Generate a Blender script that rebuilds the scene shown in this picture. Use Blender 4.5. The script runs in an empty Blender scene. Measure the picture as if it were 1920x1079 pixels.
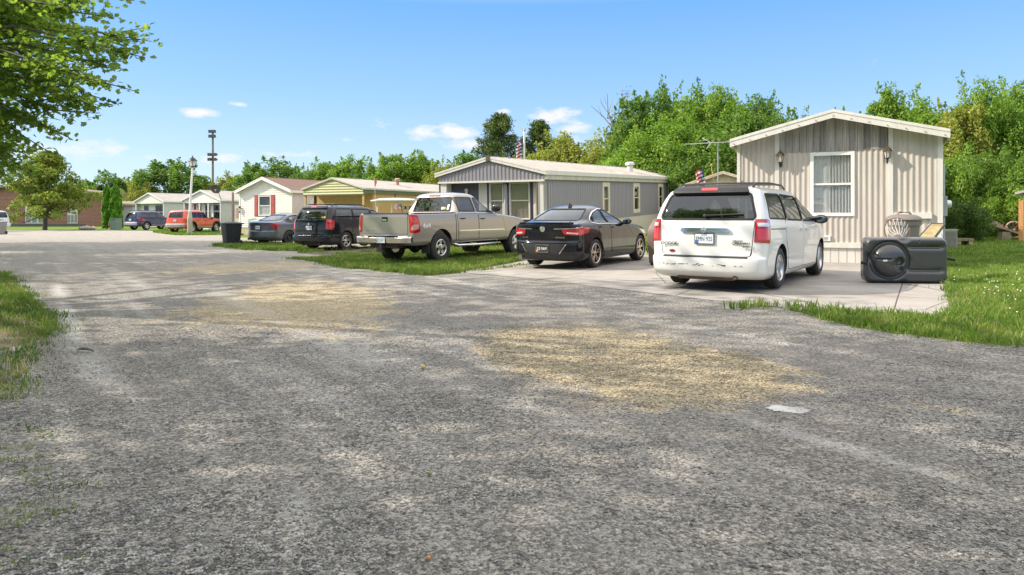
import bpy, bmesh, math, random
import numpy as np
from mathutils import Vector, Matrix
SC = bpy.context.scene
COL = SC.collection
R = math.radians
F, HZ, CH = 1350.0, 404.0, 1.38      # focal length in photo pixels, horizon row, camera height
rng = np.random.default_rng(7)

# ------------------------------------------------------------------ terrain
def sm(a, b, x):
    t = np.clip((np.asarray(x, float) - a) / (b - a), 0, 1)
    return t * t * (3 - 2 * t)
def hgt(x, y):
    x = np.asarray(x, float); y = np.asarray(y, float)
    u = .454 * x + .891 * y; v = .891 * x - .454 * y
    s = (u - 16) / 2.5
    ramp = 2.5 * np.logaddexp(0, np.clip(s, -30, 300))
    ramp = np.minimum(ramp, 60)
    far = sm(60, 140, y) * 1.2
    return .1 * sm(8, 13, u) * sm(-20, -3, v) + .02 * ramp * sm(-20, -8, v) + far * .35
def h1(x, y): return float(hgt(x, y))
def G(px, py):
    z = 0.
    for _ in range(30):
        d = F * (CH - z) / max(py - HZ, 2)
        x = (px - 960) / F * d
        z = h1(x, d)
    return x, d
def W3(px, py, d): return ((px - 960) / F * d, d, CH + (HZ - py) / F * d)

# ------------------------------------------------------------------ mesh helpers
class MB:
    def __init__(s): s.v = []; s.f = []; s.m = []
    def add(s, vs, fs, m=0):
        o = len(s.v); s.v += [tuple(map(float, p)) for p in vs]
        s.f += [tuple(i + o for i in f) for f in fs]; s.m += [m] * len(fs); return s
    def box(s, x0, x1, y0, y1, z0, z1, m=0, M=None):
        vs = [(x, y, z) for z in (z0, z1) for y in (y0, y1) for x in (x0, x1)]
        if M is not None: vs = [tuple(M @ Vector(p)) for p in vs]
        return s.add(vs, [(0, 2, 3, 1), (4, 5, 7, 6), (0, 1, 5, 4), (2, 6, 7, 3), (0, 4, 6, 2), (1, 3, 7, 5)], m)
    def prism(s, poly, a, b, ax='y', m=0):
        n = len(poly)
        def P(p, t):
            return {'y': (p[0], t, p[1]), 'x': (t, p[0], p[1]), 'z': (p[0], p[1], t)}[ax]
        vs = [P(p, a) for p in poly] + [P(p, b) for p in poly]
        fs = [tuple(range(n)), tuple(range(2 * n - 1, n - 1, -1))] + [(i, i + n, (i + 1) % n + n, (i + 1) % n) for i in range(n)]
        return s.add(vs, fs, m)
    def tube(s, pts, r, n=8, m=0, cap=True):
        pts = [Vector(p) for p in pts]; rs = r if isinstance(r, (list, tuple)) else [r] * len(pts)
        o = []; up = None
        for i, p in enumerate(pts):
            d = (pts[min(i + 1, len(pts) - 1)] - pts[max(i - 1, 0)]).normalized()
            if up is None: up = Vector((0, 0, 1)) if abs(d.z) < .9 else Vector((1, 0, 0))
            a = d.cross(up).normalized(); b = d.cross(a).normalized(); up = -b if False else up
            o += [p + (a * math.cos(6.28318 * k / n) + b * math.sin(6.28318 * k / n)) * rs[i] for k in range(n)]
        fs = [(i * n + k, i * n + (k + 1) % n, (i + 1) * n + (k + 1) % n, (i + 1) * n + k) for i in range(len(pts) - 1) for k in range(n)]
        if cap: fs += [tuple(range(n))[::-1], tuple(range((len(pts) - 1) * n, len(pts) * n))]
        return s.add(o, fs, m)
    def lathe(s, prof, n=24, ax='z', c=(0, 0, 0), m=0, cap=True):
        vs = []
        for r, t in prof:
            for k in range(n):
                a = 6.2831853 * k / n; p, q = r * math.cos(a), r * math.sin(a)
                vs.append({'z': (c[0] + p, c[1] + q, c[2] + t), 'y': (c[0] + p, c[1] + t, c[2] + q), 'x': (c[0] + t, c[1] + p, c[2] + q)}[ax])
        fs = [(i * n + k, i * n + (k + 1) % n, (i + 1) * n + (k + 1) % n, (i + 1) * n + k) for i in range(len(prof) - 1) for k in range(n)]
        if cap and prof[0][0] > 1e-4 and prof[0] != prof[-1]: fs.append(tuple(range(n))[::-1])
        if cap and prof[-1][0] > 1e-4 and prof[0] != prof[-1]: fs.append(tuple(range((len(prof) - 1) * n, len(prof) * n)))
        return s.add(vs, fs, m)
    def blob(s, c, r, seg=12, rings=8, m=0):
        prof = [(max(1e-5, math.sin(math.pi * i / rings)), -math.cos(math.pi * i / rings)) for i in range(rings + 1)]
        vs = [(c[0] + r[0] * p * math.cos(6.28318 * k / seg), c[1] + r[1] * p * math.sin(6.28318 * k / seg), c[2] + r[2] * t) for p, t in prof for k in range(seg)]
        return s.add(vs, [(i * seg + k, i * seg + (k + 1) % seg, (i + 1) * seg + (k + 1) % seg, (i + 1) * seg + k) for i in range(rings) for k in range(seg)], m)
    def grid(s, P, m=0, closed=False):
        nu = len(P); nv = len(P[0])
        vs = [p for row in P for p in row]
        fs = [(i * nv + j, i * nv + (j + 1) % nv, (i + 1) * nv + (j + 1) % nv, (i + 1) * nv + j) for i in range(nu - 1) for j in range(nv if closed else nv - 1)]
        return s.add(vs, fs, m)
    def build(s, name, mats, parent=None, smooth=None, bevel=0, merge=False, **kw):
        me = bpy.data.meshes.new(name); me.from_pydata(s.v, [], s.f)
        if not isinstance(mats, (list, tuple)): mats = [mats]
        for k in mats: me.materials.append(k)
        if len(mats) > 1: me.polygons.foreach_set('material_index', s.m)
        bm = bmesh.new(); bm.from_mesh(me)
        if merge: bmesh.ops.remove_doubles(bm, verts=bm.verts, dist=1e-5)
        bmesh.ops.recalc_face_normals(bm, faces=bm.faces)
        if bevel:
            es = [e for e in bm.edges if len(e.link_faces) == 2 and e.calc_face_angle(0) > .6]
            bmesh.ops.bevel(bm, geom=es, offset=bevel, segments=2, affect='EDGES', profile=.6, clamp_overlap=True)
        bm.to_mesh(me); bm.free()
        if smooth: me.shade_smooth(); me.set_sharp_from_angle(angle=R(smooth))
        return link(name, me, parent, **kw)
def link(name, me, parent=None, **kw):
    o = bpy.data.objects.new(name, me); COL.objects.link(o)
    if parent: o.parent = parent
    for k, val in kw.items(): o[k] = val
    return o
def empty(name, label, cat, loc=(0, 0, 0), rz=0, group=None):
    o = bpy.data.objects.new(name, None); COL.objects.link(o); o.empty_display_size = .2
    o.location = loc; o.rotation_euler = (0, 0, rz); return tag(o, label, cat, group)
def tag(o, label, cat, group=None):
    o['label'] = label; o['category'] = cat
    if group: o['group'] = group
    return o
def copy_tree(o, parent=None):
    c = o.copy(); COL.objects.link(c)
    if parent: c.parent = parent
    for ch in list(o.children): copy_tree(ch, c)
    return c
def arr_mesh(name, V, Fa, mat, parent=None, smooth=False, mi=None, **kw):
    """V (n,3), Fa (k,3 or 4) numpy -> object"""
    me = bpy.data.meshes.new(name); n, k = len(V), Fa.shape[1]
    me.vertices.add(n); me.vertices.foreach_set('co', np.ascontiguousarray(V, np.float32).ravel())
    me.loops.add(Fa.size); me.loops.foreach_set('vertex_index', np.ascontiguousarray(Fa, np.int32).ravel())
    me.polygons.add(len(Fa)); me.polygons.foreach_set('loop_start', np.arange(0, Fa.size, k, dtype=np.int32))
    me.polygons.foreach_set('loop_total', np.full(len(Fa), k, np.int32))
    for q in (mat if isinstance(mat, (list, tuple)) else [mat]): me.materials.append(q)
    if mi is not None: me.polygons.foreach_set('material_index', np.ascontiguousarray(mi, np.int32))
    if smooth: me.polygons.foreach_set('use_smooth', np.ones(len(Fa), bool))
    me.update(calc_edges=True)
    return link(name, me, parent, **kw)
def text(name, s, size, mat, parent, M, ext=.002, bold=0):
    cu = bpy.data.curves.new(name, 'FONT'); cu.body = s; cu.size = size; cu.extrude = ext; cu.align_x = 'CENTER'; cu.align_y = 'CENTER'; cu.offset = bold
    cu.resolution_u = 3
    to = bpy.data.objects.new(name, cu); COL.objects.link(to)
    me = bpy.data.meshes.new_from_object(to.evaluated_get(bpy.context.evaluated_depsgraph_get()))
    bpy.data.objects.remove(to); me.transform(M); me.materials.clear(); me.materials.append(mat)
    return link(name, me, parent)

# ------------------------------------------------------------------ materials
def newmat(name):
    m = bpy.data.materials.new(name); m.use_nodes = True; nt = m.node_tree; b = nt.nodes['Principled BSDF']
    return m, nt, b
def N(nt, t, **kw):
    n = nt.nodes.new(t)
    for k, val in kw.items():
        if k in n.inputs.keys() if hasattr(n.inputs, 'keys') else False: n.inputs[k].default_value = val
        else: setattr(n, k, val)
    return n
def ramp(nt, src, stops):
    r = nt.nodes.new('ShaderNodeValToRGB'); e = r.color_ramp.elements
    while len(e) < len(stops): e.new(.5)
    for k, (p, c) in enumerate(stops):
        e[k].position = p; e[k].color = (*c, 1) if len(c) == 3 else c
    nt.links.new(src, r.inputs[0]); return r.outputs[0]
def coord(nt, scale=(1, 1, 1), rot=(0, 0, 0), loc=(0, 0, 0)):
    tc = nt.nodes.new('ShaderNodeTexCoord'); mp = nt.nodes.new('ShaderNodeMapping')
    mp.inputs['Scale'].default_value = scale; mp.inputs['Rotation'].default_value = rot; mp.inputs['Location'].default_value = loc
    nt.links.new(tc.outputs['Object'], mp.inputs[0]); return mp.outputs[0]
def noise(nt, vec, scale, detail=4, rough=.55):
    n = nt.nodes.new('ShaderNodeTexNoise'); n.inputs['Scale'].default_value = scale; n.inputs['Detail'].default_value = detail; n.inputs['Roughness'].default_value = rough
    if vec is not None: nt.links.new(vec, n.inputs['Vector'])
    return n.outputs[0]
def math_(nt, op, a, b=None, clamp=False):
    n = nt.nodes.new('ShaderNodeMath'); n.operation = op; n.use_clamp = clamp
    for i, q in enumerate((a, b)):
        if q is None: continue
        if isinstance(q, (int, float)): n.inputs[i].default_value = q
        else: nt.links.new(q, n.inputs[i])
    return n.outputs[0]
def mixc(nt, fac, a, b, mode='MIX'):
    n = nt.nodes.new('ShaderNodeMixRGB'); n.blend_type = mode
    for i, q in enumerate((fac, a, b)):
        if isinstance(q, (int, float)): n.inputs[i].default_value = q if i == 0 else (q, q, q, 1)
        elif isinstance(q, (tuple, list)): n.inputs[i].default_value = (*q[:3], 1)
        else: nt.links.new(q, n.inputs[i])
    return n.outputs[0]
def bump(nt, b, src, strength, dist=.01):
    n = nt.nodes.new('ShaderNodeBump'); n.inputs['Strength'].default_value = strength; n.inputs['Distance'].default_value = dist
    nt.links.new(src, n.inputs['Height']); nt.links.new(n.outputs[0], b.inputs['Normal'])
def P(name, c, rough=.6, metal=0, var=.12, scale=3, coat=0, spec=.5, bmp=0, bscale=60, stretch=(1, 1, 1), emit=None):
    m, nt, b = newmat(name); v = coord(nt, stretch)
    if var:
        n = noise(nt, v, scale, 5, .6)
        nt.links.new(ramp(nt, n, [(.3, tuple(q * (1 - var) for q in c)), (.7, tuple(min(1, q * (1 + var)) for q in c))]), b.inputs['Base Color'])
    else: b.inputs['Base Color'].default_value = (*c, 1)
    b.inputs['Roughness'].default_value = rough; b.inputs['Metallic'].default_value = metal; b.inputs['Coat Weight'].default_value = coat
    b.inputs['Coat Roughness'].default_value = .04; b.inputs['Specular IOR Level'].default_value = spec
    if bmp: bump(nt, b, noise(nt, v, bscale, 3), bmp)
    if emit: b.inputs['Emission Color'].default_value = (*emit[:3], 1); b.inputs['Emission Strength'].default_value = emit[3]
    return m
def paint(name, c, metal=0, rough=.35, dirt=.35, dcol=(.22, .19, .15), z1=.75):
    m, nt, b = newmat(name); v = coord(nt)
    sx = nt.nodes.new('ShaderNodeSeparateXYZ'); nt.links.new(v, sx.inputs[0])
    lo = math_(nt, 'SUBTRACT', 1, math_(nt, 'DIVIDE', math_(nt, 'SUBTRACT', sx.outputs[2], .2), z1 - .2, True), True)
    n = noise(nt, v, 5, 6, .65)
    f = math_(nt, 'MULTIPLY', math_(nt, 'POWER', lo, 1.3), math_(nt, 'MULTIPLY', n, dirt * 1.8), True)
    n2 = noise(nt, v, 1.4, 3)
    f2 = math_(nt, 'ADD', f, math_(nt, 'MULTIPLY', n2, dirt * .1), True)
    nt.links.new(mixc(nt, f2, c, dcol), b.inputs['Base Color'])
    b.inputs['Metallic'].default_value = metal
    nt.links.new(math_(nt, 'ADD', math_(nt, 'MULTIPLY', f2, .6), rough, True), b.inputs['Roughness'])
    b.inputs['Coat Weight'].default_value = .75 if max(c) < .02 else 1; b.inputs['Specular IOR Level'].default_value = .15 if max(c) < .02 else .5; nt.links.new(math_(nt, 'ADD', math_(nt, 'MULTIPLY', f2, .6), .03, True), b.inputs['Coat Roughness'])
    return m
def glass(name, tint, refl=.05, rough=.015, gl=(.9, .95, 1)):
    m, nt, b = newmat(name); nt.nodes.remove(b)
    t = nt.nodes.new('ShaderNodeBsdfTransparent'); t.inputs[0].default_value = (*tint, 1)
    g = nt.nodes.new('ShaderNodeBsdfGlossy'); g.inputs[0].default_value = (*gl, 1); g.inputs['Roughness'].default_value = rough
    fr = nt.nodes.new('ShaderNodeLayerWeight'); fr.inputs[0].default_value = .5
    k = math_(nt, 'ADD', math_(nt, 'MULTIPLY', math_(nt, 'POWER', fr.outputs['Facing'], 4.0), .9), refl, True)
    mx = nt.nodes.new('ShaderNodeMixShader'); nt.links.new(k, mx.inputs[0]); nt.links.new(t.outputs[0], mx.inputs[1]); nt.links.new(g.outputs[0], mx.inputs[2])
    nt.links.new(mx.outputs[0], nt.nodes['Material Output'].inputs[0]); return m
M_black = P('black_plastic', (.018, .018, .019), .5, var=.3, scale=8)
M_dark = P('dark_trim', (.012, .012, .013), .75, var=.3)
M_chrome = P('chrome', (.75, .75, .76), .12, 1, var=.06)
M_rubber = P('rubber', (.035, .033, .031), .85, var=.35, scale=9, bmp=.25, bscale=90)
M_alloy = P('alloy', (.62, .62, .62), .28, 1, var=.1)
M_alloydark = P('dark_alloy', (.03, .03, .032), .3, .6, var=.2)
M_red = P('red_lens', (.42, .006, .008), .12, var=.15, scale=30, coat=1)
M_redbright = P('red_bright_lens', (.62, .03, .03), .15, var=.15, scale=30, coat=1)
M_white = P('white_paint', (.78, .77, .74), .5, var=.05, scale=2)
M_lens = P('clear_lens', (.7, .7, .7), .1, .3, var=.15, scale=40, coat=1)
M_amber = P('amber_lens', (.7, .2, .02), .2, var=.1)
M_seat = P('seat_cloth', (.12, .115, .11), .9, var=.2)
M_greyseat = P('grey_seat_cloth', (.3, .3, .31), .9, var=.2)
M_tint = glass('tinted_glass', (.12, .14, .155), .09)
M_clear = glass('clear_glass', (.62, .7, .7), .05)
# ------------------------------------------------------------------ vehicles
def pch(xs, ys, x):
    xs = np.asarray(xs, float); ys = np.asarray(ys, float); h = np.diff(xs); d = np.diff(ys) / h
    m = np.zeros_like(ys); m[0], m[-1] = d[0], d[-1]
    for i in range(1, len(xs) - 1):
        if d[i - 1] * d[i] > 0:
            w1, w2 = 2 * h[i] + h[i - 1], h[i] + 2 * h[i - 1]; m[i] = (w1 + w2) / (w1 / d[i - 1] + w2 / d[i])
    x = np.clip(x, xs[0], xs[-1]); k = np.clip(np.searchsorted(xs, x) - 1, 0, len(xs) - 2); t = (x - xs[k]) / h[k]
    return ((1 + 2 * t) * (1 - t) ** 2 * ys[k] + t * (1 - t) ** 2 * h[k] * m[k] + t * t * (3 - 2 * t) * ys[k + 1] + t * t * (t - 1) * h[k] * m[k + 1])
def rpoly(poly, r=.05, n=4):
    out = []; k = len(poly)
    for i in range(k):
        p, a, b = (np.array(poly[j], float) for j in (i, i - 1, (i + 1) % k))
        da, db = a - p, b - p; la, lb = np.linalg.norm(da), np.linalg.norm(db)
        rr = min(r, .45 * la, .45 * lb); A, B_ = p + da / la * rr, p + db / lb * rr
        out += [tuple((1 - t) ** 2 * A + 2 * t * (1 - t) * p + t * t * B_) for t in np.linspace(0, 1, n)]
    return out
def dense(poly, step=.06):
    out = []; k = len(poly)
    for i in range(k):
        a, b = np.array(poly[i]), np.array(poly[(i + 1) % k]); n = max(1, int(np.linalg.norm(b - a) / step))
        out += [tuple(a + (b - a) * t / n) for t in range(n)]
    return out
class Car:
    def __init__(s, lv, n=(3.2, 2.6), T=((-3, 1), (8, 1)), arch=None):
        s.lv = np.array(lv, float); s.n = n; s.T = np.array(T, float); s.zmin, s.zmax = s.lv[0, 0], s.lv[-1, 0]
    def L(s, z):
        xr, xf, w, Lr, Lf = [pch(s.lv[:, 0], s.lv[:, k], np.asarray(z, float)) for k in range(1, 6)]
        k = np.minimum(1, .94 * np.maximum(xf - xr, .02) / (Lr + Lf)); return xr, xf, w, Lr * k, Lf * k
    def tp(s, x): return np.interp(x, s.T[:, 0], s.T[:, 1])
    def surf(s, q, z, dx=0, dw=0):
        xr, xf, w, Lr, Lf = s.L(z); xr = xr + dx; xf = xf - dx; w = w - dw
        q = np.asarray(q, float); nr, nf = s.n
        th = np.clip(q, 0, 1) * math.pi / 2; tf = np.clip(3 - q, 0, 1) * math.pi / 2
        c = lambda t, n: np.clip(np.cos(t), 0, 1) ** (2 / n)
        si = lambda t, n: np.clip(np.sin(t), 0, 1) ** (2 / n)
        x = np.where(q <= 1, xr + Lr * (1 - c(th, nr)), np.where(q < 2, xr + Lr + (xf - Lf - xr - Lr) * np.clip(q - 1, 0, 1), xf - Lf * (1 - c(tf, nf))))
        y = w * s.tp(np.clip(x, xr + Lr, xf - Lf)) * np.where(q <= 1, si(th, nr), np.where(q < 2, 1, si(tf, nf)))
        return x, y
    def base(s, mode, a, b, sg):
        a = np.asarray(a, float); b = np.asarray(b, float); xr, xf, w, Lr, Lf = s.L(b); nr, nf = s.n
        if mode == 'q':
            x, y = s.surf(a, b); return np.stack([x, sg * y, b + 0 * a], -1)
        if mode == 'side':
            W = w * s.tp(np.clip(a, xr + Lr, xf - Lf))
            e1 = np.clip((xr + Lr - a) / Lr, 0, 1); e2 = np.clip((a - xf + Lf) / Lf, 0, 1)
            y = W * (1 - e1 ** nr) ** (1 / nr) * (1 - e2 ** nf) ** (1 / nf)
            return np.stack([a, sg * y, b + 0 * a], -1)
        if mode == 'rear':
            W = w * s.tp(xr + Lr); e = np.clip(1 - np.clip(np.abs(a) / W, 0, 1) ** nr, 0, 1) ** (1 / nr)
            return np.stack([xr + Lr * (1 - e), a, b + 0 * a], -1)
        W = w * s.tp(xf - Lf); e = np.clip(1 - np.clip(np.abs(a) / W, 0, 1) ** nf, 0, 1) ** (1 / nf)
        return np.stack([xf - Lf * (1 - e), a, b + 0 * a], -1)
    def pt(s, mode, a, b, off, sg=1):
        a = np.asarray(a, float); b = np.asarray(b, float); h = .004
        p = s.base(mode, a, b, sg); u = s.base(mode, a + h, b, sg) - s.base(mode, a - h, b, sg); v = s.base(mode, a, b + h, sg) - s.base(mode, a, b - h, sg)
        n = np.cross(u, v); ln = np.linalg.norm(n, axis=-1, keepdims=True); n = n / np.maximum(ln, 1e-12)
        ref = {'side': np.array([0, sg, 0.]), 'rear': np.array([-1., 0, 0]), 'front': np.array([1., 0, 0]), 'q': np.array([-.7, sg * .7, 0])}[mode]
        n = n * np.where((n @ ref)[..., None] < 0, -1, 1)
        return p + n * np.asarray(off)[..., None] if np.ndim(off) else p + n * off
    def patch(s, name, mode, poly, off, mat, par, sg=1, dep=.012, nu=22, nv=8, r=.03, **kw):
        poly = np.array(rpoly(poly, r) if r else poly); x0, x1 = poly[:, 0].min(), poly[:, 0].max()
        cols = x0 + (x1 - x0) * (.5 - .5 * np.cos(np.linspace(.02, math.pi - .02, nu))) ; k = len(poly); A = []; Bb = []
        for x in cols:
            zs = []
            for i in range(k):
                (xa, za), (xb, zb) = poly[i], poly[(i + 1) % k]
                if (xa - x) * (xb - x) <= 0 and xa != xb: zs.append(za + (zb - za) * (x - xa) / (xb - xa))
            A.append(np.full(nv, x)); Bb.append(np.linspace(min(zs), max(zs), nv))
        A = np.array(A); Bb = np.array(Bb); g = s.pt(mode, A, Bb, off, sg); g2 = s.pt(mode, A, Bb, off - dep, sg)
        m = MB(); m.grid(g)
        lp = lambda q: [q[i, 0] for i in range(nu)] + [q[-1, j] for j in range(1, nv)] + [q[i, -1] for i in range(nu - 2, -1, -1)] + [q[0, j] for j in range(nv - 2, 0, -1)]
        m.grid([lp(g), lp(g2)], closed=True)
        return m.build(name, mat, par, smooth=40, merge=True, **kw)
    def frame(s, name, mode, poly, wd, mat, par, sg=1, r=.05, h=.005, inner=.004, dep=.012):
        poly = np.array(dense(rpoly(poly, r))); nx = np.roll(poly, -1, 0) - np.roll(poly, 1, 0)
        area = (poly[:, 0] * np.roll(poly[:, 1], -1) - poly[:, 1] * np.roll(poly[:, 0], -1)).sum()
        nr = np.stack([nx[:, 1], -nx[:, 0]], 1) / np.maximum(np.linalg.norm(nx, axis=1, keepdims=True), 1e-9) * (1 if area > 0 else -1)
        rows = [s.pt(mode, (poly + nr * o)[:, 0], (poly + nr * o)[:, 1], q, sg) for o, q in ((wd, -.003), (wd, h), (-inner, h), (-inner, -dep))]
        return MB().grid(rows, closed=True).build(name, mat, par, smooth=35)
    def solid(s, zs, dx=0, dw=0, nq=(14, 64, 14), mi=0, x01=None):
        q = np.concatenate([np.linspace(0, 1, nq[0]), np.linspace(1, 2, nq[1])[1:], np.linspace(2, 3, nq[2])[1:]])
        rows = []
        for z in zs:
            x, y = s.surf(q, z, dx, dw)
            if x01: x = np.clip(x, *x01)
            rows.append([(a, b, z) for a, b in zip(x, y)] + [(a, -b, z) for a, b in zip(x[-2:0:-1], y[-2:0:-1])])
        m = MB(); m.grid(rows, closed=True, m=mi); k = len(rows[0]); t = (len(rows) - 1) * k
        h = len(q)
        def cap(o):
            fs = [(o, o + 1, o + k - 1)]
            fs += [(o + i, o + i + 1, o + k - i - 1, o + k - i) for i in range(1, h - 2)] + [(o + h - 2, o + h - 1, o + h)]
            return fs
        o = len(m.v) - len(rows) * k
        m.f += cap(o); m.m += [1] * (h - 1); m.f += cap(o + t); m.m += [mi] * (h - 1)
        return m
    def body(s, name, mats, par, nz=64, cuts=(), smooth=38, zs=None):
        if zs is None:
            d = [np.linspace(a, b, max(2, int(math.ceil((b - a) / .028)) + 1))[:-1] for a, b in zip(s.lv[:-1, 0], s.lv[1:, 0])]
            zs = np.concatenate(d + [[s.zmax]])
        ob = s.solid(zs).build(name, mats, par)
        dele = []
        for c in cuts:
            co = c.build('cutter', mats); dele.append(co)
            md = ob.modifiers.new('b', 'BOOLEAN'); md.operation = 'DIFFERENCE'; md.object = co
            try: md.solver = 'MANIFOLD'
            except Exception: md.solver = 'EXACT'
        p = ob.parent; ob.parent = None
        me = bpy.data.meshes.new_from_object(ob.evaluated_get(bpy.context.evaluated_depsgraph_get()))
        ob.modifiers.clear(); ob.data = me; ob.parent = p
        for c in dele: bpy.data.objects.remove(c)
        me.shade_smooth(); me.set_sharp_from_angle(angle=R(smooth)); me.name = name
        return ob
def wells(xs, r, z, y0=.5, n=36):
    m = MB()
    for x in xs:
        for sg in (1, -1):
            poly = [(x + r * math.cos(6.28318 * k / n), z + r * math.sin(6.28318 * k / n)) for k in range(n)]
            m.prism(poly, min(sg * y0, sg * 1.3), max(sg * y0, sg * 1.3), 'y', 1)
    return m
def side_cut(poly): return MB().prism(rpoly(poly, .05), -1.3, 1.3, 'y', 1)
def end_cut(poly, x0, x1): return MB().prism(rpoly(poly, .06), x0, x1, 'x', 1)
def wheel_meshes(Rr, rr, w, style):
    t = MB(); g = []
    for a in (.28, .44, .60, .74): g += [(Rr, w * a - .006), (Rr - .012, w * a - .003), (Rr - .012, w * a + .004), (Rr, w * a + .007)]
    prof = [(rr - .005, .02), (rr, .004), (rr + .015, -.004), (rr + (Rr - rr) * .6, -.013), (Rr - .022, .0), (Rr - .004, .018), (Rr, .04)] + g + [(Rr, w - .04), (Rr - .02, w), (rr + .02, w + .01), (rr - .005, w - .02)]
    t.lathe(prof, 48, 'y', cap=False)
    k = MB()
    k.lathe([(rr, .004), (rr - .012, .0), (rr - .02, .012), (rr - .03, .06), (rr - .05, w - .02), (.001, w - .02)], 40, 'y', m=1 if style.get('twin') else 0, cap=False); k.lathe([(rr + .002, .003), (rr - .01, -.004), (rr - .022, .006)], 40, 'y', m=0, cap=False)
    k.lathe([(rr - .03, .085), (.001, .085)], 32, 'y', m=1, cap=False)
    ns, wi, wo, twin, sm_ = style['n'], style.get('wi', .05), style.get('wo', .04), style.get('twin', 0), style.get('m', 0)
    hub = style.get('hub', .07)
    if style.get('steel'):
        k.lathe([(rr - .03, .04), (rr - .06, .028), (rr - .10, .05), (.09, .035), (.07, .01), (.001, .008)], 32, 'y', m=1, cap=False)
        for i in range(8):
            a = 6.28318 * i / 8; k.lathe([(.02, .0), (.018, -.004), (.001, -.004)], 10, 'y', (math.cos(a) * (rr - .07), .028, math.sin(a) * (rr - .07)), m=0)
    else:
        for i in range(ns):
            for sgn in ((-1, 1) if twin else (0,)):
                a = 6.28318 * i / ns + .3; da = sgn * twin
                vs = []
                for (r_, h_, y_) in ((hub * .7, wi, .022), (rr - .018, wo, .012)):
                    ca = a + da * (r_ / rr); c, s_ = math.cos(ca), math.sin(ca)
                    for (hh, yy) in ((-h_ / 2, y_ + .03), (-h_ / 2 * .8, y_), (h_ / 2 * .8, y_), (h_ / 2, y_ + .03)):
                        vs.append((r_ * c - hh * s_, yy, r_ * s_ + hh * c))
                k.add(vs, [(0, 1, 5, 4), (1, 2, 6, 5), (2, 3, 7, 6), (0, 3, 2, 1), (4, 5, 6, 7), (3, 0, 4, 7)], sm_)
        k.lathe([(hub, .05), (hub, .022), (hub * .8, .012), (.001, .01)], 24, 'y', m=sm_)
        for i in range(5):
            a = 6.28318 * i / 5 + .6; k.lathe([(.011, .0), (.001, .0)], 8, 'y', (math.cos(a) * hub * .62, .008, math.sin(a) * hub * .62), m=1)
    return t, k
def add_wheels(root, xs, track, Rr, rr, w, style, mats):
    t, k = wheel_meshes(Rr, rr, w, style); first = None
    for x in xs:
        for sg in (-1, 1):
            wl = bpy.data.objects.new('wheel', None); COL.objects.link(wl); wl.parent = root
            wl.location = (x, sg * (track / 2 + w / 2), Rr); wl.rotation_euler = (0, .9 * x, 0 if sg < 0 else math.pi)
            if first is None:
                first = (t.build('tyre', M_rubber, wl, smooth=40).data, k.build('rim', mats, wl, smooth=30).data)
            else:
                link('tyre', first[0], wl); link('rim', first[1], wl)
def plate(root, p, rot, back, fg, s, frame=M_black, w=.31, h=.155, extra=None):
    m = MB(); m.box(-.004, .004, -w / 2 - .012, w / 2 + .012, -h / 2 - .012, h / 2 + .012, 1); m.box(-.008, -.0045, -w / 2, w / 2, -h / 2, h / 2, 0)
    o = m.build('license_plate', [back, frame], root); o.location = p; o.rotation_euler = rot
    M = Matrix.Translation((-.009, 0, -.006)) @ Matrix(((0, 0, -1, 0), (-1, 0, 0, 0), (0, 1, 0, 0), (0, 0, 0, 1)))
    tx = text('lettering', s, .105, fg, o, M, .0008, 0); sx = .27 / max(1e-3, tx.dimensions.y)
    for v_ in tx.data.vertices: v_.co.y *= sx
    if extra: extra(o)
    return o
REARM = Matrix(((0, 0, -1, 0), (-1, 0, 0, 0), (0, 1, 0, 0), (0, 0, 0, 1)))
SIDEM = Matrix(((1, 0, 0, 0), (0, 0, -1, 0), (0, 1, 0, 0), (0, 0, 0, 1)))
def rear_text(root, name, s, size, mat, x, y, z, tilt=0, sx=1):
    return text(name, s, size, mat, root, Matrix.Translation((x, y, z)) @ Matrix.Rotation(tilt, 4, 'Y') @ REARM @ Matrix.Diagonal((sx, 1, 1, 1)), .003, .0006)
M_mirr = P('mirror_surface', (.22, .24, .26), .04, 1, var=0)
def mirrors(root, x, y, z, mat, s=1.0):
    for sg in (-1, 1):
        m = MB(); m.blob((x, sg * (y + .13), z), (.075 * s, .125 * s, .085 * s), 16, 10)
        m.tube([(x + .05, sg * (y - .03), z - .05), (x + .03, sg * (y + .07), z - .04)], .028, 8)
        o = m.build('side_mirror', mat, root, smooth=50)
        g = MB(); g.blob((x - .066 * s, sg * (y + .135), z + .003), (.012, .095 * s, .060 * s), 14, 8); g.build('mirror_glass', M_mirr, o, smooth=60)
def seats(root, rows, mat, zf=.45, hw=.27, top=1.12, hr=True):
    for x, ys in rows:
        for y in ys:
            m = MB(); m.box(x - .02, x + .5, y - hw, y + hw, zf, zf + .16)
            m.prism([(x - .08, zf + .1), (x + .08, zf + .14), (x - .10, top), (x - .22, top)], y - hw * .9, y + hw * .9, 'y')
            if hr: m.box(x - .25, x - .14, y - .12, y + .12, top + .03, top + .2)
            m.build('seat', mat, root, bevel=.035, smooth=40)
def handle(car, par, x, z, sg, mat, w=.2, h=.028):
    car.patch('handle', 'side', [(x - w / 2, z - h / 2), (x + w / 2, z - h / 2), (x + w / 2, z + h / 2), (x - w / 2, z + h / 2)], .035, mat, par, sg, dep=.03, nu=8, nv=4, r=.012)
def door(car, root, poly, mat, hx=None, hz=None, hm=None, seam=M_dark):
    for sg in (-1, 1):
        car.frame('door_seam', 'side', poly, .012, seam, root, sg, r=.04, h=.0015, inner=.006, dep=.002)
        d = car.patch('door', 'side', poly, .004, mat, root, sg, dep=.004, nu=26, nv=14, r=.04)
        if hx is not None: handle(car, d, hx, hz, sg, hm or mat)
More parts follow.
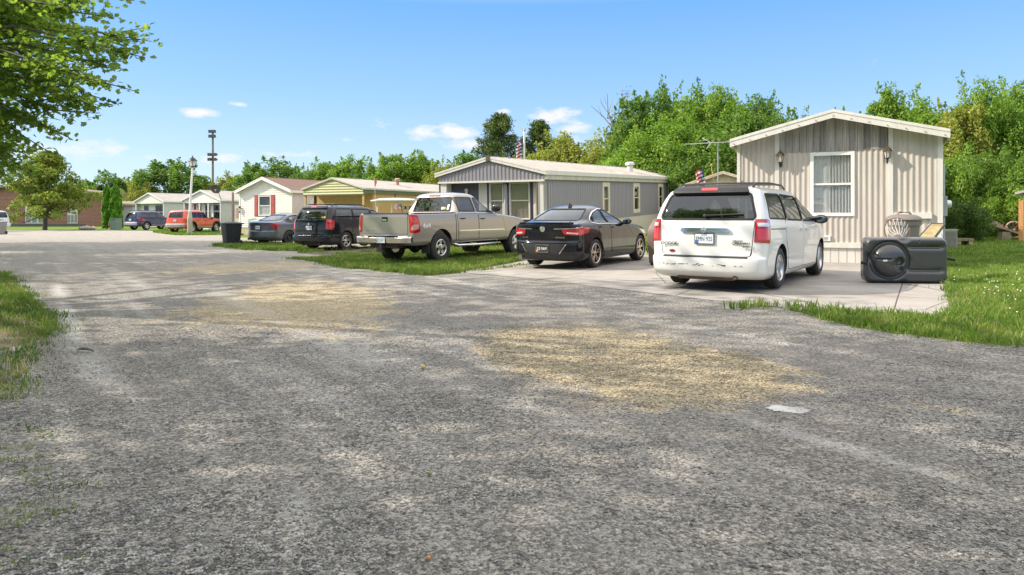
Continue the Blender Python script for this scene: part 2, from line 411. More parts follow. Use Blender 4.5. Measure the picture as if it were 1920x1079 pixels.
def place_car(root, x, y, yaw, wb):
    cz, sz = math.cos(yaw), math.sin(yaw)
    zr, zf = h1(x, y), h1(x + wb * cz, y + wb * sz)
    zl, zrr = h1(x - .8 * sz, y + .8 * cz), h1(x + .8 * sz, y - .8 * cz)
    root.location = (x, y, (zl + zrr) / 2 + .02); root.rotation_euler = (math.atan2(zl - zrr, 1.6) * .5, -math.atan2(zf - zr, wb), yaw)
V_W = paint('white_car_paint', (.78, .77, .745), 0, .3, .28, (.34, .30, .24), .55)
V_N = paint('black_car_paint', (.005, .006, .010), .0, .1, .05, (.10, .09, .075), .6)
V_K = paint('black_van_paint', (.005, .006, .011), .0, .12, .14, (.16, .14, .12), .8)
V_P = paint('pewter_paint', (.36, .325, .285), .5, .3, .25, (.2, .18, .15), .8)
V_G = paint('slate_car_paint', (.085, .10, .135), .6, .3, .5, (.2, .19, .17), 1.2)
V_B = paint('navy_paint', (.010, .022, .085), .3, .2, .1, (.2, .18, .16), .8)
V_O = paint('orange_paint', (.68, .075, .018), .15, .3, .2, (.3, .2, .15), .7)
PL_I = P('plate_blue_white', (.66, .71, .76), .4, var=.05); PL_K = P('plate_black', (.015, .015, .016), .4, var=.1)
INK = P('ink', (.012, .015, .03), .6, var=0); INKW = P('white_ink', (.8, .8, .8), .6, var=0); M_blue = P('plate_blue', (.05, .16, .42), .5, var=.05)
M_yel = P('yellow_sticker', (.75, .42, .02), .6, var=.05); M_orsk = P('orange_sticker', (.75, .2, .04), .6, var=0)

def minivan(root, pm, back_txt, fg, newer=False):
    lv = [(.20, -.90, 3.85, .88, .28, .6), (.27, -1.06, 3.97, .94, .28, .7), (.34, -1.12, 4.02, .955, .28, .8), (.50, -1.135, 4.03, .965, .28, .9), (.555, -1.125, 4.02, .968, .28, .9),
          (.575, -1.06, 4.01, .970, .26, .9), (.62, -1.045, 3.99, .975, .25, .9), (.85, -1.04, 3.93, .98, .24, .9), (.95, -1.035, 3.85, .975, .24, .9), (1.02, -1.03, 3.72, .97, .24, .9), (1.08, -1.025, 3.42, .965, .24, .85),
          (1.12, -1.02, 3.22, .955, .24, .75), (1.19, -1.0, 3.05, .94, .24, .7), (1.45, -.90, 2.37, .865, .24, .6), (1.60, -.81, 1.97, .80, .24, .5), (1.66, -.76, 1.78, .765, .24, .45), (1.70, -.68, 1.55, .70, .25, .4),
          (1.73, -.55, 1.2, .58, .25, .3), (1.75, -.3, .75, .38, .2, .2), (1.755, -.1, .5, .2, .1, .1)]
    c = Car(lv, (3.6, 2.7))
    W = [[(-.62, 1.21), (.42, 1.185), (.42, 1.60), (-.42, 1.60)], [(.48, 1.18), (1.52, 1.155), (1.46, 1.575), (.48, 1.60)], [(1.58, 1.155), (2.74, 1.12), (2.42, 1.30), (2.06, 1.465), (1.80, 1.55), (1.54, 1.575)]]
    rw = [(-.80, 1.20), (.80, 1.20), (.675, 1.60), (-.675, 1.60)]
    fw = [(-.74, 1.15), (.74, 1.15), (.60, 1.58), (-.60, 1.58)]
    cuts = [wells((0, 3.078), .405, .36), c.solid(np.linspace(.5, 1.68, 16), .09, .07, mi=1, x01=(-1.2, 2.75))]
    cuts += [side_cut(w) for w in W] + [end_cut(rw, -1.5, -.3), end_cut(fw, 1.2, 4.3)]
    c.body('body', [pm, M_dark], root, cuts=cuts)
    for w in W:
        for sg in (-1, 1):
            c.patch('window', 'side', w, -.006, M_tint if w is not W[2] else M_clear, root, sg, dep=.004, r=.05); c.frame('window_frame', 'side', w, .022, M_dark, root, sg)
    c.patch('rear_window', 'rear', rw, -.004, M_tint, root, dep=.004, nu=30, r=.06); c.frame('rear_window_seal', 'rear', rw, .03, M_dark, root, r=.06)
    c.patch('windscreen', 'front', fw, -.004, M_clear, root, dep=.004, nu=30, r=.06)
    for sg in (-1, 1):
        tl = c.patch('tail_light', 'q', [(.48, .82), (1.02, .80), (1.03, 1.19), (.53, 1.19)], .008, M_red, root, sg, dep=.02, nu=16, nv=10, r=.02)
        c.patch('reverse_lens', 'q', [(.58, 1.07), (1.0, 1.07), (1.0, 1.13), (.58, 1.13)], .012, M_lens if not newer else M_redbright, tl, sg, dep=.008, nu=10, nv=4, r=.01)
        c.patch('brake_lens', 'q', [(.56, .86), (.98, .855), (.98, 1.03), (.56, 1.03)], .011, M_redbright, tl, sg, dep=.008, nu=10, nv=5, r=.01)
        c.patch('headlight', 'q', [(2.25, .70), (2.8, .66), (2.8, .80), (2.2, .88)], .006, M_lens, root, sg, r=.02)
        m = MB(); m.tube([(-.5, sg * .64, 1.725), (-.42, sg * .645, 1.785), (.4, sg * .655, 1.81), (1.2, sg * .655, 1.79), (1.42, sg * .65, 1.725)], .02, 8); m.build('roof_rail', M_black, root, smooth=60)
    for x in (-.1, .95):
        m = MB(); m.tube([(x, -.65, 1.80), (x, 0, 1.812), (x, .65, 1.80)], .016, 8); m.build('roof_bar', M_black, root, smooth=60)
    sp = c.patch('spoiler', 'rear', [(-.66, 1.605), (.66, 1.605), (.60, 1.70), (-.60, 1.70)], .05, M_black if not newer else pm, root, dep=.06, nu=26, r=.03)
    c.patch('brake_light', 'rear', [(-.14, 1.635), (.14, 1.635), (.14, 1.668), (-.14, 1.668)], .056, M_redbright, sp, dep=.01, nu=8, nv=4, r=.01)
    tg = [(-.745, .585), (.745, .585), (.80, 1.165), (-.80, 1.165)]
    c.frame('tailgate_seam', 'rear', tg, .01, M_dark, root, r=.05, h=.001, inner=.006, dep=.002)
    t = c.patch('tailgate', 'rear', tg, .005, pm, root, dep=.005, nu=34, nv=14, r=.05)
    c.patch('plate_recess', 'rear', [(-.36, .74), (.36, .74), (.40, .965), (-.40, .965)], .006, pm, t, dep=.003, nu=14, r=.05)
    c.patch('handle', 'rear', [(-.42, .975), (.42, .975), (.40, 1.04), (-.40, 1.04)], .045, M_chrome if not newer else M_black, t, dep=.04, nu=22, nv=8, r=.03)
    em = MB(); em.lathe([(.05, 0), (.05, -.012), (.038, -.018), (.001, -.02)], 20, 'x', (-1.082, 0, 1.008)); em.lathe([(.03, -.02), (.026, -.026), (.001, -.028)], 6, 'x', (-1.082, 0, 1.008)); em.build('emblem', M_chrome, t, smooth=40)
    c.patch('bumper_step', 'rear', [(-.72, .556), (.72, .556), (.70, .574), (-.70, .574)], .012, M_black, root, dep=.05, nu=20, nv=4, r=.005)
    w_ = MB(); w_.tube([(-1.035, -.02, 1.235), (-1.03, .0, 1.25), (-1.0, -.3, 1.262), (-.985, -.62, 1.275)], .012, 6); w_.blob((-1.03, .0, 1.245), (.025, .035, .03)); w_.build('wiper', M_black, root, smooth=50)
    pl = plate(root, (-1.068, 0.0, .865), (0, .0, 0), PL_I, INK, back_txt, extra=lambda o: (MB().box(-.0105, -.009, .10, .152, -.075, -.02).build('county_sticker', M_blue, o), text('lettering', 'IOWA', .032, M_blue, o, Matrix.Translation((-.009, 0, .06)) @ REARM, .0008)))
    if not newer:
        rear_text(t, 'lettering', 'DODGE', .065, M_black, -1.058, .62, .78, 0, 1.25)
        rear_text(t, 'lettering', 'GRAND', .034, M_black, -1.056, -.55, .835, 0, 1.4); rear_text(t, 'lettering', 'CARAVAN', .05, M_black, -1.056, -.60, .795, 0, 1.25); rear_text(t, 'lettering', 'SXT', .042, M_black, -1.054, -.68, .745, 0, 1.4)
        b = MB(); b.lathe([(.052, 0), (.052, -.006), (.001, -.007)], 16, 'x', (-1.047, .57, .655)); o = b.build('flex_fuel_badge', P('badge_red', (.28, .02, .02), .3, var=.1), t); 
        for v in o.data.vertices: v.co.z = .655 + (v.co.z - .655) * .45
        ch = MB(); r2 = np.random.default_rng(5)
        for k in range(46):
            y = r2.uniform(-.62, .78); z = .435 + r2.normal(0, .006); l = r2.uniform(.006, .03); 
            if -.25 < y < .0 and r2.random() < .7: continue
            x = float(c.base('rear', y, z, 1)[0]) - .0015; ch.box(x, x + .004, y - l, y + l, z - r2.uniform(.003, .008), z + r2.uniform(.003, .008))
        ch.build('scraped_paint', P('scrape', (.12, .10, .085), .9, var=.5, scale=30), root, kind='stuff')
        c.patch('bumper_strip', 'rear', [(-.80, .418), (.80, .418), (.80, .452), (-.80, .452)], .001, V_W, root, dep=.003, nu=24, nv=3, r=.005)
    door(c, root, [(1.55, .30), (2.60, .30), (2.72, .60), (2.82, 1.09), (1.55, 1.12)], pm, 1.75, .99, pm)
    door(c, root, [(.50, .30), (1.535, .30), (1.535, 1.125), (.30, 1.155), (.32, .78), (.44, .62)], pm, 1.35, 1.0, pm)
    for sg in (-1, 1):
        c.patch('side_moulding', 'side', [(.45, .50), (2.62, .47), (2.62, .52), (.45, .55)], .012, pm, root, sg, nu=20, nv=3, r=.01)
        c.patch('slide_rail', 'side', [(-.75, 1.02), (.28, 1.0), (.28, 1.015), (-.75, 1.035)], .002, M_dark, root, sg, dep=.004, nu=10, nv=2, r=.003)
    mirrors(root, 2.62, .93, 1.15, M_black if not newer else pm, 1.05)
    seats(root, [(1.75, (-.42, .42)), (.55, (-.42, .42)), (-.45, (-.42, .0, .42))], M_greyseat, .5, .24, 1.13)
    ex = MB(); ex.tube([(-1.05, -.5, .24), (-.6, -.5, .26)], .035, 12); ex.tube([(-.9, -.45, .26), (-.9, .5, .26)], .09, 10); ex.tube([(0, -.7, .33), (0, .7, .33)], .05, 8); ex.build('exhaust', P('rusty_steel', (.12, .085, .06), .8, .3, var=.4, scale=12), root, smooth=50)
    st = dict(n=5, wi=.075, wo=.085, m=0, hub=.085) if not newer else dict(n=5, wi=.03, wo=.025, twin=.22, m=0, hub=.06)
    add_wheels(root, (0, 3.078), 1.66, .35, .225, .225, st, [M_alloy, M_alloydark])
    return c
van = empty('minivan', 'white minivan parked nose-in before the beige ribbed home, black roof rails on top', 'minivan')
minivan(van, V_W, 'FMN 925', INK); place_car(van, 3.80, 12.82, R(55.2), 3.078)
bvan = empty('minivan', 'black minivan parked between the slate sedan and the pewter pickup truck', 'minivan')
cb = minivan(bvan, V_K, 'CX5 822', INK, True); place_car(bvan, -7.36, 28.9, R(60.5), 3.078)
cb.patch('sticker', 'rear', [(-.74, 1.24), (-.66, 1.24), (-.66, 1.31), (-.74, 1.31)], .004, M_yel, bvan, nu=4, nv=3, r=0); cb.patch('sticker', 'rear', [(-.64, 1.24), (-.55, 1.24), (-.55, 1.30), (-.64, 1.30)], .004, P('green_sticker', (.5, .55, .12), .6), bvan, nu=4, nv=3, r=0)

def sedan(root, pm, wb, ln, rear, Hh, plt, fg, pb, style, wm, Rr, rr, sporty=True, sw=.905):
    xf = rear + ln; d = Hh - 1.476; xr = rear; ws = wb - 2.685
    lv = [(.18, xr + .25, xf - .2, sw - .10, .35, .6), (.24, xr + .06, xf - .06, sw - .04, .4, .75), (.40, xr, xf, sw - .005, .42, .8), (.55, xr, xf, sw, .42, .9), (.62, xr + .012, xf - .01, sw, .40, .9), (.66, xr + .05, xf - .02, sw, .36, .9), (.80, xr + .045, xf - .1, sw, .36, .95), (.88, xr + .04, xf - .25, sw - .005, .36, 1.0), (.95, xr + .03, xf - .6, sw - .015, .36, 1.0),
          (1.0, xr + .02, xf - 1.05, sw - .035, .36, .9), (1.035, xr + .02, xf - 1.4, sw - .055, .36, .8), (1.06, xr + .11, xf - 1.6, sw - .075, .36, .7), (1.085, xr + .42, xf - 1.66, sw - .10, .34, .65), (1.11, xr + .53, xf - 1.74, sw - .125, .32, .6),
          (1.22, xr + .78, xf - 2.06, sw - .18, .32, .55), (1.33, xr + 1.05, xf - 2.36, sw - .235, .32, .5), (1.39, xr + 1.22, xf - 2.56, sw - .28, .32, .45), (1.43, xr + 1.38, xf - 2.72, sw - .35, .32, .4), (1.46, xr + 1.52, xf - 2.80, sw - .48, .25, .3), (1.475, xr + 1.62, xf - 2.90, sw - .65, .15, .15)]
    lv = [(z + (d * max(0, z - .6) / .876), *q) for z, *q in lv]
    c = Car(lv, (2.5, 2.5)); f = lambda z: z + d * max(0, z - .6) / .876
    Z = lambda P_: [(x, f(z)) for x, z in P_]
    o = wb - 2.685
    full = Z([(-.16, 1.085), (.1, 1.045), (1.72 + o, 1.015), (1.40 + o, 1.19), (1.10 + o, 1.31), (.85 + o, 1.372), (.55, 1.372), (.22, 1.30), (-.02, 1.19)])
    W = [Z([(.82 + o, 1.045), (1.62 + o, 1.03), (1.36 + o, 1.18), (1.08 + o, 1.295), (.86 + o, 1.352), (.72 + o, 1.355)]), Z([(.06, 1.065), (.76 + o, 1.047), (.65 + o, 1.357), (.52, 1.355), (.25, 1.29), (.12, 1.22)]), Z([(-.13, 1.09), (.0, 1.067), (.07, 1.2), (.01, 1.185)])]
    rw = [(-.63, f(1.125)), (.63, f(1.125)), (.50, f(1.375)), (-.50, f(1.375))]; fw = [(-.66, f(1.12)), (.66, f(1.12)), (.52, f(1.37)), (-.52, f(1.37))]
    cuts = [wells((0, wb), Rr + .045, Rr + .01, .52), c.solid(np.linspace(.55, f(1.41), 14), .06, .06, mi=1, x01=(-.35, 2.0))]
    cuts += [side_cut(w) for w in W] + [end_cut(rw, xr - .2, .62), end_cut(fw, .9, 3.9)]
    c.body('body', [pm, M_dark], root, cuts=cuts)
    for w in W:
        for sg in (-1, 1): c.patch('window', 'side', w, -.005, M_clear, root, sg, dep=.004, r=.03); c.frame('window_frame', 'side', w, .014, M_dark, root, sg, r=.03)
    for sg in (-1, 1): c.frame('window_surround', 'side', full, .018, M_chrome if sporty else M_black, root, sg, r=.06, h=.009, inner=0)
    c.patch('rear_window', 'rear', rw, -.004, M_tint, root, dep=.004, nu=30, r=.06); c.frame('rear_window_seal', 'rear', rw, .02, M_dark, root, r=.06)
    c.patch('windscreen', 'front', fw, -.004, M_clear, root, dep=.004, nu=30, r=.06)
    for sg in (-1, 1):
        if sporty:
            tl = c.patch('tail_light', 'q', [(.34, .80), (.72, .775), (1.05, .83), (1.10, .955), (1.0, .97), (.55, .945), (.30, .93)], .008, M_red, root, sg, dep=.02, nu=26, nv=10, r=.03)
            c.patch('chrome_blade', 'q', [(.16, .925), (.5, .935), (1.0, .972), (1.0, .985), (.5, .95), (.16, .94)], .014, M_chrome, tl, sg, dep=.02, nu=20, nv=3, r=.003)
            c.patch('reverse_lens', 'q', [(.40, .825), (.70, .805), (.72, .84), (.40, .86)], .012, M_lens, tl, sg, nu=12, nv=4, r=.01)
        else:
            tl = c.patch('tail_light', 'q', [(.62, .76), (1.0, .76), (1.04, .83), (1.05, .90), (1.0, .97), (.50, .95)], .008, M_red, root, sg, dep=.02, nu=22, nv=10, r=.03)
        c.patch('headlight', 'q', [(2.05, .72), (2.7, .62), (2.7, .74), (2.0, .84)], .006, M_lens, root, sg, r=.02)
    tk = [(-.66, .665), (.66, .665), (.69, 1.02), (-.69, 1.02)]
    c.frame('boot_seam', 'rear', Z(tk), .008, M_dark, root, r=.05, h=.001, inner=.005, dep=.002)
    t = c.patch('boot_lid', 'rear', Z(tk), .004, pm, root, dep=.004, nu=30, nv=12, r=.05)
    if sporty:
        m = MB(); P_ = [c.pt('rear', np.linspace(-.70, .70, 25), np.full(25, z_), o_) for z_, o_ in ((f(1.03), .0), (f(1.045), .035), (f(1.06), .02), (f(1.062), -.05))]; m.grid([list(p) for p in P_]).build('boot_spoiler', pm, root, smooth=50)
        em = MB(); em.lathe([(.068, 0), (.068, -.016), (.052, -.018), (.05, -.01), (.001, -.01)], 24, 'x', (xr + .03, 0, .93))
        for k in (-1, 0, 1): em.prism([(k * .027 - .012, .955), (k * .027 + .012, .955), (k * .027 + .012, .925), (k * .027, .905), (k * .027 - .012, .925)], xr + .008, xr + .022, 'x')
        em.build('emblem', M_chrome, t, smooth=30)
        rear_text(t, 'lettering', 'VERANO', .05, M_chrome, xr + .02, -.46, .735, 0, 1.3); rear_text(t, 'lettering', 'BUICK', .045, M_chrome, xr + .02, .46, .735, 0, 1.2)
        for sg in (-1, 1): c.patch('bumper_crease', 'rear', [(sg * .42, .36), (sg * .445, .36), (sg * .60, .58), (sg * .575, .58)], .006, M_chrome, root, nu=8, nv=4, r=.003)
        c.patch('plate_recess', 'rear', [(-.40, .34), (.40, .34), (.56, .59), (-.56, .59)], .002, M_black, root, nu=20, nv=6, r=.02)
        c.patch('diffuser', 'rear', [(-.78, .215), (.78, .215), (.74, .335), (-.74, .335)], .012, M_black, root, nu=24, nv=5, r=.03)
        plate(root, (xr - .012, 0, .48), (0, 0, 0), pb, fg, plt, frame=M_chrome, extra=lambda o: MB().box(-.011, -.009, .10, .15, -.075, -.03).build('county_sticker', M_orsk, o))
        fin = MB(); xx = .42; fin.add([(xx - .1, -.03, f(1.425)), (xx - .1, .03, f(1.425)), (xx + .14, 0, f(1.445)), (xx - .09, 0, f(1.53)), (xx - .06, 0, f(1.53))], [(0, 1, 3), (0, 3, 4, 2), (1, 2, 4, 3), (0, 2, 1)]); fin.build('antenna_fin', M_black, root, smooth=30)
    else:
        plate(root, (xr + .01, 0, .80), (0, 0, 0), pb, fg, plt)
    ex = MB(); ex.tube([(xr + .02, .62, .27), (xr + .4, .6, .28)], .05, 14); ex.tube([(xr + .35, -.55, .25), (xr + .35, .6, .25)], .08, 10); ex.build('exhaust', P('steel_pipe', (.2, .19, .18), .5, .7), root, smooth=50)
    r_ = Rr + .06
    door(c, root, Z([(.86 + o, .27), (wb - r_ - .02, .27), (wb - r_ + .06, .6), (1.72 + o, .99), (.80 + o, 1.02)]), pm, 1.0 + o, f(.93), pm)
    door(c, root, Z([(r_ + .06, .27), (.845 + o, .27), (.785 + o, 1.02), (.16, 1.035), (.16, .80), (.3, .62)]), pm, .32, f(.95), pm)
    for sg in (-1, 1): c.patch('sill', 'side', [(r_ + .03, .20), (wb - r_ - .03, .20), (wb - r_ - .03, .29), (r_ + .03, .29)], .015, M_black if not sporty else pm, root, sg, dep=.02, nu=20, nv=4, r=.02)
    if sporty: c.patch('fuel_flap', 'side', [(-.42, .84), (-.26, .84), (-.26, .99), (-.42, .99)], .003, pm, root, -1, dep=.004, nu=8, nv=6, r=.06)
    mirrors(root, 1.62 + o, .85, f(1.06), pm, .95)
    seats(root, [(1.05, (-.37, .37)), (.15, (-.37, .37))], M_seat, .38, .25, .98)
    add_wheels(root, (0, wb), 1.56, Rr, rr, .225, style, wm)
    return c
ver = empty('sedan', 'glossy black sedan with round emblem parked between the pewter pickup and the white minivan', 'car')
sedan(ver, V_N, 2.685, 4.67, -1.01, 1.48, 'JDE 9AW', INKW, PL_K, dict(n=5, wi=.035, wo=.03, twin=.2, m=0, hub=.055), [P('machined_alloy', (.66, .58, .50), .3, .9, var=.1), M_alloydark], .335, .24)
place_car(ver, 1.25, 17.55, R(57.3), 2.685)
mal = empty('sedan', 'dusty slate blue sedan with a steel rear wheel, behind the black wheeled bin', 'car')
sedan(mal, V_G, 2.70, 4.78, -1.08, 1.46, 'KP 4417', INK, PL_I, dict(n=5, steel=1), [M_alloydark, M_black], .32, .2, False, .885)
place_car(mal, -11.14, 33.9, R(62), 2.7)

def pickup():
    root = empty('pickup_truck', 'pewter four door pickup truck with open bed parked on the grass strip', 'pickup truck')
    lv = [(.50, -1.10, 4.40, .93, .05, .5), (.58, -1.15, 4.52, .97, .05, .6), (.85, -1.16, 4.56, .988, .05, .7), (1.02, -1.16, 4.52, .988, .05, .75), (1.10, -1.16, 4.42, .98, .05, .8), (1.17, -1.16, 4.15, .975, .05, .8), (1.23, -1.16, 3.65, .965, .05, .75), (1.28, -1.16, 3.1, .955, .05, .6), (1.315, -1.16, 2.86, .945, .05, .5), (1.335, -1.15, 2.8, .93, .05, .4)]
    c = Car(lv, (5, 2.6)); cl = [(1.29, .67, 2.82, .935, .10, .55), (1.36, .69, 2.68, .925, .10, .5), (1.5, .75, 2.42, .88, .12, .45), (1.7, .83, 2.10, .81, .14, .4), (1.80, .875, 1.95, .775, .16, .38), (1.86, .93, 1.80, .72, .2, .35), (1.895, 1.0, 1.62, .60, .2, .3), (1.915, 1.1, 1.45, .40, .15, .2), (1.92, 1.2, 1.4, .25, .1, .1)]
    k = Car(cl, (4, 2.6))
    bed = MB().box(-1.10, .56, -.78, .78, .72, 1.6, 1); gap = MB()
    for sg in (-1, 1): gap.box(.615, .64, min(sg * .8, sg * 1.1), max(sg * .8, sg * 1.1), .55, 1.5, 1)
    cab_in = MB().box(.8, 2.6, -.80, .80, .75, 1.6, 1)
    c.body('body', [V_P, M_dark], root, cuts=[wells((0, 3.645), .47, .44, .55), bed, gap, cab_in])
    W = [[(.80, 1.385), (1.56, 1.375), (1.50, 1.755), (.88, 1.765)], [(1.66, 1.375), (2.44, 1.345), (2.30, 1.46), (2.03, 1.65), (1.86, 1.745), (1.60, 1.755)]]
    rw = [(-.70, 1.385), (.70, 1.385), (.62, 1.77), (-.62, 1.77)]; fw = [(-.75, 1.37), (.75, 1.37), (.62, 1.78), (-.62, 1.78)]
    k.body('cab', [V_P, M_dark], root, cuts=[k.solid(np.linspace(1.2, 1.85, 10), .07, .07, mi=1)] + [side_cut(w) for w in W] + [end_cut(rw, .3, 1.1), end_cut(fw, 1.5, 3.2)])
    for w, g in zip(W, (M_tint, M_clear)):
        for sg in (-1, 1): k.patch('window', 'side', w, -.006, g, root, sg, dep=.004, r=.04); k.frame('window_frame', 'side', w, .018, M_black, root, sg, r=.04)
    k.patch('rear_window', 'rear', rw, -.004, M_tint, root, dep=.004, nu=24, r=.04); k.frame('rear_window_seal', 'rear', rw, .018, M_dark, root, r=.04)
    k.patch('windscreen', 'front', fw, -.004, M_clear, root, dep=.004, nu=24, r=.05)
    k.patch('brake_light', 'rear', [(-.22, 1.80), (.22, 1.80), (.20, 1.84), (-.20, 1.84)], .012, M_redbright, root, nu=8, nv=4, r=.01)
    for (y, z, m_) in ((-.40, 1.43, M_white), (-.48, 1.43, M_yel), (-.60, 1.42, M_white), (-.60, 1.50, M_white)):
        k.patch('sticker', 'rear', [(y - .035, z), (y + .035, z), (y + .035, z + .07), (y - .035, z + .07)], .004, m_, root, nu=4, nv=3, r=.012)
    tp = [(-.80, .80), (.80, .80), (.80, 1.335), (-.80, 1.335)]
    c.frame('tailgate_seam', 'rear', [(a, min(b, 1.325)) for a, b in tp], .008, M_dark, root, r=.02, h=.001, inner=.006, dep=.002)
    t = c.patch('tailgate', 'rear', [(a, min(b, 1.325)) for a, b in tp], .008, V_P, root, dep=.008, nu=18, nv=12, r=.02)
    m = MB(); m.box(-1.178, -1.168, -.10, .10, 1.13, 1.25, 0); m.box(-1.19, -1.178, -.075, .075, 1.2, 1.235, 0); m.box(-1.183, -1.178, -.08, .08, 1.15, 1.19, 1); m.build('handle', [M_black, M_chrome], t, bevel=.004)
    rear_text(t, 'lettering', 'SILVERADO', .052, M_chrome, -1.172, .55, .89, 0, 1.1)
    c.patch('tailgate_trim', 'rear', [(-.80, .72), (.80, .72), (.80, .79), (-.80, .79)], .006, M_alloy, root, nu=10, nv=4, r=.01)
    cap = MB(); cap.box(-1.185, -1.06, -.82, .82, 1.328, 1.352)
    cap.build('tailgate_cap', M_black, root, bevel=.008)
    for sg in (-1, 1):
        a, b_ = sorted((sg * .77, sg * .955)); MB().box(-1.06, .60, a, b_, 1.328, 1.35).build('bed_rail_cap', M_black, root, bevel=.008)
        tl = c.patch('tail_light', 'q', [(.50, .84), (1.0, .82), (1.044, .84), (1.044, 1.29), (1.0, 1.30), (.50, 1.30)], .008, M_red, root, sg, dep=.02, nu=16, nv=12, r=.02)
        c.patch('reverse_lens', 'q', [(.62, .90), (1.0, .90), (1.034, .93), (1.034, 1.04), (1.0, 1.05), (.66, .99)], .011, P('pink_lens', (.62, .34, .32), .15, coat=1), tl, sg, nu=10, nv=4, r=.01)
        c.patch('brake_lens', 'q', [(.60, 1.12), (1.0, 1.10), (1.034, 1.12), (1.034, 1.22), (1.0, 1.24), (.60, 1.24)], .011, M_redbright, tl, sg, nu=10, nv=4, r=.01)
        c.patch('headlight', 'q', [(2.3, .85), (2.85, .82), (2.85, 1.02), (2.25, 1.05)], .006, M_lens, root, sg, r=.02)
        st = MB(); st.tube([(.62, sg * .80, .50), (.72, sg * .97, .42), (1.6, sg * .985, .41), (2.7, sg * .985, .41), (2.85, sg * .80, .50)], .04, 10); st.build('step_bar', M_chrome, root, smooth=60)
        fl = MB(); fl.box(-.52, -.50, *sorted((sg * .70, sg * .97)), .26, .66); fl.build('mud_flap', M_rubber, root, bevel=.005)
        c.patch('side_moulding', 'side', [(.72, .80), (1.66, .79), (1.66, .86), (.72, .87)], .014, V_P, root, sg, nu=12, nv=4, r=.01); c.patch('side_moulding', 'side', [(1.70, .79), (2.95, .78), (2.95, .85), (1.70, .86)], .014, V_P, root, sg, nu=12, nv=4, r=.01)
        c.patch('moulding_strip', 'side', [(.74, .825), (2.93, .805), (2.93, .828), (.74, .848)], .020, M_chrome, root, sg, nu=16, nv=3, r=.004)
        text('lettering', '4x4', .17, M_white, root, Matrix.Translation((-.62, sg * .989, 1.0)) @ (SIDEM if sg < 0 else SIDEM @ Matrix.Rotation(math.pi, 4, 'Y')) @ Matrix.Diagonal((1.25, 1, 1, 1)), .002, .003)
    bm_ = MB(); n = 24; ys = np.linspace(-.985, .985, n); pr = [(-.03, .56), (-.10, .53), (-.165, .57), (-.175, .70), (-.12, .735), (-.02, .735)]
    rows = [[(-1.15 + dx * (1 - .45 * abs(y / .985) ** 6), y, z) for y in ys] for dx, z in pr]
    bm_.grid(rows); bm_.build('rear_bumper', P('bumper_chrome', (.72, .70, .66), .18, 1, var=.2, scale=6), root, smooth=40)
    MB().box(-1.29, -1.17, -.55, .55, .737, .752).build('bumper_pad', M_black, root, bevel=.004)
    plate(root, (-1.328, 0, .645), (0, 0, 0), PL_I, INK, 'LM 3071')
    h = MB(); h.box(-1.22, -.9, -.5, .5, .43, .52); h.box(-1.36, -1.2, -.05, .05, .42, .5); h.tube([(-1.33, 0, .5), (-1.33, 0, .54)], .025, 10); h.build('tow_hitch', P('rusty_hitch', (.09, .06, .05), .85, .3, var=.5, scale=14), root)
    ax = MB(); ax.tube([(0, -.8, .4), (0, .8, .4)], .07, 10); ax.blob((0, 0, .4), (.17, .17, .17)); ax.box(-1.1, 4.2, -.5, -.4, .48, .6); ax.box(-1.1, 4.2, .4, .5, .48, .6); ax.tube([(3.645, -.8, .4), (3.645, .8, .4)], .06, 10); ax.tube([(-.6, -.62, .42), (.2, -.62, .45)], .07, 10); ax.build('chassis', M_dark, root, smooth=40)
    door(c, root, [(.74, .56), (1.655, .56), (1.655, 1.30), (.70, 1.30)], V_P, .92, 1.17, M_black); door(c, root, [(1.685, .56), (2.98, .56), (3.02, .75), (2.92, 1.10), (2.85, 1.29), (1.685, 1.30)], V_P, 1.85, 1.15, M_black)
    mirrors(root, 2.48, .90, 1.45, M_black, 1.25)
    seats(root, [(1.85, (-.42, .42)), (1.05, (-.42, .42))], M_greyseat, .78, .26, 1.38)
    add_wheels(root, (0, 3.645), 1.66, .40, .225, .26, dict(n=5, wi=.085, wo=.105, m=0, hub=.10), [M_alloy, M_alloydark])
    return root
tr = pickup(); place_car(tr, -2.70, 20.05, R(55.8), 3.645)

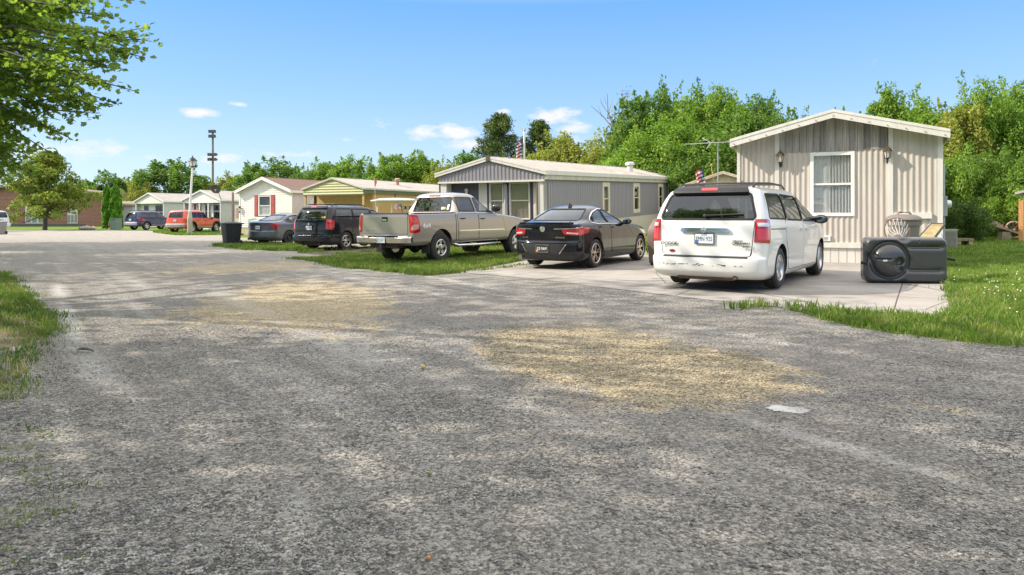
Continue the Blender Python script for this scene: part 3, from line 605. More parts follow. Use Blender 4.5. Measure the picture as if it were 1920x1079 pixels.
def suv(root, pm, lv, wb, plt, trim, wins, rw, tlq, sill, Rr, rails=True, flare=None, top=1.78):
    c = Car(lv, (3.4, 2.8)); xr = lv[4][1]
    c.body('body', [pm, M_dark], root, cuts=[wells((0, wb), Rr + .06, Rr + .02, .52), c.solid(np.linspace(.6, top - .1, 12), .08, .07, mi=1, x01=(-1.5, wb - .55))] + [side_cut(w) for w in wins] + [end_cut(rw, -1.8, -.3)])
    for w in wins:
        for sg in (-1, 1): c.patch('window', 'side', w, -.006, M_tint, root, sg, dep=.004, nu=14, r=.04); c.frame('window_frame', 'side', w, .022, M_dark, root, sg, r=.04)
    c.patch('rear_window', 'rear', rw, -.004, M_clear, root, dep=.004, nu=18, r=.05); c.frame('rear_window_seal', 'rear', rw, .02, M_dark, root, r=.05)
    for sg in (-1, 1):
        c.patch('tail_light', 'q', tlq, .008, M_red, root, sg, dep=.02, nu=10, nv=6, r=.02)
        c.patch('headlight', 'q', [(2.4, .8), (2.85, .8), (2.85, .95), (2.3, .97)], .006, M_lens, root, sg, r=.02)
        if rails: MB().tube([(-.6, sg * .66, top - .03), (-.5, sg * .66, top + .03), (1.1, sg * .67, top + .03), (1.25, sg * .67, top - .03)], .022, 6).build('roof_rail', M_black, root, smooth=60)
        c.patch('cladding', 'side', sill, .015, trim, root, sg, nu=18, nv=4, r=.02)
        if flare:
            for x in (0, wb):
                pts = [(x + (Rr + .07) * math.cos(a), Rr + .02 + (Rr + .07) * math.sin(a)) for a in np.linspace(-.1, math.pi + .1, 20)]
                rows = [[tuple(c.pt('side', np.array([x + (px_ - x) * k_]), np.array([Rr + .02 + (pz - Rr - .02) * k_]), o_, sg)[0]) for px_, pz in pts] for k_, o_ in ((1.16, .0), (1.14, .035), (.97, .04), (.95, -.03))]
                MB().grid(rows).build('fender_flare', flare, root, smooth=50)
    c.patch('rear_bumper', 'rear', [(-.86, .46), (.86, .46), (.86, .70), (-.86, .70)], .05, trim, root, dep=.06, nu=20, nv=6, r=.04)
    plate(root, (xr - .02, .0, .95), (0, 0, 0), PL_I, INK, plt)
    door(c, root, [(wb - 1.95 + .55, .48), (wb - .58, .48), (wb - .55, .98), (wb - 1.4, 1.0)], pm, wb - 1.25, .95, M_black); door(c, root, [(.55, .48), (wb - 1.42, .48), (wb - 1.42, 1.0), (.35, 1.0), (.35, .85)], pm, .55, .97, M_black)
    mirrors(root, wb - .68, .88, 1.14, M_black, 1.0); seats(root, [(1.2, (-.4, .4)), (.3, (-.4, .4))], M_seat, .6, .25, 1.15)
    add_wheels(root, (0, wb), 1.58, Rr, Rr - .15, .24, dict(n=5, wi=.09, wo=.10, m=0, hub=.08), [M_alloy, M_alloydark])
    return c
nv = empty('sport_utility_vehicle', 'navy blue suv with silver wheels beside the arborvitae and the orange suv', 'suv')
lvn = [(.32, -.95, 3.6, .86, .3, .5), (.40, -1.06, 3.76, .92, .3, .7), (.68, -1.08, 3.80, .94, .3, .8), (.72, -1.02, 3.8, .94, .3, .8), (.90, -1.0, 3.74, .94, .3, .8), (1.0, -.99, 3.5, .935, .3, .8), (1.06, -.98, 2.8, .92, .3, .7), (1.10, -.97, 2.5, .91, .3, .6), (1.4, -.86, 1.95, .82, .32, .5), (1.62, -.72, 1.6, .75, .34, .4), (1.70, -.6, 1.4, .68, .34, .35), (1.745, -.4, 1.1, .5, .3, .3), (1.76, -.1, .7, .25, .1, .1)]
suv(nv, V_B, lvn, 2.87, 'DK 902', P('grey_bumper', (.28, .26, .30), .5, var=.15), [[(-.62, 1.14), (.22, 1.13), (.22, 1.56), (-.42, 1.56)], [(.32, 1.13), (1.05, 1.12), (1.02, 1.56), (.32, 1.57)], [(1.12, 1.12), (2.0, 1.1), (1.78, 1.33), (1.5, 1.52), (1.1, 1.56)]], [(-.68, 1.12), (.68, 1.12), (.58, 1.58), (-.58, 1.58)], [(.72, .86), (1.15, .86), (1.12, 1.06), (.72, 1.06)], [(.45, .33), (2.4, .33), (2.4, .50), (.45, .50)], .37, True, None, 1.76)
place_car(nv, -34.2, 66.2, R(66), 2.87)
orv = empty('sport_utility_vehicle', 'orange red boxy suv with dark wheel flares behind the lamp post', 'suv')
lvo = [(.34, -.80, 3.3, .84, .25, .4), (.42, -.90, 3.48, .90, .25, .5), (.66, -.92, 3.52, .92, .25, .5), (.70, -.86, 3.52, .92, .24, .5), (.95, -.85, 3.48, .92, .24, .5), (1.05, -.84, 3.3, .915, .24, .5), (1.12, -.83, 2.6, .90, .24, .5), (1.16, -.82, 2.15, .89, .24, .45), (1.45, -.74, 1.80, .82, .24, .4), (1.64, -.66, 1.55, .77, .26, .35), (1.71, -.58, 1.4, .72, .26, .3), (1.75, -.42, 1.15, .58, .25, .25), (1.765, -.2, .8, .3, .1, .1)]
suv(orv, V_O, lvo, 2.76, 'HJ 6613', P('taupe_bumper', (.33, .31, .29), .6, var=.1), [[(-.42, 1.2), (.50, 1.19), (.50, 1.57), (-.36, 1.57)], [(.58, 1.19), (1.06, 1.18), (1.04, 1.57), (.58, 1.575)], [(1.14, 1.18), (1.82, 1.17), (1.66, 1.36), (1.48, 1.55), (1.12, 1.57)]], [(-.64, 1.18), (.64, 1.18), (.58, 1.60), (-.58, 1.60)], [(.74, .80), (1.10, .80), (1.08, 1.10), (.74, 1.10)], [(.45, .36), (2.3, .36), (2.3, .52), (.45, .52)], .38, False, M_black, 1.765)
place_car(orv, -25.6, 56.0, R(74), 2.76)
wc = empty('sport_utility_vehicle', 'white car tail at the left edge beside a grey bin, before the brick building', 'suv')
suv(wc, V_W, lvo, 2.76, 'RT 110', V_W, [[(-.42, 1.2), (1.06, 1.18), (1.04, 1.57), (-.36, 1.57)]], [(-.64, 1.18), (.64, 1.18), (.58, 1.60), (-.58, 1.60)], [(.74, .80), (1.10, .80), (1.08, 1.10), (.74, 1.10)], [(.45, .36), (2.3, .36), (2.3, .52), (.45, .52)], .36, False, None, 1.765)
place_car(wc, -43.2, 59.9, R(172), 2.76)
# ------------------------------------------------------------------ camera, sun, sky
cam = bpy.data.cameras.new('camera'); co = bpy.data.objects.new('camera', cam); COL.objects.link(co); SC.camera = co
co.location = (0, 0, CH); co.rotation_euler = (R(90), 0, 0)
cam.sensor_width = 36; cam.lens = F / 1920 * 36; cam.shift_y = -(539.5 - HZ) / 1920; cam.clip_start = .05; cam.clip_end = 4000
SUN = Vector((.957, -.06, -.70)).normalized()
sl = bpy.data.lights.new('sun', 'SUN'); sl.energy = 2.4; sl.angle = R(.5); sl.color = (1, .90, .77)
so = bpy.data.objects.new('sun', sl); COL.objects.link(so); so.rotation_euler = SUN.to_track_quat('-Z', 'Y').to_euler()
w = bpy.data.worlds.new('World'); SC.world = w; w.use_nodes = True; nt = w.node_tree; bg = nt.nodes['Background']
sk = nt.nodes.new('ShaderNodeTexSky'); sk.sky_type = 'NISHITA'; sk.sun_disc = False
sk.sun_elevation = math.asin(-SUN.z); sk.sun_rotation = math.atan2(-SUN.x, -SUN.y) % 6.2831853
sk.altitude = 300; sk.air_density = 1.0; sk.dust_density = .3; sk.ozone_density = 3.0
tc = nt.nodes.new('ShaderNodeTexCoord')
hs = nt.nodes.new('ShaderNodeHueSaturation'); hs.inputs['Saturation'].default_value = 1.1; hs.inputs['Value'].default_value = 1.0; nt.links.new(sk.outputs[0], hs.inputs['Color'])
sz = nt.nodes.new('ShaderNodeSeparateXYZ'); nt.links.new(tc.outputs['Generated'], sz.inputs[0])
K = 1 / (.15 * 2.64)
grad = ramp(nt, math_(nt, 'MULTIPLY', sz.outputs[2], 2.0, True), [(0, (.58 * K, .745 * K, .96 * K)), (.14, (.52 * K, .70 * K, .99 * K)), (.32, (.335 * K, .585 * K, 1.0 * K)), (.56, (.18 * K, .455 * K, 1.0 * K)), (.72, (1.0 * K, 1.06 * K, 1.2 * K)), (1.0, (1.95 * K, 1.88 * K, 1.82 * K))])  # upper stops raised, out of view, as added fill for shaded ground
skc = mixc(nt, .88, hs.outputs[0], grad)
# small fair-weather clouds low in the sky, by direction
cl = None
nv_ = nt.nodes.new('ShaderNodeMapping'); nv_.inputs['Scale'].default_value = (34, 34, 80); nt.links.new(tc.outputs['Generated'], nv_.inputs[0])
cn = noise(nt, nv_.outputs[0], 1.0, 8, .62)
for (px, py, sx_, sz_, a) in ((372, 212, 34, 10, 1.0), (165, 278, 60, 22, .75), (290, 297, 34, 8, .6), (446, 196, 18, 6, .6), (795, 249, 42, 15, 1.0), (858, 247, 44, 17, 1.1), (1040, 218, 52, 18, 1.0), (1075, 240, 40, 14, .8), (880, 272, 60, 16, .8), (943, 209, 16, 7, .7), (718, 236, 26, 14, .45), (545, 290, 80, 12, .5), (415, 300, 70, 12, .55), (1060, 258, 40, 12, .6), (60, 285, 60, 22, .6), (640, 262, 30, 6, .35), (1640, 115, 10, 8, .4), (-300, 230, 200, 40, .9), (2300, 200, 220, 40, .9), (2900, 260, 300, 40, .8)):
    d = Vector(((px - 960) / F, 1, (HZ - py) / F)).normalized()
    sub = nt.nodes.new('ShaderNodeVectorMath'); sub.operation = 'SUBTRACT'; nt.links.new(tc.outputs['Generated'], sub.inputs[0]); sub.inputs[1].default_value = d
    ml = nt.nodes.new('ShaderNodeVectorMath'); ml.operation = 'MULTIPLY'; nt.links.new(sub.outputs[0], ml.inputs[0]); ml.inputs[1].default_value = (F / sx_, F / sx_, F / sz_)
    ln = nt.nodes.new('ShaderNodeVectorMath'); ln.operation = 'LENGTH'; nt.links.new(ml.outputs[0], ln.inputs[0])
    v_ = math_(nt, 'MULTIPLY', math_(nt, 'SUBTRACT', 1.25, ln.outputs['Value'], True), a)
    cl = v_ if cl is None else math_(nt, 'MAXIMUM', cl, v_)
cm = math_(nt, 'MULTIPLY', math_(nt, 'SUBTRACT', math_(nt, 'ADD', cl, math_(nt, 'MULTIPLY', cn, 2.2)), 1.35), 1.5, True)
cm = math_(nt, 'MULTIPLY', cm, math_(nt, 'MULTIPLY', cl, 3, True), True)
nt.links.new(mixc(nt, math_(nt, 'MULTIPLY', cm, .95), skc, (1.0 * K, 1.0 * K, 1.03 * K)), bg.inputs[0]); bg.inputs[1].default_value = .15
vs = SC.view_settings; vs.view_transform = 'Standard'; vs.look = 'None'; vs.gamma = 1; vs.exposure = 1.4
SC.cycles.max_bounces = 8; SC.cycles.transparent_max_bounces = 24; SC.cycles.diffuse_bounces = 4

# ------------------------------------------------------------------ ground sheets
def coordT(nt, rot, sx, sy):
    tc_ = nt.nodes.new('ShaderNodeTexCoord'); mp = nt.nodes.new('ShaderNodeMapping'); mp.vector_type = 'TEXTURE'
    mp.inputs['Rotation'].default_value = (0, 0, rot); mp.inputs['Scale'].default_value = (sx, sy, 1); nt.links.new(tc_.outputs['Object'], mp.inputs[0]); return mp.outputs[0]
def ground_mat(name, kind):
    m, nt, b = newmat(name); v = coord(nt); fine = noise(nt, v, 38, 6, .7); mid = noise(nt, v, 1.3, 6, .6); big = noise(nt, v, .16, 4, .55)
    b.inputs['Specular IOR Level'].default_value = .25
    if kind == 'road':
        vo = nt.nodes.new('ShaderNodeTexVoronoi'); vo.inputs['Scale'].default_value = 50; nt.links.new(v, vo.inputs['Vector'])
        vo2 = nt.nodes.new('ShaderNodeTexVoronoi'); vo2.inputs['Scale'].default_value = 105; nt.links.new(v, vo2.inputs['Vector'])
        trk = noise(nt, coordT(nt, R(33.7), .55, 9), 1, 5, .6)
        trk2 = noise(nt, coordT(nt, R(35), .30, 7), 1, 5, .6)
        s_ = nt.nodes.new('ShaderNodeSeparateColor'); nt.links.new(vo.outputs['Color'], s_.inputs[0])
        s2 = nt.nodes.new('ShaderNodeSeparateColor'); nt.links.new(vo2.outputs['Color'], s2.inputs[0])
        t_ = math_(nt, 'ADD', math_(nt, 'MULTIPLY', trk, .55), math_(nt, 'MULTIPLY', trk2, .45))
        base = ramp(nt, t_, [(.36, (.165, .157, .143)), (.5, (.207, .197, .18)), (.58, (.26, .248, .228)), (.70, (.36, .345, .32))])
        peb = math_(nt, 'ADD', math_(nt, 'MULTIPLY', s_.outputs[0], .55), math_(nt, 'MULTIPLY', s2.outputs[1], .45))
        loose = ramp(nt, mid, [(.30, (.1, .1, .1)), (.68, (1, 1, 1))])
        k = ramp(nt, peb, [(.12, (.24, .24, .235)), (.45, (.88, .88, .87)), (.85, (2.15, 2.11, 2.03))])
        base = mixc(nt, math_(nt, 'ADD', math_(nt, 'MULTIPLY', loose, .5), .5), base, mixc(nt, 1, base, k, 'MULTIPLY'))
        base = mixc(nt, .5, base, ramp(nt, fine, [(.3, (.55, .55, .55)), (.7, (1.4, 1.4, 1.38))]), 'MULTIPLY')
        base = mixc(nt, ramp(nt, big, [(.45, (0, 0, 0)), (.7, (.5, .5, .5))]), base, (.20, .175, .145))
        msk = None
        for (cx, cy, rx, ry, ro, a) in PATCHES:
            mp = nt.nodes.new('ShaderNodeMapping'); mp.vector_type = 'TEXTURE'; mp.inputs['Location'].default_value = (cx, cy, 0); mp.inputs['Rotation'].default_value = (0, 0, ro); mp.inputs['Scale'].default_value = (rx, ry, 1e3)
            nt.links.new(v, mp.inputs[0]); ln = nt.nodes.new('ShaderNodeVectorMath'); ln.operation = 'LENGTH'; nt.links.new(mp.outputs[0], ln.inputs[0])
            q = math_(nt, 'MULTIPLY', math_(nt, 'SUBTRACT', 1.5, ln.outputs['Value'], True), a); msk = q if msk is None else math_(nt, 'MAXIMUM', msk, q)
        nz = noise(nt, v, 2.2, 7, .68)
        pm = ramp(nt, math_(nt, 'ADD', msk, math_(nt, 'MULTIPLY', nz, 1.3)), [(.0, (0, 0, 0)), (.40, (0, 0, 0)), (.62, (.35, .35, .35)), (.78, (1, 1, 1))]) if False else math_(nt, 'MULTIPLY', math_(nt, 'SUBTRACT', math_(nt, 'ADD', msk, math_(nt, 'MULTIPLY', math_(nt, 'SUBTRACT', nz, .5), 2.0)), .40), 3.6, True)
        tan = ramp(nt, peb, [(.1, (.11, .085, .05)), (.45, (.36, .29, .175)), (.8, (.58, .485, .32))])
        base = mixc(nt, math_(nt, 'MULTIPLY', pm, .92), base, tan)
        for (px0, py0, L_, W_, ro, a) in ((128, 600, 2.6, .13, 33.7, .8), (112, 545, 1.6, .16, 33.7, .9), (175, 690, 1.0, .2, 33.7, .5), (640, 655, 2.0, .2, 33.7, .3), (430, 560, 3.0, .22, 33.7, .35), (250, 530, 4, .25, 33.7, .3), (1600, 845, 1.2, .10, 33.7, .2), (1440, 800, 1.2, .14, 33.7, .16), (560, 960, .35, .08, 20, .4), (1080, 800, 1.5, .2, 33.7, .15)):
            cx, cy = G(px0, py0); mp = nt.nodes.new('ShaderNodeMapping'); mp.vector_type = 'TEXTURE'; mp.inputs['Location'].default_value = (cx, cy, 0); mp.inputs['Rotation'].default_value = (0, 0, R(ro)); mp.inputs['Scale'].default_value = (W_, L_, 1e3)
            nt.links.new(v, mp.inputs[0]); ln = nt.nodes.new('ShaderNodeVectorMath'); ln.operation = 'LENGTH'; nt.links.new(mp.outputs[0], ln.inputs[0])
            q = math_(nt, 'MULTIPLY', math_(nt, 'SUBTRACT', 1.2, math_(nt, 'ADD', ln.outputs['Value'], math_(nt, 'MULTIPLY', math_(nt, 'SUBTRACT', nz, .5), 1.6)), True), a, True)
            base = mixc(nt, q, base, (.50, .485, .455))
        sxyz = nt.nodes.new('ShaderNodeSeparateXYZ'); nt.links.new(v, sxyz.inputs[0])
        fr = math_(nt, 'MULTIPLY', math_(nt, 'SUBTRACT', sxyz.outputs[1], 9), .03, True)
        base = mixc(nt, math_(nt, 'MULTIPLY', fr, .75), base, ramp(nt, mid, [(.3, (.33, .305, .27)), (.7, (.45, .42, .375))]))
        nt.links.new(base, b.inputs['Base Color']); b.inputs['Roughness'].default_value = .95
        hh = math_(nt, 'ADD', math_(nt, 'MULTIPLY', math_(nt, 'SUBTRACT', .6, vo.outputs['Distance']), math_(nt, 'ADD', math_(nt, 'MULTIPLY', loose, .8), .35)), math_(nt, 'MULTIPLY', fine, .5))
        bump(nt, b, hh, .9, .02)
    elif kind == 'concrete':
        base = ramp(nt, mid, [(.3, (.295, .275, .248)), (.7, (.385, .36, .328))])
        base = mixc(nt, .35, base, ramp(nt, fine, [(.3, (.7, .7, .7)), (.7, (1.2, 1.2, 1.2))]), 'MULTIPLY')
        base = mixc(nt, ramp(nt, noise(nt, v, .55, 5, .65), [(.50, (0, 0, 0)), (.72, (.6, .6, .6))]), base, (.19, .15, .11))
        br = nt.nodes.new('ShaderNodeTexBrick'); br.offset = 0; br.inputs['Scale'].default_value = 1; br.inputs['Mortar Size'].default_value = .012; br.inputs['Brick Width'].default_value = 3.1; br.inputs['Row Height'].default_value = 3.4; br.inputs['Mortar Smooth'].default_value = .3
        nt.links.new(coord(nt, (1, 1, 1), (0, 0, R(30)), (.4, .9, 0)), br.inputs['Vector'])
        wv = nt.nodes.new('ShaderNodeTexVoronoi'); wv.feature = 'DISTANCE_TO_EDGE'; wv.inputs['Scale'].default_value = .33
        nt.links.new(mixc(nt, .16, v, N(nt, 'ShaderNodeTexNoise').outputs[1]), wv.inputs['Vector'])
        crack = math_(nt, 'SUBTRACT', 1, math_(nt, 'MULTIPLY', wv.outputs['Distance'], 160), True)
        base = mixc(nt, math_(nt, 'MAXIMUM', br.outputs['Fac'], math_(nt, 'MULTIPLY', crack, .8)), base, (.09, .08, .065))
        nt.links.new(base, b.inputs['Base Color']); b.inputs['Roughness'].default_value = .9; bump(nt, b, fine, .3, .008)
    else:
        base = ramp(nt, mid, [(.3, (.095, .165, .025)), (.55, (.14, .22, .035)), (.75, (.20, .24, .06))]) if kind == 'grass' else ramp(nt, mid, [(.35, (.13, .11, .08)), (.6, (.19, .165, .12)), (.75, (.14, .17, .05))])
        base = mixc(nt, .7, base, ramp(nt, fine, [(.3, (.45, .45, .45)), (.7, (1.5, 1.5, 1.4))]), 'MULTIPLY')
        base = mixc(nt, ramp(nt, big, [(.5, (0, 0, 0)), (.75, (.5, .5, .5))]), base, (.17, .18, .05))
        nt.links.new(base, b.inputs['Base Color']); b.inputs['Roughness'].default_value = 1; b.inputs['Specular IOR Level'].default_value = .1; bump(nt, b, fine, .6, .03)
    return m
def pell(px0, px1, py0, py1, ro, a):
    """ellipse on the ground that spans a given stretch of the road"""
    cx, cy = G((px0 + px1) / 2, (py0 + py1) / 2); x0, _ = G(px0, (py0 + py1) / 2); x1, _ = G(px1, (py0 + py1) / 2); _, ya = G(960, py0); _, yb = G(960, py1)
    return (cx, cy, abs(x1 - x0) / 2, abs(ya - yb) / 2, ro, a)
PATCHES = [pell(905, 1260, 610, 700, R(-12), 1.0), pell(1040, 1470, 645, 748, R(-10), 1.1), pell(900, 1120, 612, 660, 0, 1.0), pell(1240, 1480, 680, 742, R(-8), .9), pell(330, 600, 488, 514, 0, .9), pell(400, 740, 512, 612, R(20), .88), pell(320, 600, 545, 616, R(10), .74), pell(560, 780, 540, 600, 0, .5), pell(1640, 1830, 745, 785, R(-30), .52), pell(150, 260, 462, 500, 0, .4)]
ROADP = [(-4.2, -8), (20, -8), (15, 4), (11, 9), (10.4, 14), (8, 18.5), (5, 20.5), (3.2, 24), (-1, 27), (-3.5, 30), (-6, 33.5), (-9, 38), (-13, 42), (-17.5, 45), (-19.5, 50), (-22.5, 55), (-26, 62.5), (-36, 65.5), (-47, 66), (-80, 67), (-80, 42), (-40, 34), (-22, 24)] + [(-15.5, 18), (-10.5, 12.5), (-8.2, 9.5), (-6.2, 5.5), (-4.4, 1.5)]
def sheet(name, poly, off, mat, step=1.0, **kw):
    bm = bmesh.new(); bm.faces.new([bm.verts.new((x, y, 0)) for x, y in poly])
    xs = [p[0] for p in poly]; ys = [p[1] for p in poly]
    for ax, lo, hi in ((0, min(xs), max(xs)), (1, min(ys), max(ys))):
        t = math.floor(lo) + step
        while t < hi:
            c = [0, 0, 0]; c[ax] = t; n = [0, 0, 0]; n[ax] = 1
            bmesh.ops.bisect_plane(bm, geom=bm.verts[:] + bm.edges[:] + bm.faces[:], plane_co=c, plane_no=n); t += step
    for v_ in bm.verts: v_.co.z = h1(v_.co.x, v_.co.y) + off
    for f in bm.faces:
        if f.normal.z < 0: f.normal_flip()
    bmesh.ops.recalc_face_normals(bm, faces=bm.faces); bm.normal_update()
    if sum(f.normal.z for f in bm.faces) < 0: bmesh.ops.reverse_faces(bm, faces=bm.faces)
    me = bpy.data.meshes.new(name); bm.to_mesh(me); bm.free(); me.materials.append(mat); me.shade_smooth()
    return link(name, me, None, **kw)
def jag(px, amp=.12, n=5):
    """pixel outline -> ground polygon with an irregular edge"""
    pts = [np.array(G(*p)) if p[0] is not None else None for p in px]; out = []
    for i, a in enumerate(pts):
        b = pts[(i + 1) % len(pts)]
        for t in np.linspace(0, 1, n + 1)[:-1]:
            q = a + (b - a) * t; d = np.linalg.norm(b - a); out.append(tuple(q + rng.normal(0, min(amp, d * .06), 2) * (t > 0)))
    return out
gx = np.unique(np.concatenate([np.arange(-90, 61, 1.5), np.linspace(-1500, -90, 14), np.linspace(60, 1500, 14)])); gy = np.unique(np.concatenate([np.arange(-15, 110, 1.5), np.linspace(110, 3000, 16), np.linspace(-300, -15, 5)]))
XX, YY = np.meshgrid(gx, gy); V = np.stack([XX, YY, hgt(XX, YY) - .035], -1).reshape(-1, 3); nx = len(gx)
ii = np.arange((len(gy) - 1) * nx).reshape(len(gy) - 1, nx)[:, :-1].ravel()
M_grass = ground_mat('lawn', 'grass'); M_dirt = ground_mat('worn_turf', 'dirt')
arr_mesh('ground', V, np.stack([ii, ii + 1, ii + nx + 1, ii + nx], 1), M_grass, None, True, kind='structure')
sheet('road', ROADP, .0, ground_mat('gravel', 'road'), kind='structure')
DRIVE = [G(*p) for p in ((868, 512), (930, 517), (1000, 523), (1100, 536), (1200, 548), (1300, 560), (1400, 570), (1480, 579), (1560, 588), (1700, 596), (1768, 602), (1780, 575), (1776, 540), (1772, 510), (1768, 494))] + [(10.3, 17.4), (6.0, 19.6), (4.4, 22.5), (2.4, 22.6), (.6, 20.3)]
sheet('driveway', DRIVE, .005, ground_mat('concrete', 'concrete'), kind='structure')
LAWN_R = [tuple(p) for p in jag([(1474, 581), (1520, 590), (1560, 601), (1650, 622), (1760, 634), (1919, 652)], .10, 5)[:-5]] + [(13, 4), (40, 6), (40, 50), (14, 45), (11.6, 30), (10.55, 18.2)] + [G(*p) for p in ((1772, 492), (1779, 515), (1786, 545), (1793, 572), (1780, 600), (1700, 592), (1560, 585))]
sheet('lawn', LAWN_R, .009, M_grass, kind='structure')
STRIP_T = jag([(545, 486), (583, 489), (640, 501), (720, 509), (800, 517), (868, 512)], .12, 4)[:-4] + [(.5, 20.3), (2.3, 22.8), (1.4, 27.5), (-2.6, 29), (-3.8, 27.2), (-5.4, 23.6)]
sheet('grass_strip', STRIP_T, .004, M_dirt, kind='structure')
STRIP_M = jag([(396, 461), (470, 469), (556, 471.5), (580, 467), (556, 461), (520, 458), (452, 457.5)], .1, 3)
sheet('grass_strip', STRIP_M, .004, M_dirt, kind='structure')
STRIP_L = jag([(286, 436), (330, 441.5), (450, 441), (474, 437), (440, 428), (300, 431)], .2, 3)
sheet('grass_strip', STRIP_L, .006, M_grass, step=2, kind='structure')
DIRT_V = jag([(556, 475), (640, 480), (720, 478), (700, 466), (640, 462), (560, 466)], .15, 4)
sheet('dirt_patch', DIRT_V, .004, M_dirt, kind='structure')
VERGE = jag([(0, 509), (58, 559), (99, 598), (92, 622), (60, 640), (20, 652), (-40, 672)], .12, 5)[:-4] + [(-12, 7), (-24, 10), (-24, 23.6)]
sheet('verge', VERGE, .004, M_dirt, kind='structure')
px_, py_ = G(1478, 768.5)
pud = [(px_ + .135 * math.cos(a) * (1 + .07 * math.sin(2 * a + 2) + .05 * math.sin(9 * a) + .06 * math.sin(17 * a + 1) + .05 * math.sin(29 * a)), py_ + .095 * math.sin(a) * (1 + .15 * math.sin(4 * a)) - .02 * math.cos(a)) for a in np.linspace(0, 6.2832, 110)[:-1]]
sheet('puddle', pud, .0035, P('sky_toned_water', (.55, .55, .54), .04, var=.15, scale=9, spec=1.0), step=5, kind='structure')  # sky reflection put into the pale base colour of the water
# ------------------------------------------------------------------ homes
EX = np.array([.891, -.454]); ROTH = -math.asin(.454)
def wallmap(kind, W, L):
    return {'front': lambda s, o, z: (s, -o, z), 'right': lambda s, o, z: (W + o, s, z), 'left': lambda s, o, z: (-o, L - s, z), 'back': lambda s, o, z: (W - s, L + o, z)}[kind]
def panel(m, f, s0, s1, z0, ztop, prof, period, holes=(), mi=0):
    """vertical-rib sheet between s0 and s1, ztop(s) its upper edge, openings left out"""
    br = [s0, s1] + [h for H in holes for h in H[:2]]; k = math.floor(s0 / period)
    while k * period < s1:
        br += [k * period + p * period for p, _ in prof]; k += 1
    br = sorted({round(b, 4) for b in br if s0 - 1e-6 <= b <= s1 + 1e-6})
    ps = [p for p, _ in prof] + [1 + prof[0][0]]; hs_ = [h for _, h in prof] + [prof[0][1]]
    off = lambda s: float(np.interp((s / period) % 1, ps, hs_))
    for a, b in zip(br[:-1], br[1:]):
        mid = (a + b) / 2; segs = [(z0, None)]
        for (h0, h1_, q0, q1) in holes:
            if h0 < mid < h1_: segs = [(z0, q0), (q1, None)]
        for lo, hi in segs:
            m.add([f(a, off(a), lo), f(b, off(b), lo), f(b, off(b), hi if hi is not None else ztop(b)), f(a, off(a), hi if hi is not None else ztop(a))], [(0, 1, 2, 3)], mi)
def lap(m, f, s0, s1, z0, z1, ztop, row=.115, holes=(), mi=0, lip=.014):
    z = z0
    while z < z1 - .01:
        zb = min(z + row, z1); lo, hi = s0, s1
        ss = np.linspace(s0, s1, 200); ok = ss[np.array([ztop(q) for q in ss]) >= z + .005]
        if len(ok) < 2: break
        a0, a1 = ok[0], ok[-1]; ok2 = ss[np.array([ztop(q) for q in ss]) >= zb]
        b0, b1 = (ok2[0], ok2[-1]) if len(ok2) > 1 else ((a0 + a1) / 2 - .01, (a0 + a1) / 2 + .01)
        segs = [(a0, a1, b0, b1)]
        for (h0, h1_, q0, q1) in holes:
            if q0 - .01 < (z + zb) / 2 < q1 + .01:
                segs = [g for (c0, c1, d0, d1) in segs for g in (((c0, min(c1, h0), d0, min(d1, h0)) if c0 < h0 else None), ((max(c0, h1_), c1, max(d0, h1_), d1) if c1 > h1_ else None)) if g]
        for (c0, c1, d0, d1) in segs:
            m.add([f(c0, .002, z), f(c1, .002, z), f(c1, lip, z), f(c0, lip, z), f(d1, .002, zb), f(d0, .002, zb)], [(0, 1, 2, 3), (3, 2, 4, 5)], mi)
        z = zb
SINE = [(i / 8, .0095 * math.cos(2 * math.pi * i / 8)) for i in range(8)]
TRAP = [(0, 0), (.10, .0), (.2, .022), (.5, .022), (.6, 0)]
GROOVE = [(0, -.012), (.06, -.012), (.07, 0), (.93, 0), (.94, -.012)]
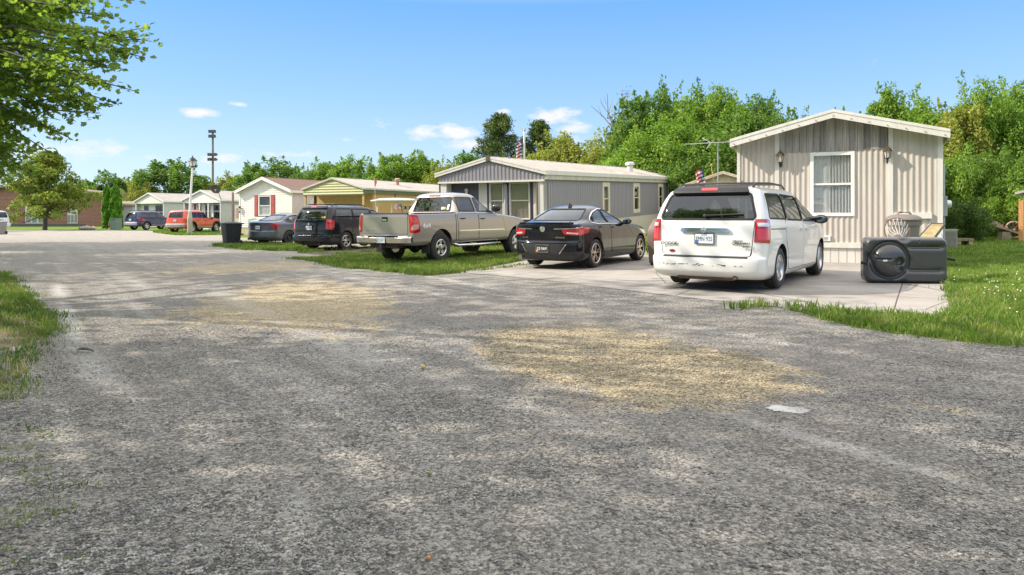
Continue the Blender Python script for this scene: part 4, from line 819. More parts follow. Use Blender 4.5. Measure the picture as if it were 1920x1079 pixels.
class Home:
    def __init__(s, name, label, loc, W, L, zf, ez, rz, group='mobile homes', tilt=0, cat='mobile home'):
        s.W, s.L, s.zf, s.ez, s.rz = W, L, zf, ez, rz; s.o = loc
        s.e = empty(name, label, cat, (loc[0], loc[1], 0), ROTH, group); s.e.rotation_euler = (tilt, 0, ROTH)
    def t(s, px):
        p = (px - 960) / F; return (p * s.o[1] - s.o[0]) / (.891 + .454 * p)
    def z(s, px, py): return CH + (HZ - py) / F * (s.o[1] - .454 * s.t(px))
    def sd(s, px):
        """distance along the right-hand long wall seen at photo column px"""
        p = (px - 960) / F; x, y = s.o[0] + .891 * s.W, s.o[1] - .454 * s.W; return (p * y - x) / (.454 - .891 * p)
    def line(s, drop=0):
        return lambda q: s.ez + (s.rz - s.ez) * (1 - abs(q - s.W / 2) / (s.W / 2)) - drop
    def roof(s, mat, fmat, of, os_, th=.10, ribs=.0, fas=.2, soffit=None, ob=.2):
        W, L = s.W, s.L; sl = (s.rz - s.ez) / (W / 2); m = MB(); e = s.ez - sl * os_
        for sg in (0, 1):
            X = lambda q: q if sg == 0 else W - q
            m.add([(X(-os_), -of, e), (X(-os_), L + ob, e), (W / 2, L + ob, s.rz), (W / 2, -of, s.rz), (X(-os_), -of, e + th), (X(-os_), L + ob, e + th), (W / 2, L + ob, s.rz + th), (W / 2, -of, s.rz + th)], [(0, 1, 2, 3), (4, 7, 6, 5), (0, 4, 5, 1), (0, 3, 7, 4), (1, 5, 6, 2)])
            if ribs:
                y = -of + ribs
                while y < L:
                    m.add([(X(-os_), y - .02, e + th), (X(-os_), y + .02, e + th), (X(-os_), y, e + th + .022), (W / 2, y - .02, s.rz + th), (W / 2, y + .02, s.rz + th), (W / 2, y, s.rz + th + .022)], [(0, 2, 5, 3), (1, 4, 5, 2), (0, 1, 2)]); y += ribs
        m.tube([(W / 2, -of, s.rz + th - .005), (W / 2, L + ob, s.rz + th - .005)], .035, 6)
        m.build('roof', mat, s.e)
        fm = MB()
        for sg in (0, 1):
            X = lambda q: q if sg == 0 else W - q
            for (y0, y1) in ((-of - .03, -of - .002),):
                for (h0, h1_, yy) in ((th + .012, th - .06, y0 - .012), (th - .06, th - fas, y0)):
                    fm.add([(X(-os_ - .03), yy, e + h0), (W / 2, yy, s.rz + h0), (W / 2, yy, s.rz + h1_), (X(-os_ - .03), yy, e + h1_), (X(-os_ - .03), y1, e + h0), (W / 2, y1, s.rz + h0), (W / 2, y1, s.rz + h1_), (X(-os_ - .03), y1, e + h1_)], [(0, 1, 2, 3), (0, 4, 5, 1), (3, 2, 6, 7), (0, 3, 7, 4), (1, 5, 6, 2)])
            fm.box(*sorted((X(-os_ - .03), X(-os_ - .004))), -of - .002, L + ob, e + th - fas, e + th - .012)
        fm.build('fascia', fmat, s.e)
        if soffit:
            m = MB()
            for sg in (0, 1):
                X = lambda q: q if sg == 0 else W - q
                m.add([(X(-os_), -of, e - .004), (W / 2, -of, s.rz - .004), (W / 2, .05, s.rz - .004), (X(-os_), .05, e - .004)], [(0, 1, 2, 3)])
                m.add([(X(-os_), 0, e - .004), (X(.03), 0, s.ez - .004), (X(.03), L, s.ez - .004), (X(-os_), L, e - .004)], [(0, 1, 2, 3)])
            m.build('soffit', soffit, s.e)
    def window(s, f, s0, s1, z0, z1, fm, gl, fw=.06, bars=(), inset=.03, curtain=None, out=.03, vb=(), cm_=None):
        m = MB()
        def bx(a, b, c, d, o0, o1): m.add([f(a, o0, c), f(b, o0, c), f(b, o0, d), f(a, o0, d), f(a, o1, c), f(b, o1, c), f(b, o1, d), f(a, o1, d)], [(0, 1, 2, 3), (4, 5, 6, 7), (0, 1, 5, 4), (2, 3, 7, 6), (1, 2, 6, 5), (0, 3, 7, 4)])
        bx(s0, s1, z0, z0 + fw, -.06, out); bx(s0, s1, z1 - fw, z1, -.06, out); bx(s0, s0 + fw, z0 + fw, z1 - fw, -.06, out); bx(s1 - fw, s1, z0 + fw, z1 - fw, -.06, out)
        w = m.build('window', fm, s.e)
        for k, (za, zb) in enumerate(zip([z0 + fw] + [b + .02 for b in bars], [b - .02 for b in bars] + [z1 - fw])):
            m = MB(); m.add([f(s0 + fw, -inset, za), f(s1 - fw, -inset, za), f(s1 - fw, -inset, zb), f(s0 + fw, -inset, zb), f(s0 + fw, -inset - .006, za), f(s1 - fw, -inset - .006, za), f(s1 - fw, -inset - .006, zb), f(s0 + fw, -inset - .006, zb)], [(0, 1, 2, 3), (4, 7, 6, 5)]); m.build('pane', gl, w)
        for b in bars:
            m = MB(); m.add([f(s0 + fw, .005, b - .025), f(s1 - fw, .005, b - .025), f(s1 - fw, .005, b + .025), f(s0 + fw, .005, b + .025), f(s0 + fw, -.04, b - .025), f(s1 - fw, -.04, b - .025), f(s1 - fw, -.04, b + .025), f(s0 + fw, -.04, b + .025)], [(0, 1, 2, 3), (0, 1, 5, 4), (2, 3, 7, 6)]); m.build('sash_bar', fm, w)
        m = MB(); m.add([f(s0 - .1, -.5, z0 - .1), f(s1 + .1, -.5, z0 - .1), f(s1 + .1, -.5, z1 + .1), f(s0 - .1, -.5, z1 + .1)], [(0, 1, 2, 3)]); m.build('room_back', M_room, w)
        if curtain:
            for (a, b, amp, n_, c0, c1) in curtain:
                cols = np.linspace(s0 + fw + (s1 - s0 - 2 * fw) * a, s0 + fw + (s1 - s0 - 2 * fw) * b, n_ * 8)
                rows = [[f(c, -.052 - amp + amp * math.sin(k_ * 6.28 / 8 + zz * .7) * (1 - .3 * zz), z0 + fw * .6 + (z1 - z0 - fw) * (c0 + (c1 - c0) * zz)) for k_, c in enumerate(cols)] for zz in np.linspace(0, 1, 9)]
                MB().grid(rows).build('curtain', cm_ or M_curt, w, smooth=60)
        return w
M_room = P('dim_room', (.12, .105, .09), .9, var=.3, scale=1.5)
def cloth():
    m, nt, b = newmat('curtain_cloth'); b.inputs['Base Color'].default_value = (.72, .70, .66, 1); b.inputs['Roughness'].default_value = .9
    tr_ = nt.nodes.new('ShaderNodeBsdfTranslucent'); tr_.inputs[0].default_value = (.7, .68, .62, 1); mx = nt.nodes.new('ShaderNodeMixShader'); mx.inputs[0].default_value = .35
    nt.links.new(b.outputs[0], mx.inputs[1]); nt.links.new(tr_.outputs[0], mx.inputs[2]); nt.links.new(mx.outputs[0], nt.nodes['Material Output'].inputs[0]); return m
M_curt = cloth(); M_blind = P('brown_blind', (.26, .22, .18), .9, var=.1)
M_pane = glass('window_glass', (.97, .98, .98), .04); M_paned = glass('screen_glass', (.35, .35, .34), .04, .05)
def streaky(name, c, amt=.25, rough=.55, metal=0, stretch=(3, 3, .35)):
    m, nt, b = newmat(name); v = coord(nt, stretch); n = noise(nt, v, 2.2, 6, .65); n2 = noise(nt, coord(nt), 1.1, 4)
    k = ramp(nt, n, [(.3, tuple(q * (1 - amt) for q in c)), (.62, c), (.8, tuple(min(.9, q * (1 + amt * .4)) for q in c))])
    nt.links.new(mixc(nt, math_(nt, 'MULTIPLY', n2, .25), k, tuple(q * .7 for q in (c[0], c[1] * .97, c[2] * .9))), b.inputs['Base Color'])
    b.inputs['Roughness'].default_value = rough; b.inputs['Metallic'].default_value = metal; return m
M_beige = streaky('beige_metal', (.555, .50, .44), .22); M_gwhite = streaky('weathered_white', (.74, .71, .65), .16)
M_roofw = streaky('white_roof_metal', (.47, .435, .385), .28, .75, 0, (1, .4, 1)); M_soff = streaky('soffit_metal', (.52, .48, .43), .12)
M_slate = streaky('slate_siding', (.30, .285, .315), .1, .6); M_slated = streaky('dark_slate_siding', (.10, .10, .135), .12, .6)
M_tan = streaky('tan_siding', (.60, .37, .15), .1, .65); M_green = streaky('pale_green_siding', (.47, .47, .235), .1, .6); M_olive = streaky('olive_trim', (.17, .19, .09), .2, .6)
M_lapw = streaky('white_siding', (.78, .76, .71), .07, .5); M_brown = P('brown_shingle', (.20, .125, .095), .95, var=.35, scale=14, bmp=.4, bscale=30); M_btrim = P('brown_trim', (.17, .11, .075), .7, var=.2)
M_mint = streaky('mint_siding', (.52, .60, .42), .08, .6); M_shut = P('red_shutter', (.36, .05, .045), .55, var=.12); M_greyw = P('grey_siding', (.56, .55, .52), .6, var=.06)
def gable_shade_mat():
    m, nt, b = newmat('eave_shade_boards'); v = coord(nt, (14, 14, .7)); n = noise(nt, v, 2.5, 8, .7); s_ = nt.nodes.new('ShaderNodeSeparateXYZ'); nt.links.new(coord(nt), s_.inputs[0])
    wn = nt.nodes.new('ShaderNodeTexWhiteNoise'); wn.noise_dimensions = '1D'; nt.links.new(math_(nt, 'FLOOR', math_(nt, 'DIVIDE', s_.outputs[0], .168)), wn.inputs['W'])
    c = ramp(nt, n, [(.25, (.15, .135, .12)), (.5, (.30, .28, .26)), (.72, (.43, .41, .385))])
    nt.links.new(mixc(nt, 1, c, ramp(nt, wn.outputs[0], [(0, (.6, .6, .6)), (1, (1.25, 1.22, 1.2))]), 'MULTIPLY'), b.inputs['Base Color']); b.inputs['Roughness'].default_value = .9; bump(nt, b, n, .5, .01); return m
def seam_box(m, f, a, b, c, d, o0, o1):
    m.add([f(a, o0, c), f(b, o0, c), f(b, o0, d), f(a, o0, d), f(a, o1, c), f(b, o1, c), f(b, o1, d), f(a, o1, d)], [(0, 1, 2, 3), (4, 5, 6, 7), (0, 1, 5, 4), (2, 3, 7, 6), (1, 2, 6, 5), (0, 3, 7, 4)])

# beige ribbed home behind the white minivan
H = Home('mobile_home', 'beige ribbed metal home with eave shade toned gable and curtained window behind the white minivan', (6.04, 19.28), 4.72, 19.5, .66, 3.30, 3.90)
f = wallmap('front', H.W, H.L); tp = H.line(.0)
wx0, wx1, wz0, wz1 = 1.80, 2.83, 1.36, 2.98
m = MB(); panel(m, f, .0, .95, H.zf, tp, SINE, .128); panel(m, f, 3.68, H.W, H.zf, tp, SINE, .128); panel(m, f, 1.05, 3.58, H.zf, lambda q: 3.03, SINE, .128, [(wx0, wx1, wz0, wz1)])
m.build('front_wall', M_beige, H.e, smooth=60)
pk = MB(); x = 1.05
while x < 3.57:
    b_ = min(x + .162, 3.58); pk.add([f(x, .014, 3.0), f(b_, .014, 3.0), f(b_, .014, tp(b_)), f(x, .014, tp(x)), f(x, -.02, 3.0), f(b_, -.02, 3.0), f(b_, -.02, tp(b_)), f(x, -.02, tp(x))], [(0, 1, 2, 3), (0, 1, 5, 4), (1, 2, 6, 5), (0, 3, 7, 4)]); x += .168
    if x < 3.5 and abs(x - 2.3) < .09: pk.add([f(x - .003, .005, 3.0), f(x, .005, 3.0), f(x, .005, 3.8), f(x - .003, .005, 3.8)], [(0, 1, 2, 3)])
pk.build('shaded_gable', gable_shade_mat(), H.e)  # wall here is ribbed metal; the darker boards put eave shade into colour
tm = MB(); 
for a, b_ in ((.945, 1.052), (3.578, 3.685)): tm = MB(); seam_box(tm, f, a, b_, H.zf, tp(a) - .02 if a < 2 else tp(b_) - .02, -.02, .034); tm.build('trim_board', M_gwhite, H.e, bevel=.004)
for a, b_ in ((-.012, .07), (H.W - .10, H.W + .012)): tm = MB(); seam_box(tm, f, a, b_, H.zf - .45, H.ez - .02, -.05, .022); tm.build('corner_trim', M_gwhite, H.e, bevel=.004)
for q in ((.07, H.W - .1, H.zf - .10, H.zf + .03, -.02, .05), (3.69, 4.5, 1.30, 1.44, -.02, .07)): tm = MB(); seam_box(tm, f, *q); tm.build('trim_band', M_gwhite, H.e, bevel=.004)
m = MB(); panel(m, f, .0, H.W, .08, lambda q: H.zf - .10, GROOVE, .19); 
for k in ('right', 'left', 'back'):
    g = wallmap(k, H.W, H.L); Ls = H.L if k != 'back' else H.W; panel(m, g, 0, Ls, .05, lambda q: H.zf, GROOVE, .19)
m.build('skirting', M_gwhite, H.e)
m = MB()
for k in ('right', 'left'): panel(m, wallmap(k, H.W, H.L), 0, H.L, H.zf, lambda q: H.ez, SINE, .128)
panel(m, wallmap('back', H.W, H.L), 0, H.W, H.zf, lambda q: tp(H.W - q), SINE, .128); m.build('side_wall', M_beige, H.e, smooth=60)
H.roof(M_roofw, M_gwhite, .38, .10, .1, .6, .20, M_soff)
sc = MB()
for q in np.linspace(-.02, H.W + .02, 13): sc.box(q - .006, q + .006, -.43, -.408, H.line()(min(max(q, 0), H.W)) - .06, H.line()(min(max(q, 0), H.W)) - .035)
sc.build('fascia_screws', P('screw_rust', (.2, .13, .08), .6, .4, var=.2), H.e, kind='stuff')
H.window(f, wx0, wx1, wz0, wz1, M_white, M_pane, .085, [2.17], curtain=[(0, .45, .008, 3, 0, 1), (.42, 1.0, .035, 7, 0, 1)])
vb = MB(); seam_box(vb, f, 1.88, 2.28, .72, .86, -.01, .05); v1 = vb.build('vent_cover', M_white, H.e, bevel=.01); vb = MB()
for k in range(3): seam_box(vb, f, 1.93, 2.23, .75 + k * .033, .762 + k * .033, .045, .053)
vb.build('vent_slots', M_black, v1)
def wall_lamp(t, zt, label):
    x, y = H.o[0] + .891 * t - .454 * .13, H.o[1] - .454 * t - .891 * .13
    e = empty('wall_lantern', label, 'wall lamp', (x, y, zt - .42), ROTH, 'carriage lamps on the beige home')
    m = MB(); m.lathe([(.005, .42), (.02, .41), (.022, .385), (.05, .37), (.115, .30), (.118, .285), (.085, .285)], 6); m.build('hood', P('aged_copper', (.13, .085, .06), .5, .6, var=.3, scale=10), e, smooth=25)
    m = MB()
    for k in range(6):
        a = 6.28318 * k / 6; m.tube([(.082 * math.cos(a), .082 * math.sin(a), .285), (.052 * math.cos(a), .052 * math.sin(a), .12)], .006, 5)
    m.lathe([(.055, .12), (.055, .105), (.03, .09), (.02, .06), (.012, .03), (.001, .0)], 10); m.tube([(0, 0, .10), (0, .05, .06), (0, .12, .10)], .014, 6); m.tube([(0, .13, .0), (0, .13, .2)], .03, 8); m.build('bracket', M_black, e, smooth=50)
    m = MB(); m.lathe([(.076, .284), (.049, .12)], 6, cap=False); m.build('lamp_glass', P('frosted_glass', (.62, .58, .48), .3, var=.1), e); return e
wall_lamp(1.09, 3.06, 'carriage lamp on the left white trim of the beige home wall, over the minivan'); wall_lamp(3.56, 3.08, 'carriage lamp on the right white trim of the beige home wall, over the grey bin')

# slate home in the middle
R_ = np.array([1.24, 27.4]); W_ = 4.7; o_ = R_ - W_ * EX
H = Home('mobile_home', 'slate grey home with ribbed gable, shuttered windows and a white roof behind the black sedan', tuple(o_), W_, 22.4, .95, 3.02, 3.60, tilt=R(1.9)); f = wallmap('front', H.W, H.L)
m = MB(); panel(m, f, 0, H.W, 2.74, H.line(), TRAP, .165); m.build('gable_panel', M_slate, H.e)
tm = MB(); seam_box(tm, f, -.03, H.W + .03, 2.67, 2.74, -.06, .045); tm.build('gable_trim', M_gwhite, H.e)
rec = .42; fr = lambda s_, o, z: (s_, rec - o, z)
def T(px, hm=H, r=rec):
    hm2 = Home.__new__(Home); hm2.o = (hm.o[0] + .454 * r, hm.o[1] + .891 * r); return hm2.t(px)
def Zp(px, py, hm=H, r=rec):
    hm2 = Home.__new__(Home); hm2.o = (hm.o[0] + .454 * r, hm.o[1] + .891 * r); return hm2.z(px, py)
w1 = (T(920), T(946.5), 1.2, Zp(935, 344)); w2 = (T(957), T(995.5), 1.2, Zp(980, 343))
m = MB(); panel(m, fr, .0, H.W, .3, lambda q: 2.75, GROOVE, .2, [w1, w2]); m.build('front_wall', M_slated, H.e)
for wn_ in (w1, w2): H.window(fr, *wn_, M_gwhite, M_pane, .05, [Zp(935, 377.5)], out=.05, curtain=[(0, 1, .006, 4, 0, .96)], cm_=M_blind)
for a, b_ in ((900, 915), (1002, 1017.5)):
    a, b_ = T(a), T(b_); m = MB(); seam_box(m, fr, a, b_, 1.15, 2.66, .0, .03); sh = m.build('shutter', M_gwhite, H.e)
    for z, zt in ((1.22, 1.84), (1.97, 2.6)):
        m = MB()
        while z < zt: seam_box(m, fr, a + .05, b_ - .05, z, z + .03, .028, .042); z += .05
        m.build('louvre', M_gwhite, sh)
m = MB(); m.tube([fr(T(951), .06, .4), fr(T(951), .06, 2.52), fr(T(950.5), .1, 2.6), fr(T(948), .12, 2.55)], .075, 10); m.build('downpipe', P('lilac_grey', (.42, .40, .44), .5, var=.08), H.e, smooth=50)
for q in ((.06, .34), (H.W - .26, H.W)): m = MB(); seam_box(m, f, *q, .3, 2.67, -.42, -.02); m.build('corner_post', M_gwhite, H.e, bevel=.01)
m = MB(); seam_box(m, f, H.W - .31, H.W - .262, .3, 2.67, -.06, .02); m.build('gutter_pipe', M_btrim, H.e)
g = wallmap('right', H.W, H.L); sw = []
wm = [(6.5, 7.5, .62), (11.15, 12.3, .62), (15.9, 17.0, .62), (18.1, 19.1, .62)]
holes = [(a, b_, 1.12, 2.68) for a, b_, _ in wm]
m = MB(); panel(m, g, .0, H.L, .95, lambda q: 2.74, GROOVE, .21, holes); panel(m, wallmap('left', H.W, H.L), 0, H.L, .95, lambda q: 2.9, GROOVE, .21); panel(m, wallmap('back', H.W, H.L), 0, H.W, .95, H.line(), GROOVE, .21); m.build('side_wall', M_slate, H.e)
for h in holes: H.window(g, *h, P('cream_frame', (.66, .60, .46), .6, var=.08), M_paned, .20, [1.92], out=.02)
m = MB(); seam_box(m, g, .0, H.L, 2.74, 2.98, -.03, .10); m.build('eave_band', streaky('stained_white', (.62, .57, .47), .3), H.e)
m = MB(); seam_box(m, g, 0, H.L, -1.0, .95, -.05, -.01); seam_box(m, wallmap('left', H.W, H.L), 0, H.L, -1, .95, -.05, -.01); m.build('skirting', streaky('cream_skirting', (.66, .61, .52), .12), H.e)
H.roof(M_roofw, M_gwhite, .06, .12, .09, .62, .16)
m = MB(); m.box(H.W / 2 - .09, H.W / 2 + .09, -.12, -.03, 3.52, 3.74); m.build('ridge_vent', P('dark_vent', (.09, .08, .06), .7), H.e, bevel=.01)
def vent(hm, s_, y, r=.12, h=.42, mat=M_gwhite, cap=True):
    m = MB(); z = hm.line()(s_); m.lathe([(r, z - .05), (r, z + h), (r * .5, z + h)], 14, c=(s_, y, 0)); 
    if cap: m.lathe([(r * 1.55, z + h + .02), (r * 1.6, z + h + .14), (r * .9, z + h + .2), (.001, z + h + .2)], 14, c=(s_, y, 0))
    m.build('roof_vent', mat, hm.e, smooth=40)
vent(H, 3.7, 13.8, .17, .42)
# wooden flag and lantern on the porch wall
HX = H
def on_front(hm, t_, rec_): return (hm.o[0] + .891 * t_ + .454 * rec_, hm.o[1] - .454 * t_ + .891 * rec_)
t0, t1 = T(842), T(876); z0, z1 = Zp(860, 367), Zp(860, 353.5)
x, y = on_front(H, t0, rec - .03); e = empty('flag_plaque', 'wooden stars and stripes plaque on the dark porch wall of the slate home', 'wall art', (x, y, z0), ROTH)
w_ = t1 - t0; h_ = z1 - z0; m = MB()
for k in range(7): m.box(w_ * .0 if k < 3 else 0, w_, -.02, 0, h_ * k / 7 + .004, h_ * (k + 1) / 7 - .004, k % 2)
m.build('stripes', [P('brown_stain', (.25, .11, .04), .8, var=.3, scale=8), P('pale_wood', (.52, .38, .22), .8, var=.2)], e)
m = MB(); m.box(0, w_ * .48, -.032, -.021, h_ * .34, h_); m.build('canton', P('navy_wood', (.09, .13, .19), .8, var=.2), e); m = MB()
for i in range(6):
    for j in range(4):
        cx, cz = w_ * (.05 + .075 * i), h_ * (.43 + .15 * j); pts = [(cx + (.034 if k % 2 == 0 else .014) * math.sin(6.2832 * k / 10), cz + (.034 if k % 2 == 0 else .014) * math.cos(6.2832 * k / 10)) for k in range(10)]; m.prism(pts, -.036, -.0325, 'y')
m.build('stars', M_white, e)
t0 = T(877.5); x, y = on_front(H, t0, rec - .12); e = empty('wall_lantern', 'small white lantern beside the wooden flag plaque on the slate home', 'wall lamp', (x, y, z0), ROTH)
m = MB(); m.lathe([(.08, .0), (.08, .02), (.06, .03)], 8); m.lathe([(.09, .21), (.07, .25), (.02, .29), (.001, .30)], 8); m.tube([(0, .0, .24), (0, .11, .2)], .02, 6); m.build('cap', M_white, e); m = MB(); m.lathe([(.06, .03), (.075, .21)], 8, cap=False); m.build('lamp_glass', P('cream_glass', (.66, .6, .45), .3), e)

# tan home with the green gable
R_ = np.array([-8.84, 42.9]); o_ = R_ - W_ * EX
H = Home('mobile_home', 'tan home with yellow green striped gable and wide white roof left of the slate home', tuple(o_), W_, 20, .6, 2.98, 3.62); f = wallmap('front', H.W, H.L)
m = MB(); lap(m, f, 0, H.W, 2.66, 3.62, H.line(.0), .16, (), 0, .05); m.build('gable_panel', M_green, H.e)
m = MB(); seam_box(m, f, -.02, H.W + .02, 2.60, 2.665, -.05, .03); m.build('gable_trim', M_olive, H.e)
m = MB(); panel(m, lambda s_, o, z: (s_, .9 - o, z), .25, H.W, .1, lambda q: 2.7, GROOVE, .16); g = wallmap('right', H.W, H.L); panel(m, g, .9, H.L, .1, lambda q: 2.72, GROOVE, .2); panel(m, wallmap('left', H.W, H.L), 0, H.L - .9, .1, lambda q: 2.9, GROOVE, .2); panel(m, wallmap('back', H.W, H.L), 0, H.W, .1, H.line(), GROOVE, .2)
m.build('wall', M_tan, H.e)
m = MB(); seam_box(m, g, 0, H.L, 2.70, 2.97, -.04, .08); m.build('eave_band', M_olive, H.e)
for q in ((H.W - .12, H.W - .02), (.05, .14)): m = MB(); seam_box(m, f, *q, .1, 2.6, -.12, -.02); m.build('porch_post', M_tan, H.e)
H.roof(M_roofw, P('gable_edge', (.55, .52, .44), .6), .08, .1, .06, .9, .10); vent(H, 3.3, 5.3, .12, .3, P('clay_vent', (.42, .27, .2), .7))
# white sided home with red shutters and brown roof
R_ = np.array([-15.3, 50.0]); W2 = 5.02; o_ = R_ - W2 * EX
H = Home('mobile_home', 'white lap sided home with a red shuttered window and brown shingle roof', tuple(o_), W2, 18, .50, 3.12, 4.02); f = wallmap('front', H.W, H.L)
hole = (H.t(485), H.t(508), H.z(496, 405), H.z(496, 367)); m = MB(); lap(m, f, 0, H.W, .5, 4.0, H.line(.02), .155, [hole], 0, .022); m.build('front_wall', M_lapw, H.e)
m = MB()
for k in ('right', 'left'): lap(m, wallmap(k, H.W, H.L), 0, H.L, .5, 3.1, lambda q: 3.1, .155, (), 0, .022)
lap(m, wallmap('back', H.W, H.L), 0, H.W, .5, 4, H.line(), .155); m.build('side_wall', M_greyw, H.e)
H.window(f, *hole, M_white, M_pane, .07, [H.z(496, 386)], curtain=[(0, 1, .01, 3, 0, .5)])
for a, b_ in ((477.8, 484), (508.6, 515.8)):
    a, b_ = H.t(a), H.t(b_); m = MB(); seam_box(m, f, a, b_, hole[2] - .03, hole[3] + .03, .0, .045); sh = m.build('shutter', M_shut, H.e)
    for (c, d) in ((hole[2] + .05, (hole[2] + hole[3]) / 2 - .04), ((hole[2] + hole[3]) / 2 + .04, hole[3] - .05)): m = MB(); seam_box(m, f, a + .05, b_ - .05, c, d, .044, .052); m.build('louvre', P('red_louvre', (.42, .075, .065), .55, var=.2, scale=40, stretch=(.1, .1, 1)), sh)
for q in ((-.04, .08), (H.W - .08, H.W + .04)): m = MB(); seam_box(m, f, *q, .5, 3.1, -.02, .035); m.build('corner_trim', M_white, H.e)
m = MB(); seam_box(m, f, .02, H.W, -.05, .5, -.06, -.01); m.build('skirting', P('tan_skirting', (.50, .42, .28), .8, var=.15), H.e)
H.roof(M_brown, M_white, .30, .16, .07, 0, .20, M_white)
for y in (5.5, 9.0): 
    z = H.line()(3.2); m = MB(); m.box(3.0, 3.5, y, y + .5, z - .1, z + .34); m.build('roof_vent', P('grey_vent', (.09, .085, .08), .6, var=.2), H.e, bevel=.02)
HD = H
x, y = on_front(H, .12, -.12); e = empty('wall_lantern', 'small black lantern at the left corner of the red shuttered white home', 'wall lamp', (x, y, 1.55), ROTH); m = MB(); m.lathe([(.001, .0), (.06, .03), (.08, .08), (.05, .1)], 8); m.lathe([(.05, .34), (.10, .36), (.06, .46), (.001, .5)], 8); m.tube([(0, .0, .40), (0, .1, .36)], .02, 6); m.build('bracket', M_black, e); m = MB(); m.lathe([(.05, .1), (.075, .34)], 8, cap=False); m.build('lamp_glass', M_lens, e)
# mint green porch hut left of it
ox, oy = on_front(H, -2.35, 3.2)
H = Home('porch_hut', 'mint green porch hut with brown trim and door beside the red shuttered home', (ox, oy), 4.6, 5.5, .1, 2.95, 3.95, None, 0, 'hut'); f = wallmap('front', H.W, H.L)
m = MB(); panel(m, f, 0, 4.6, .0, H.line(), GROOVE, .2)
for k in ('left', 'right'): panel(m, wallmap(k, H.W, H.L), 0, H.L, .0, lambda q: 2.95, GROOVE, .2)
panel(m, wallmap('back', H.W, H.L), 0, H.W, 0, H.line(), GROOVE, .2); m.build('wall', M_mint, H.e); 
for q in ((-.05, .10, 0, 2.95, -.05, .04), (H.t(437) - .08, H.t(437) + .08, 0, 3.2, -.02, .05)): m = MB(); seam_box(m, f, *q); m.build('corner_trim', M_btrim, H.e)
dd = (H.t(442), H.t(449)); m = MB(); seam_box(m, f, dd[0], dd[1] + .3, .1, 2.15, -.02, .05); d_ = m.build('door', streaky('pale_door', (.58, .56, .45), .08), H.e); m = MB(); seam_box(m, f, dd[0] + .08, dd[1], 1.15, 1.95, .049, .056); m.build('door_pane', P('curtained_pane', (.36, .26, .2), .3), d_)
H.roof(M_btrim, M_btrim, .25, .15, .06, 0, .14)
# the two white homes further left
def white_home(Rc, W, L, ez, rz, label, shut, hip=0):
    o_ = np.array(Rc) - W * EX; H = Home('mobile_home', label, tuple(o_), W, L, .4, ez, rz); f = wallmap('front', W, L); rec = .5; fr = lambda s_, o, z: (s_, rec - o, z)
    m = MB(); lap(m, f, 0, W, ez - .22, rz, H.line(.02), .13, (), 0, .02); m.build('gable_panel', M_lapw, H.e)
    wins = [(W * .16, W * .36, .9, ez - .35), (W * .56, W * .86, .9, ez - .35)] if not shut else [(W * .26, W * .40, .9, ez - .35), (W * .46, W * .64, .9, ez - .35), (W * .68, W * .92, .9, ez - .35)]
    m = MB(); lap(m, fr, 0, W, .1, ez - .2, lambda q: ez - .1, .13, wins, 0, .02); m.build('front_wall', M_lapw, H.e)
    for w_ in wins: H.window(fr, *w_, M_white, M_paned, .07, [1.75], curtain=[(0, .5, .02, 3, 0, 1)])
    m = MB()
    for k in ('left', 'right'): panel(m, wallmap(k, W, L), 0, L, .1, lambda q: ez - .02, GROOVE, .3)
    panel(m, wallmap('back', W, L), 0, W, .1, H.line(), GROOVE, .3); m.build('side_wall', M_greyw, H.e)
    for q in ([.03, W - .12] if not shut else [.03, W * .42, W * .655, W - .12]): m = MB(); seam_box(m, f, q, q + .1, .0, ez - .2, -.12, -.02); m.build('porch_post', M_white, H.e)
    for q in (shut or []): m = MB(); seam_box(m, fr, W * q, W * q + .28, .85, ez - .3, .0, .045); m.build('shutter', M_shut, H.e)
    m = MB(); seam_box(m, wallmap('right', W, L), 0, L, ez - .12, ez - .02, -.03, .05); m.build('eave_band', M_btrim, H.e)
    H.roof(M_roofw, M_white, .12, .12, .06, .9, .12); vent(H, W * .55, L * .35, .1, .3); vent(H, W * .55, L * .7, .1, .3); return H
white_home((-25.9, 64), 4.88, 18, 2.72, 3.6, 'white home with red shutters behind the orange suv', (.18, .94))
white_home((-37.6, 77.7), 4.7, 20, 2.88, 3.78, 'small white home with grey side wall behind the navy suv', None)
# tan gable beyond the white minivan
p_ = W3(1283, 349, 41); H = Home('shed', 'tan shed roof showing between the slate home and the beige home', (p_[0], p_[1]), 4.4, 5, .3, 3.05, 3.75, None, 0, 'shed'); f = wallmap('front', H.W, H.L)
m = MB(); lap(m, f, 0, H.W, .3, 3.75, H.line(.02), .2); panel(m, wallmap('right', H.W, H.L), 0, H.L, .3, lambda q: 3.05, GROOVE, .2); panel(m, wallmap('left', H.W, H.L), 0, H.L, .3, lambda q: 3.05, GROOVE, .2); m.build('wall', P('cream_tan', (.62, .50, .36), .7, var=.1), H.e); H.roof(M_btrim, P('tan_fascia', (.55, .47, .36), .7), .25, .15, .06, 0, .14)
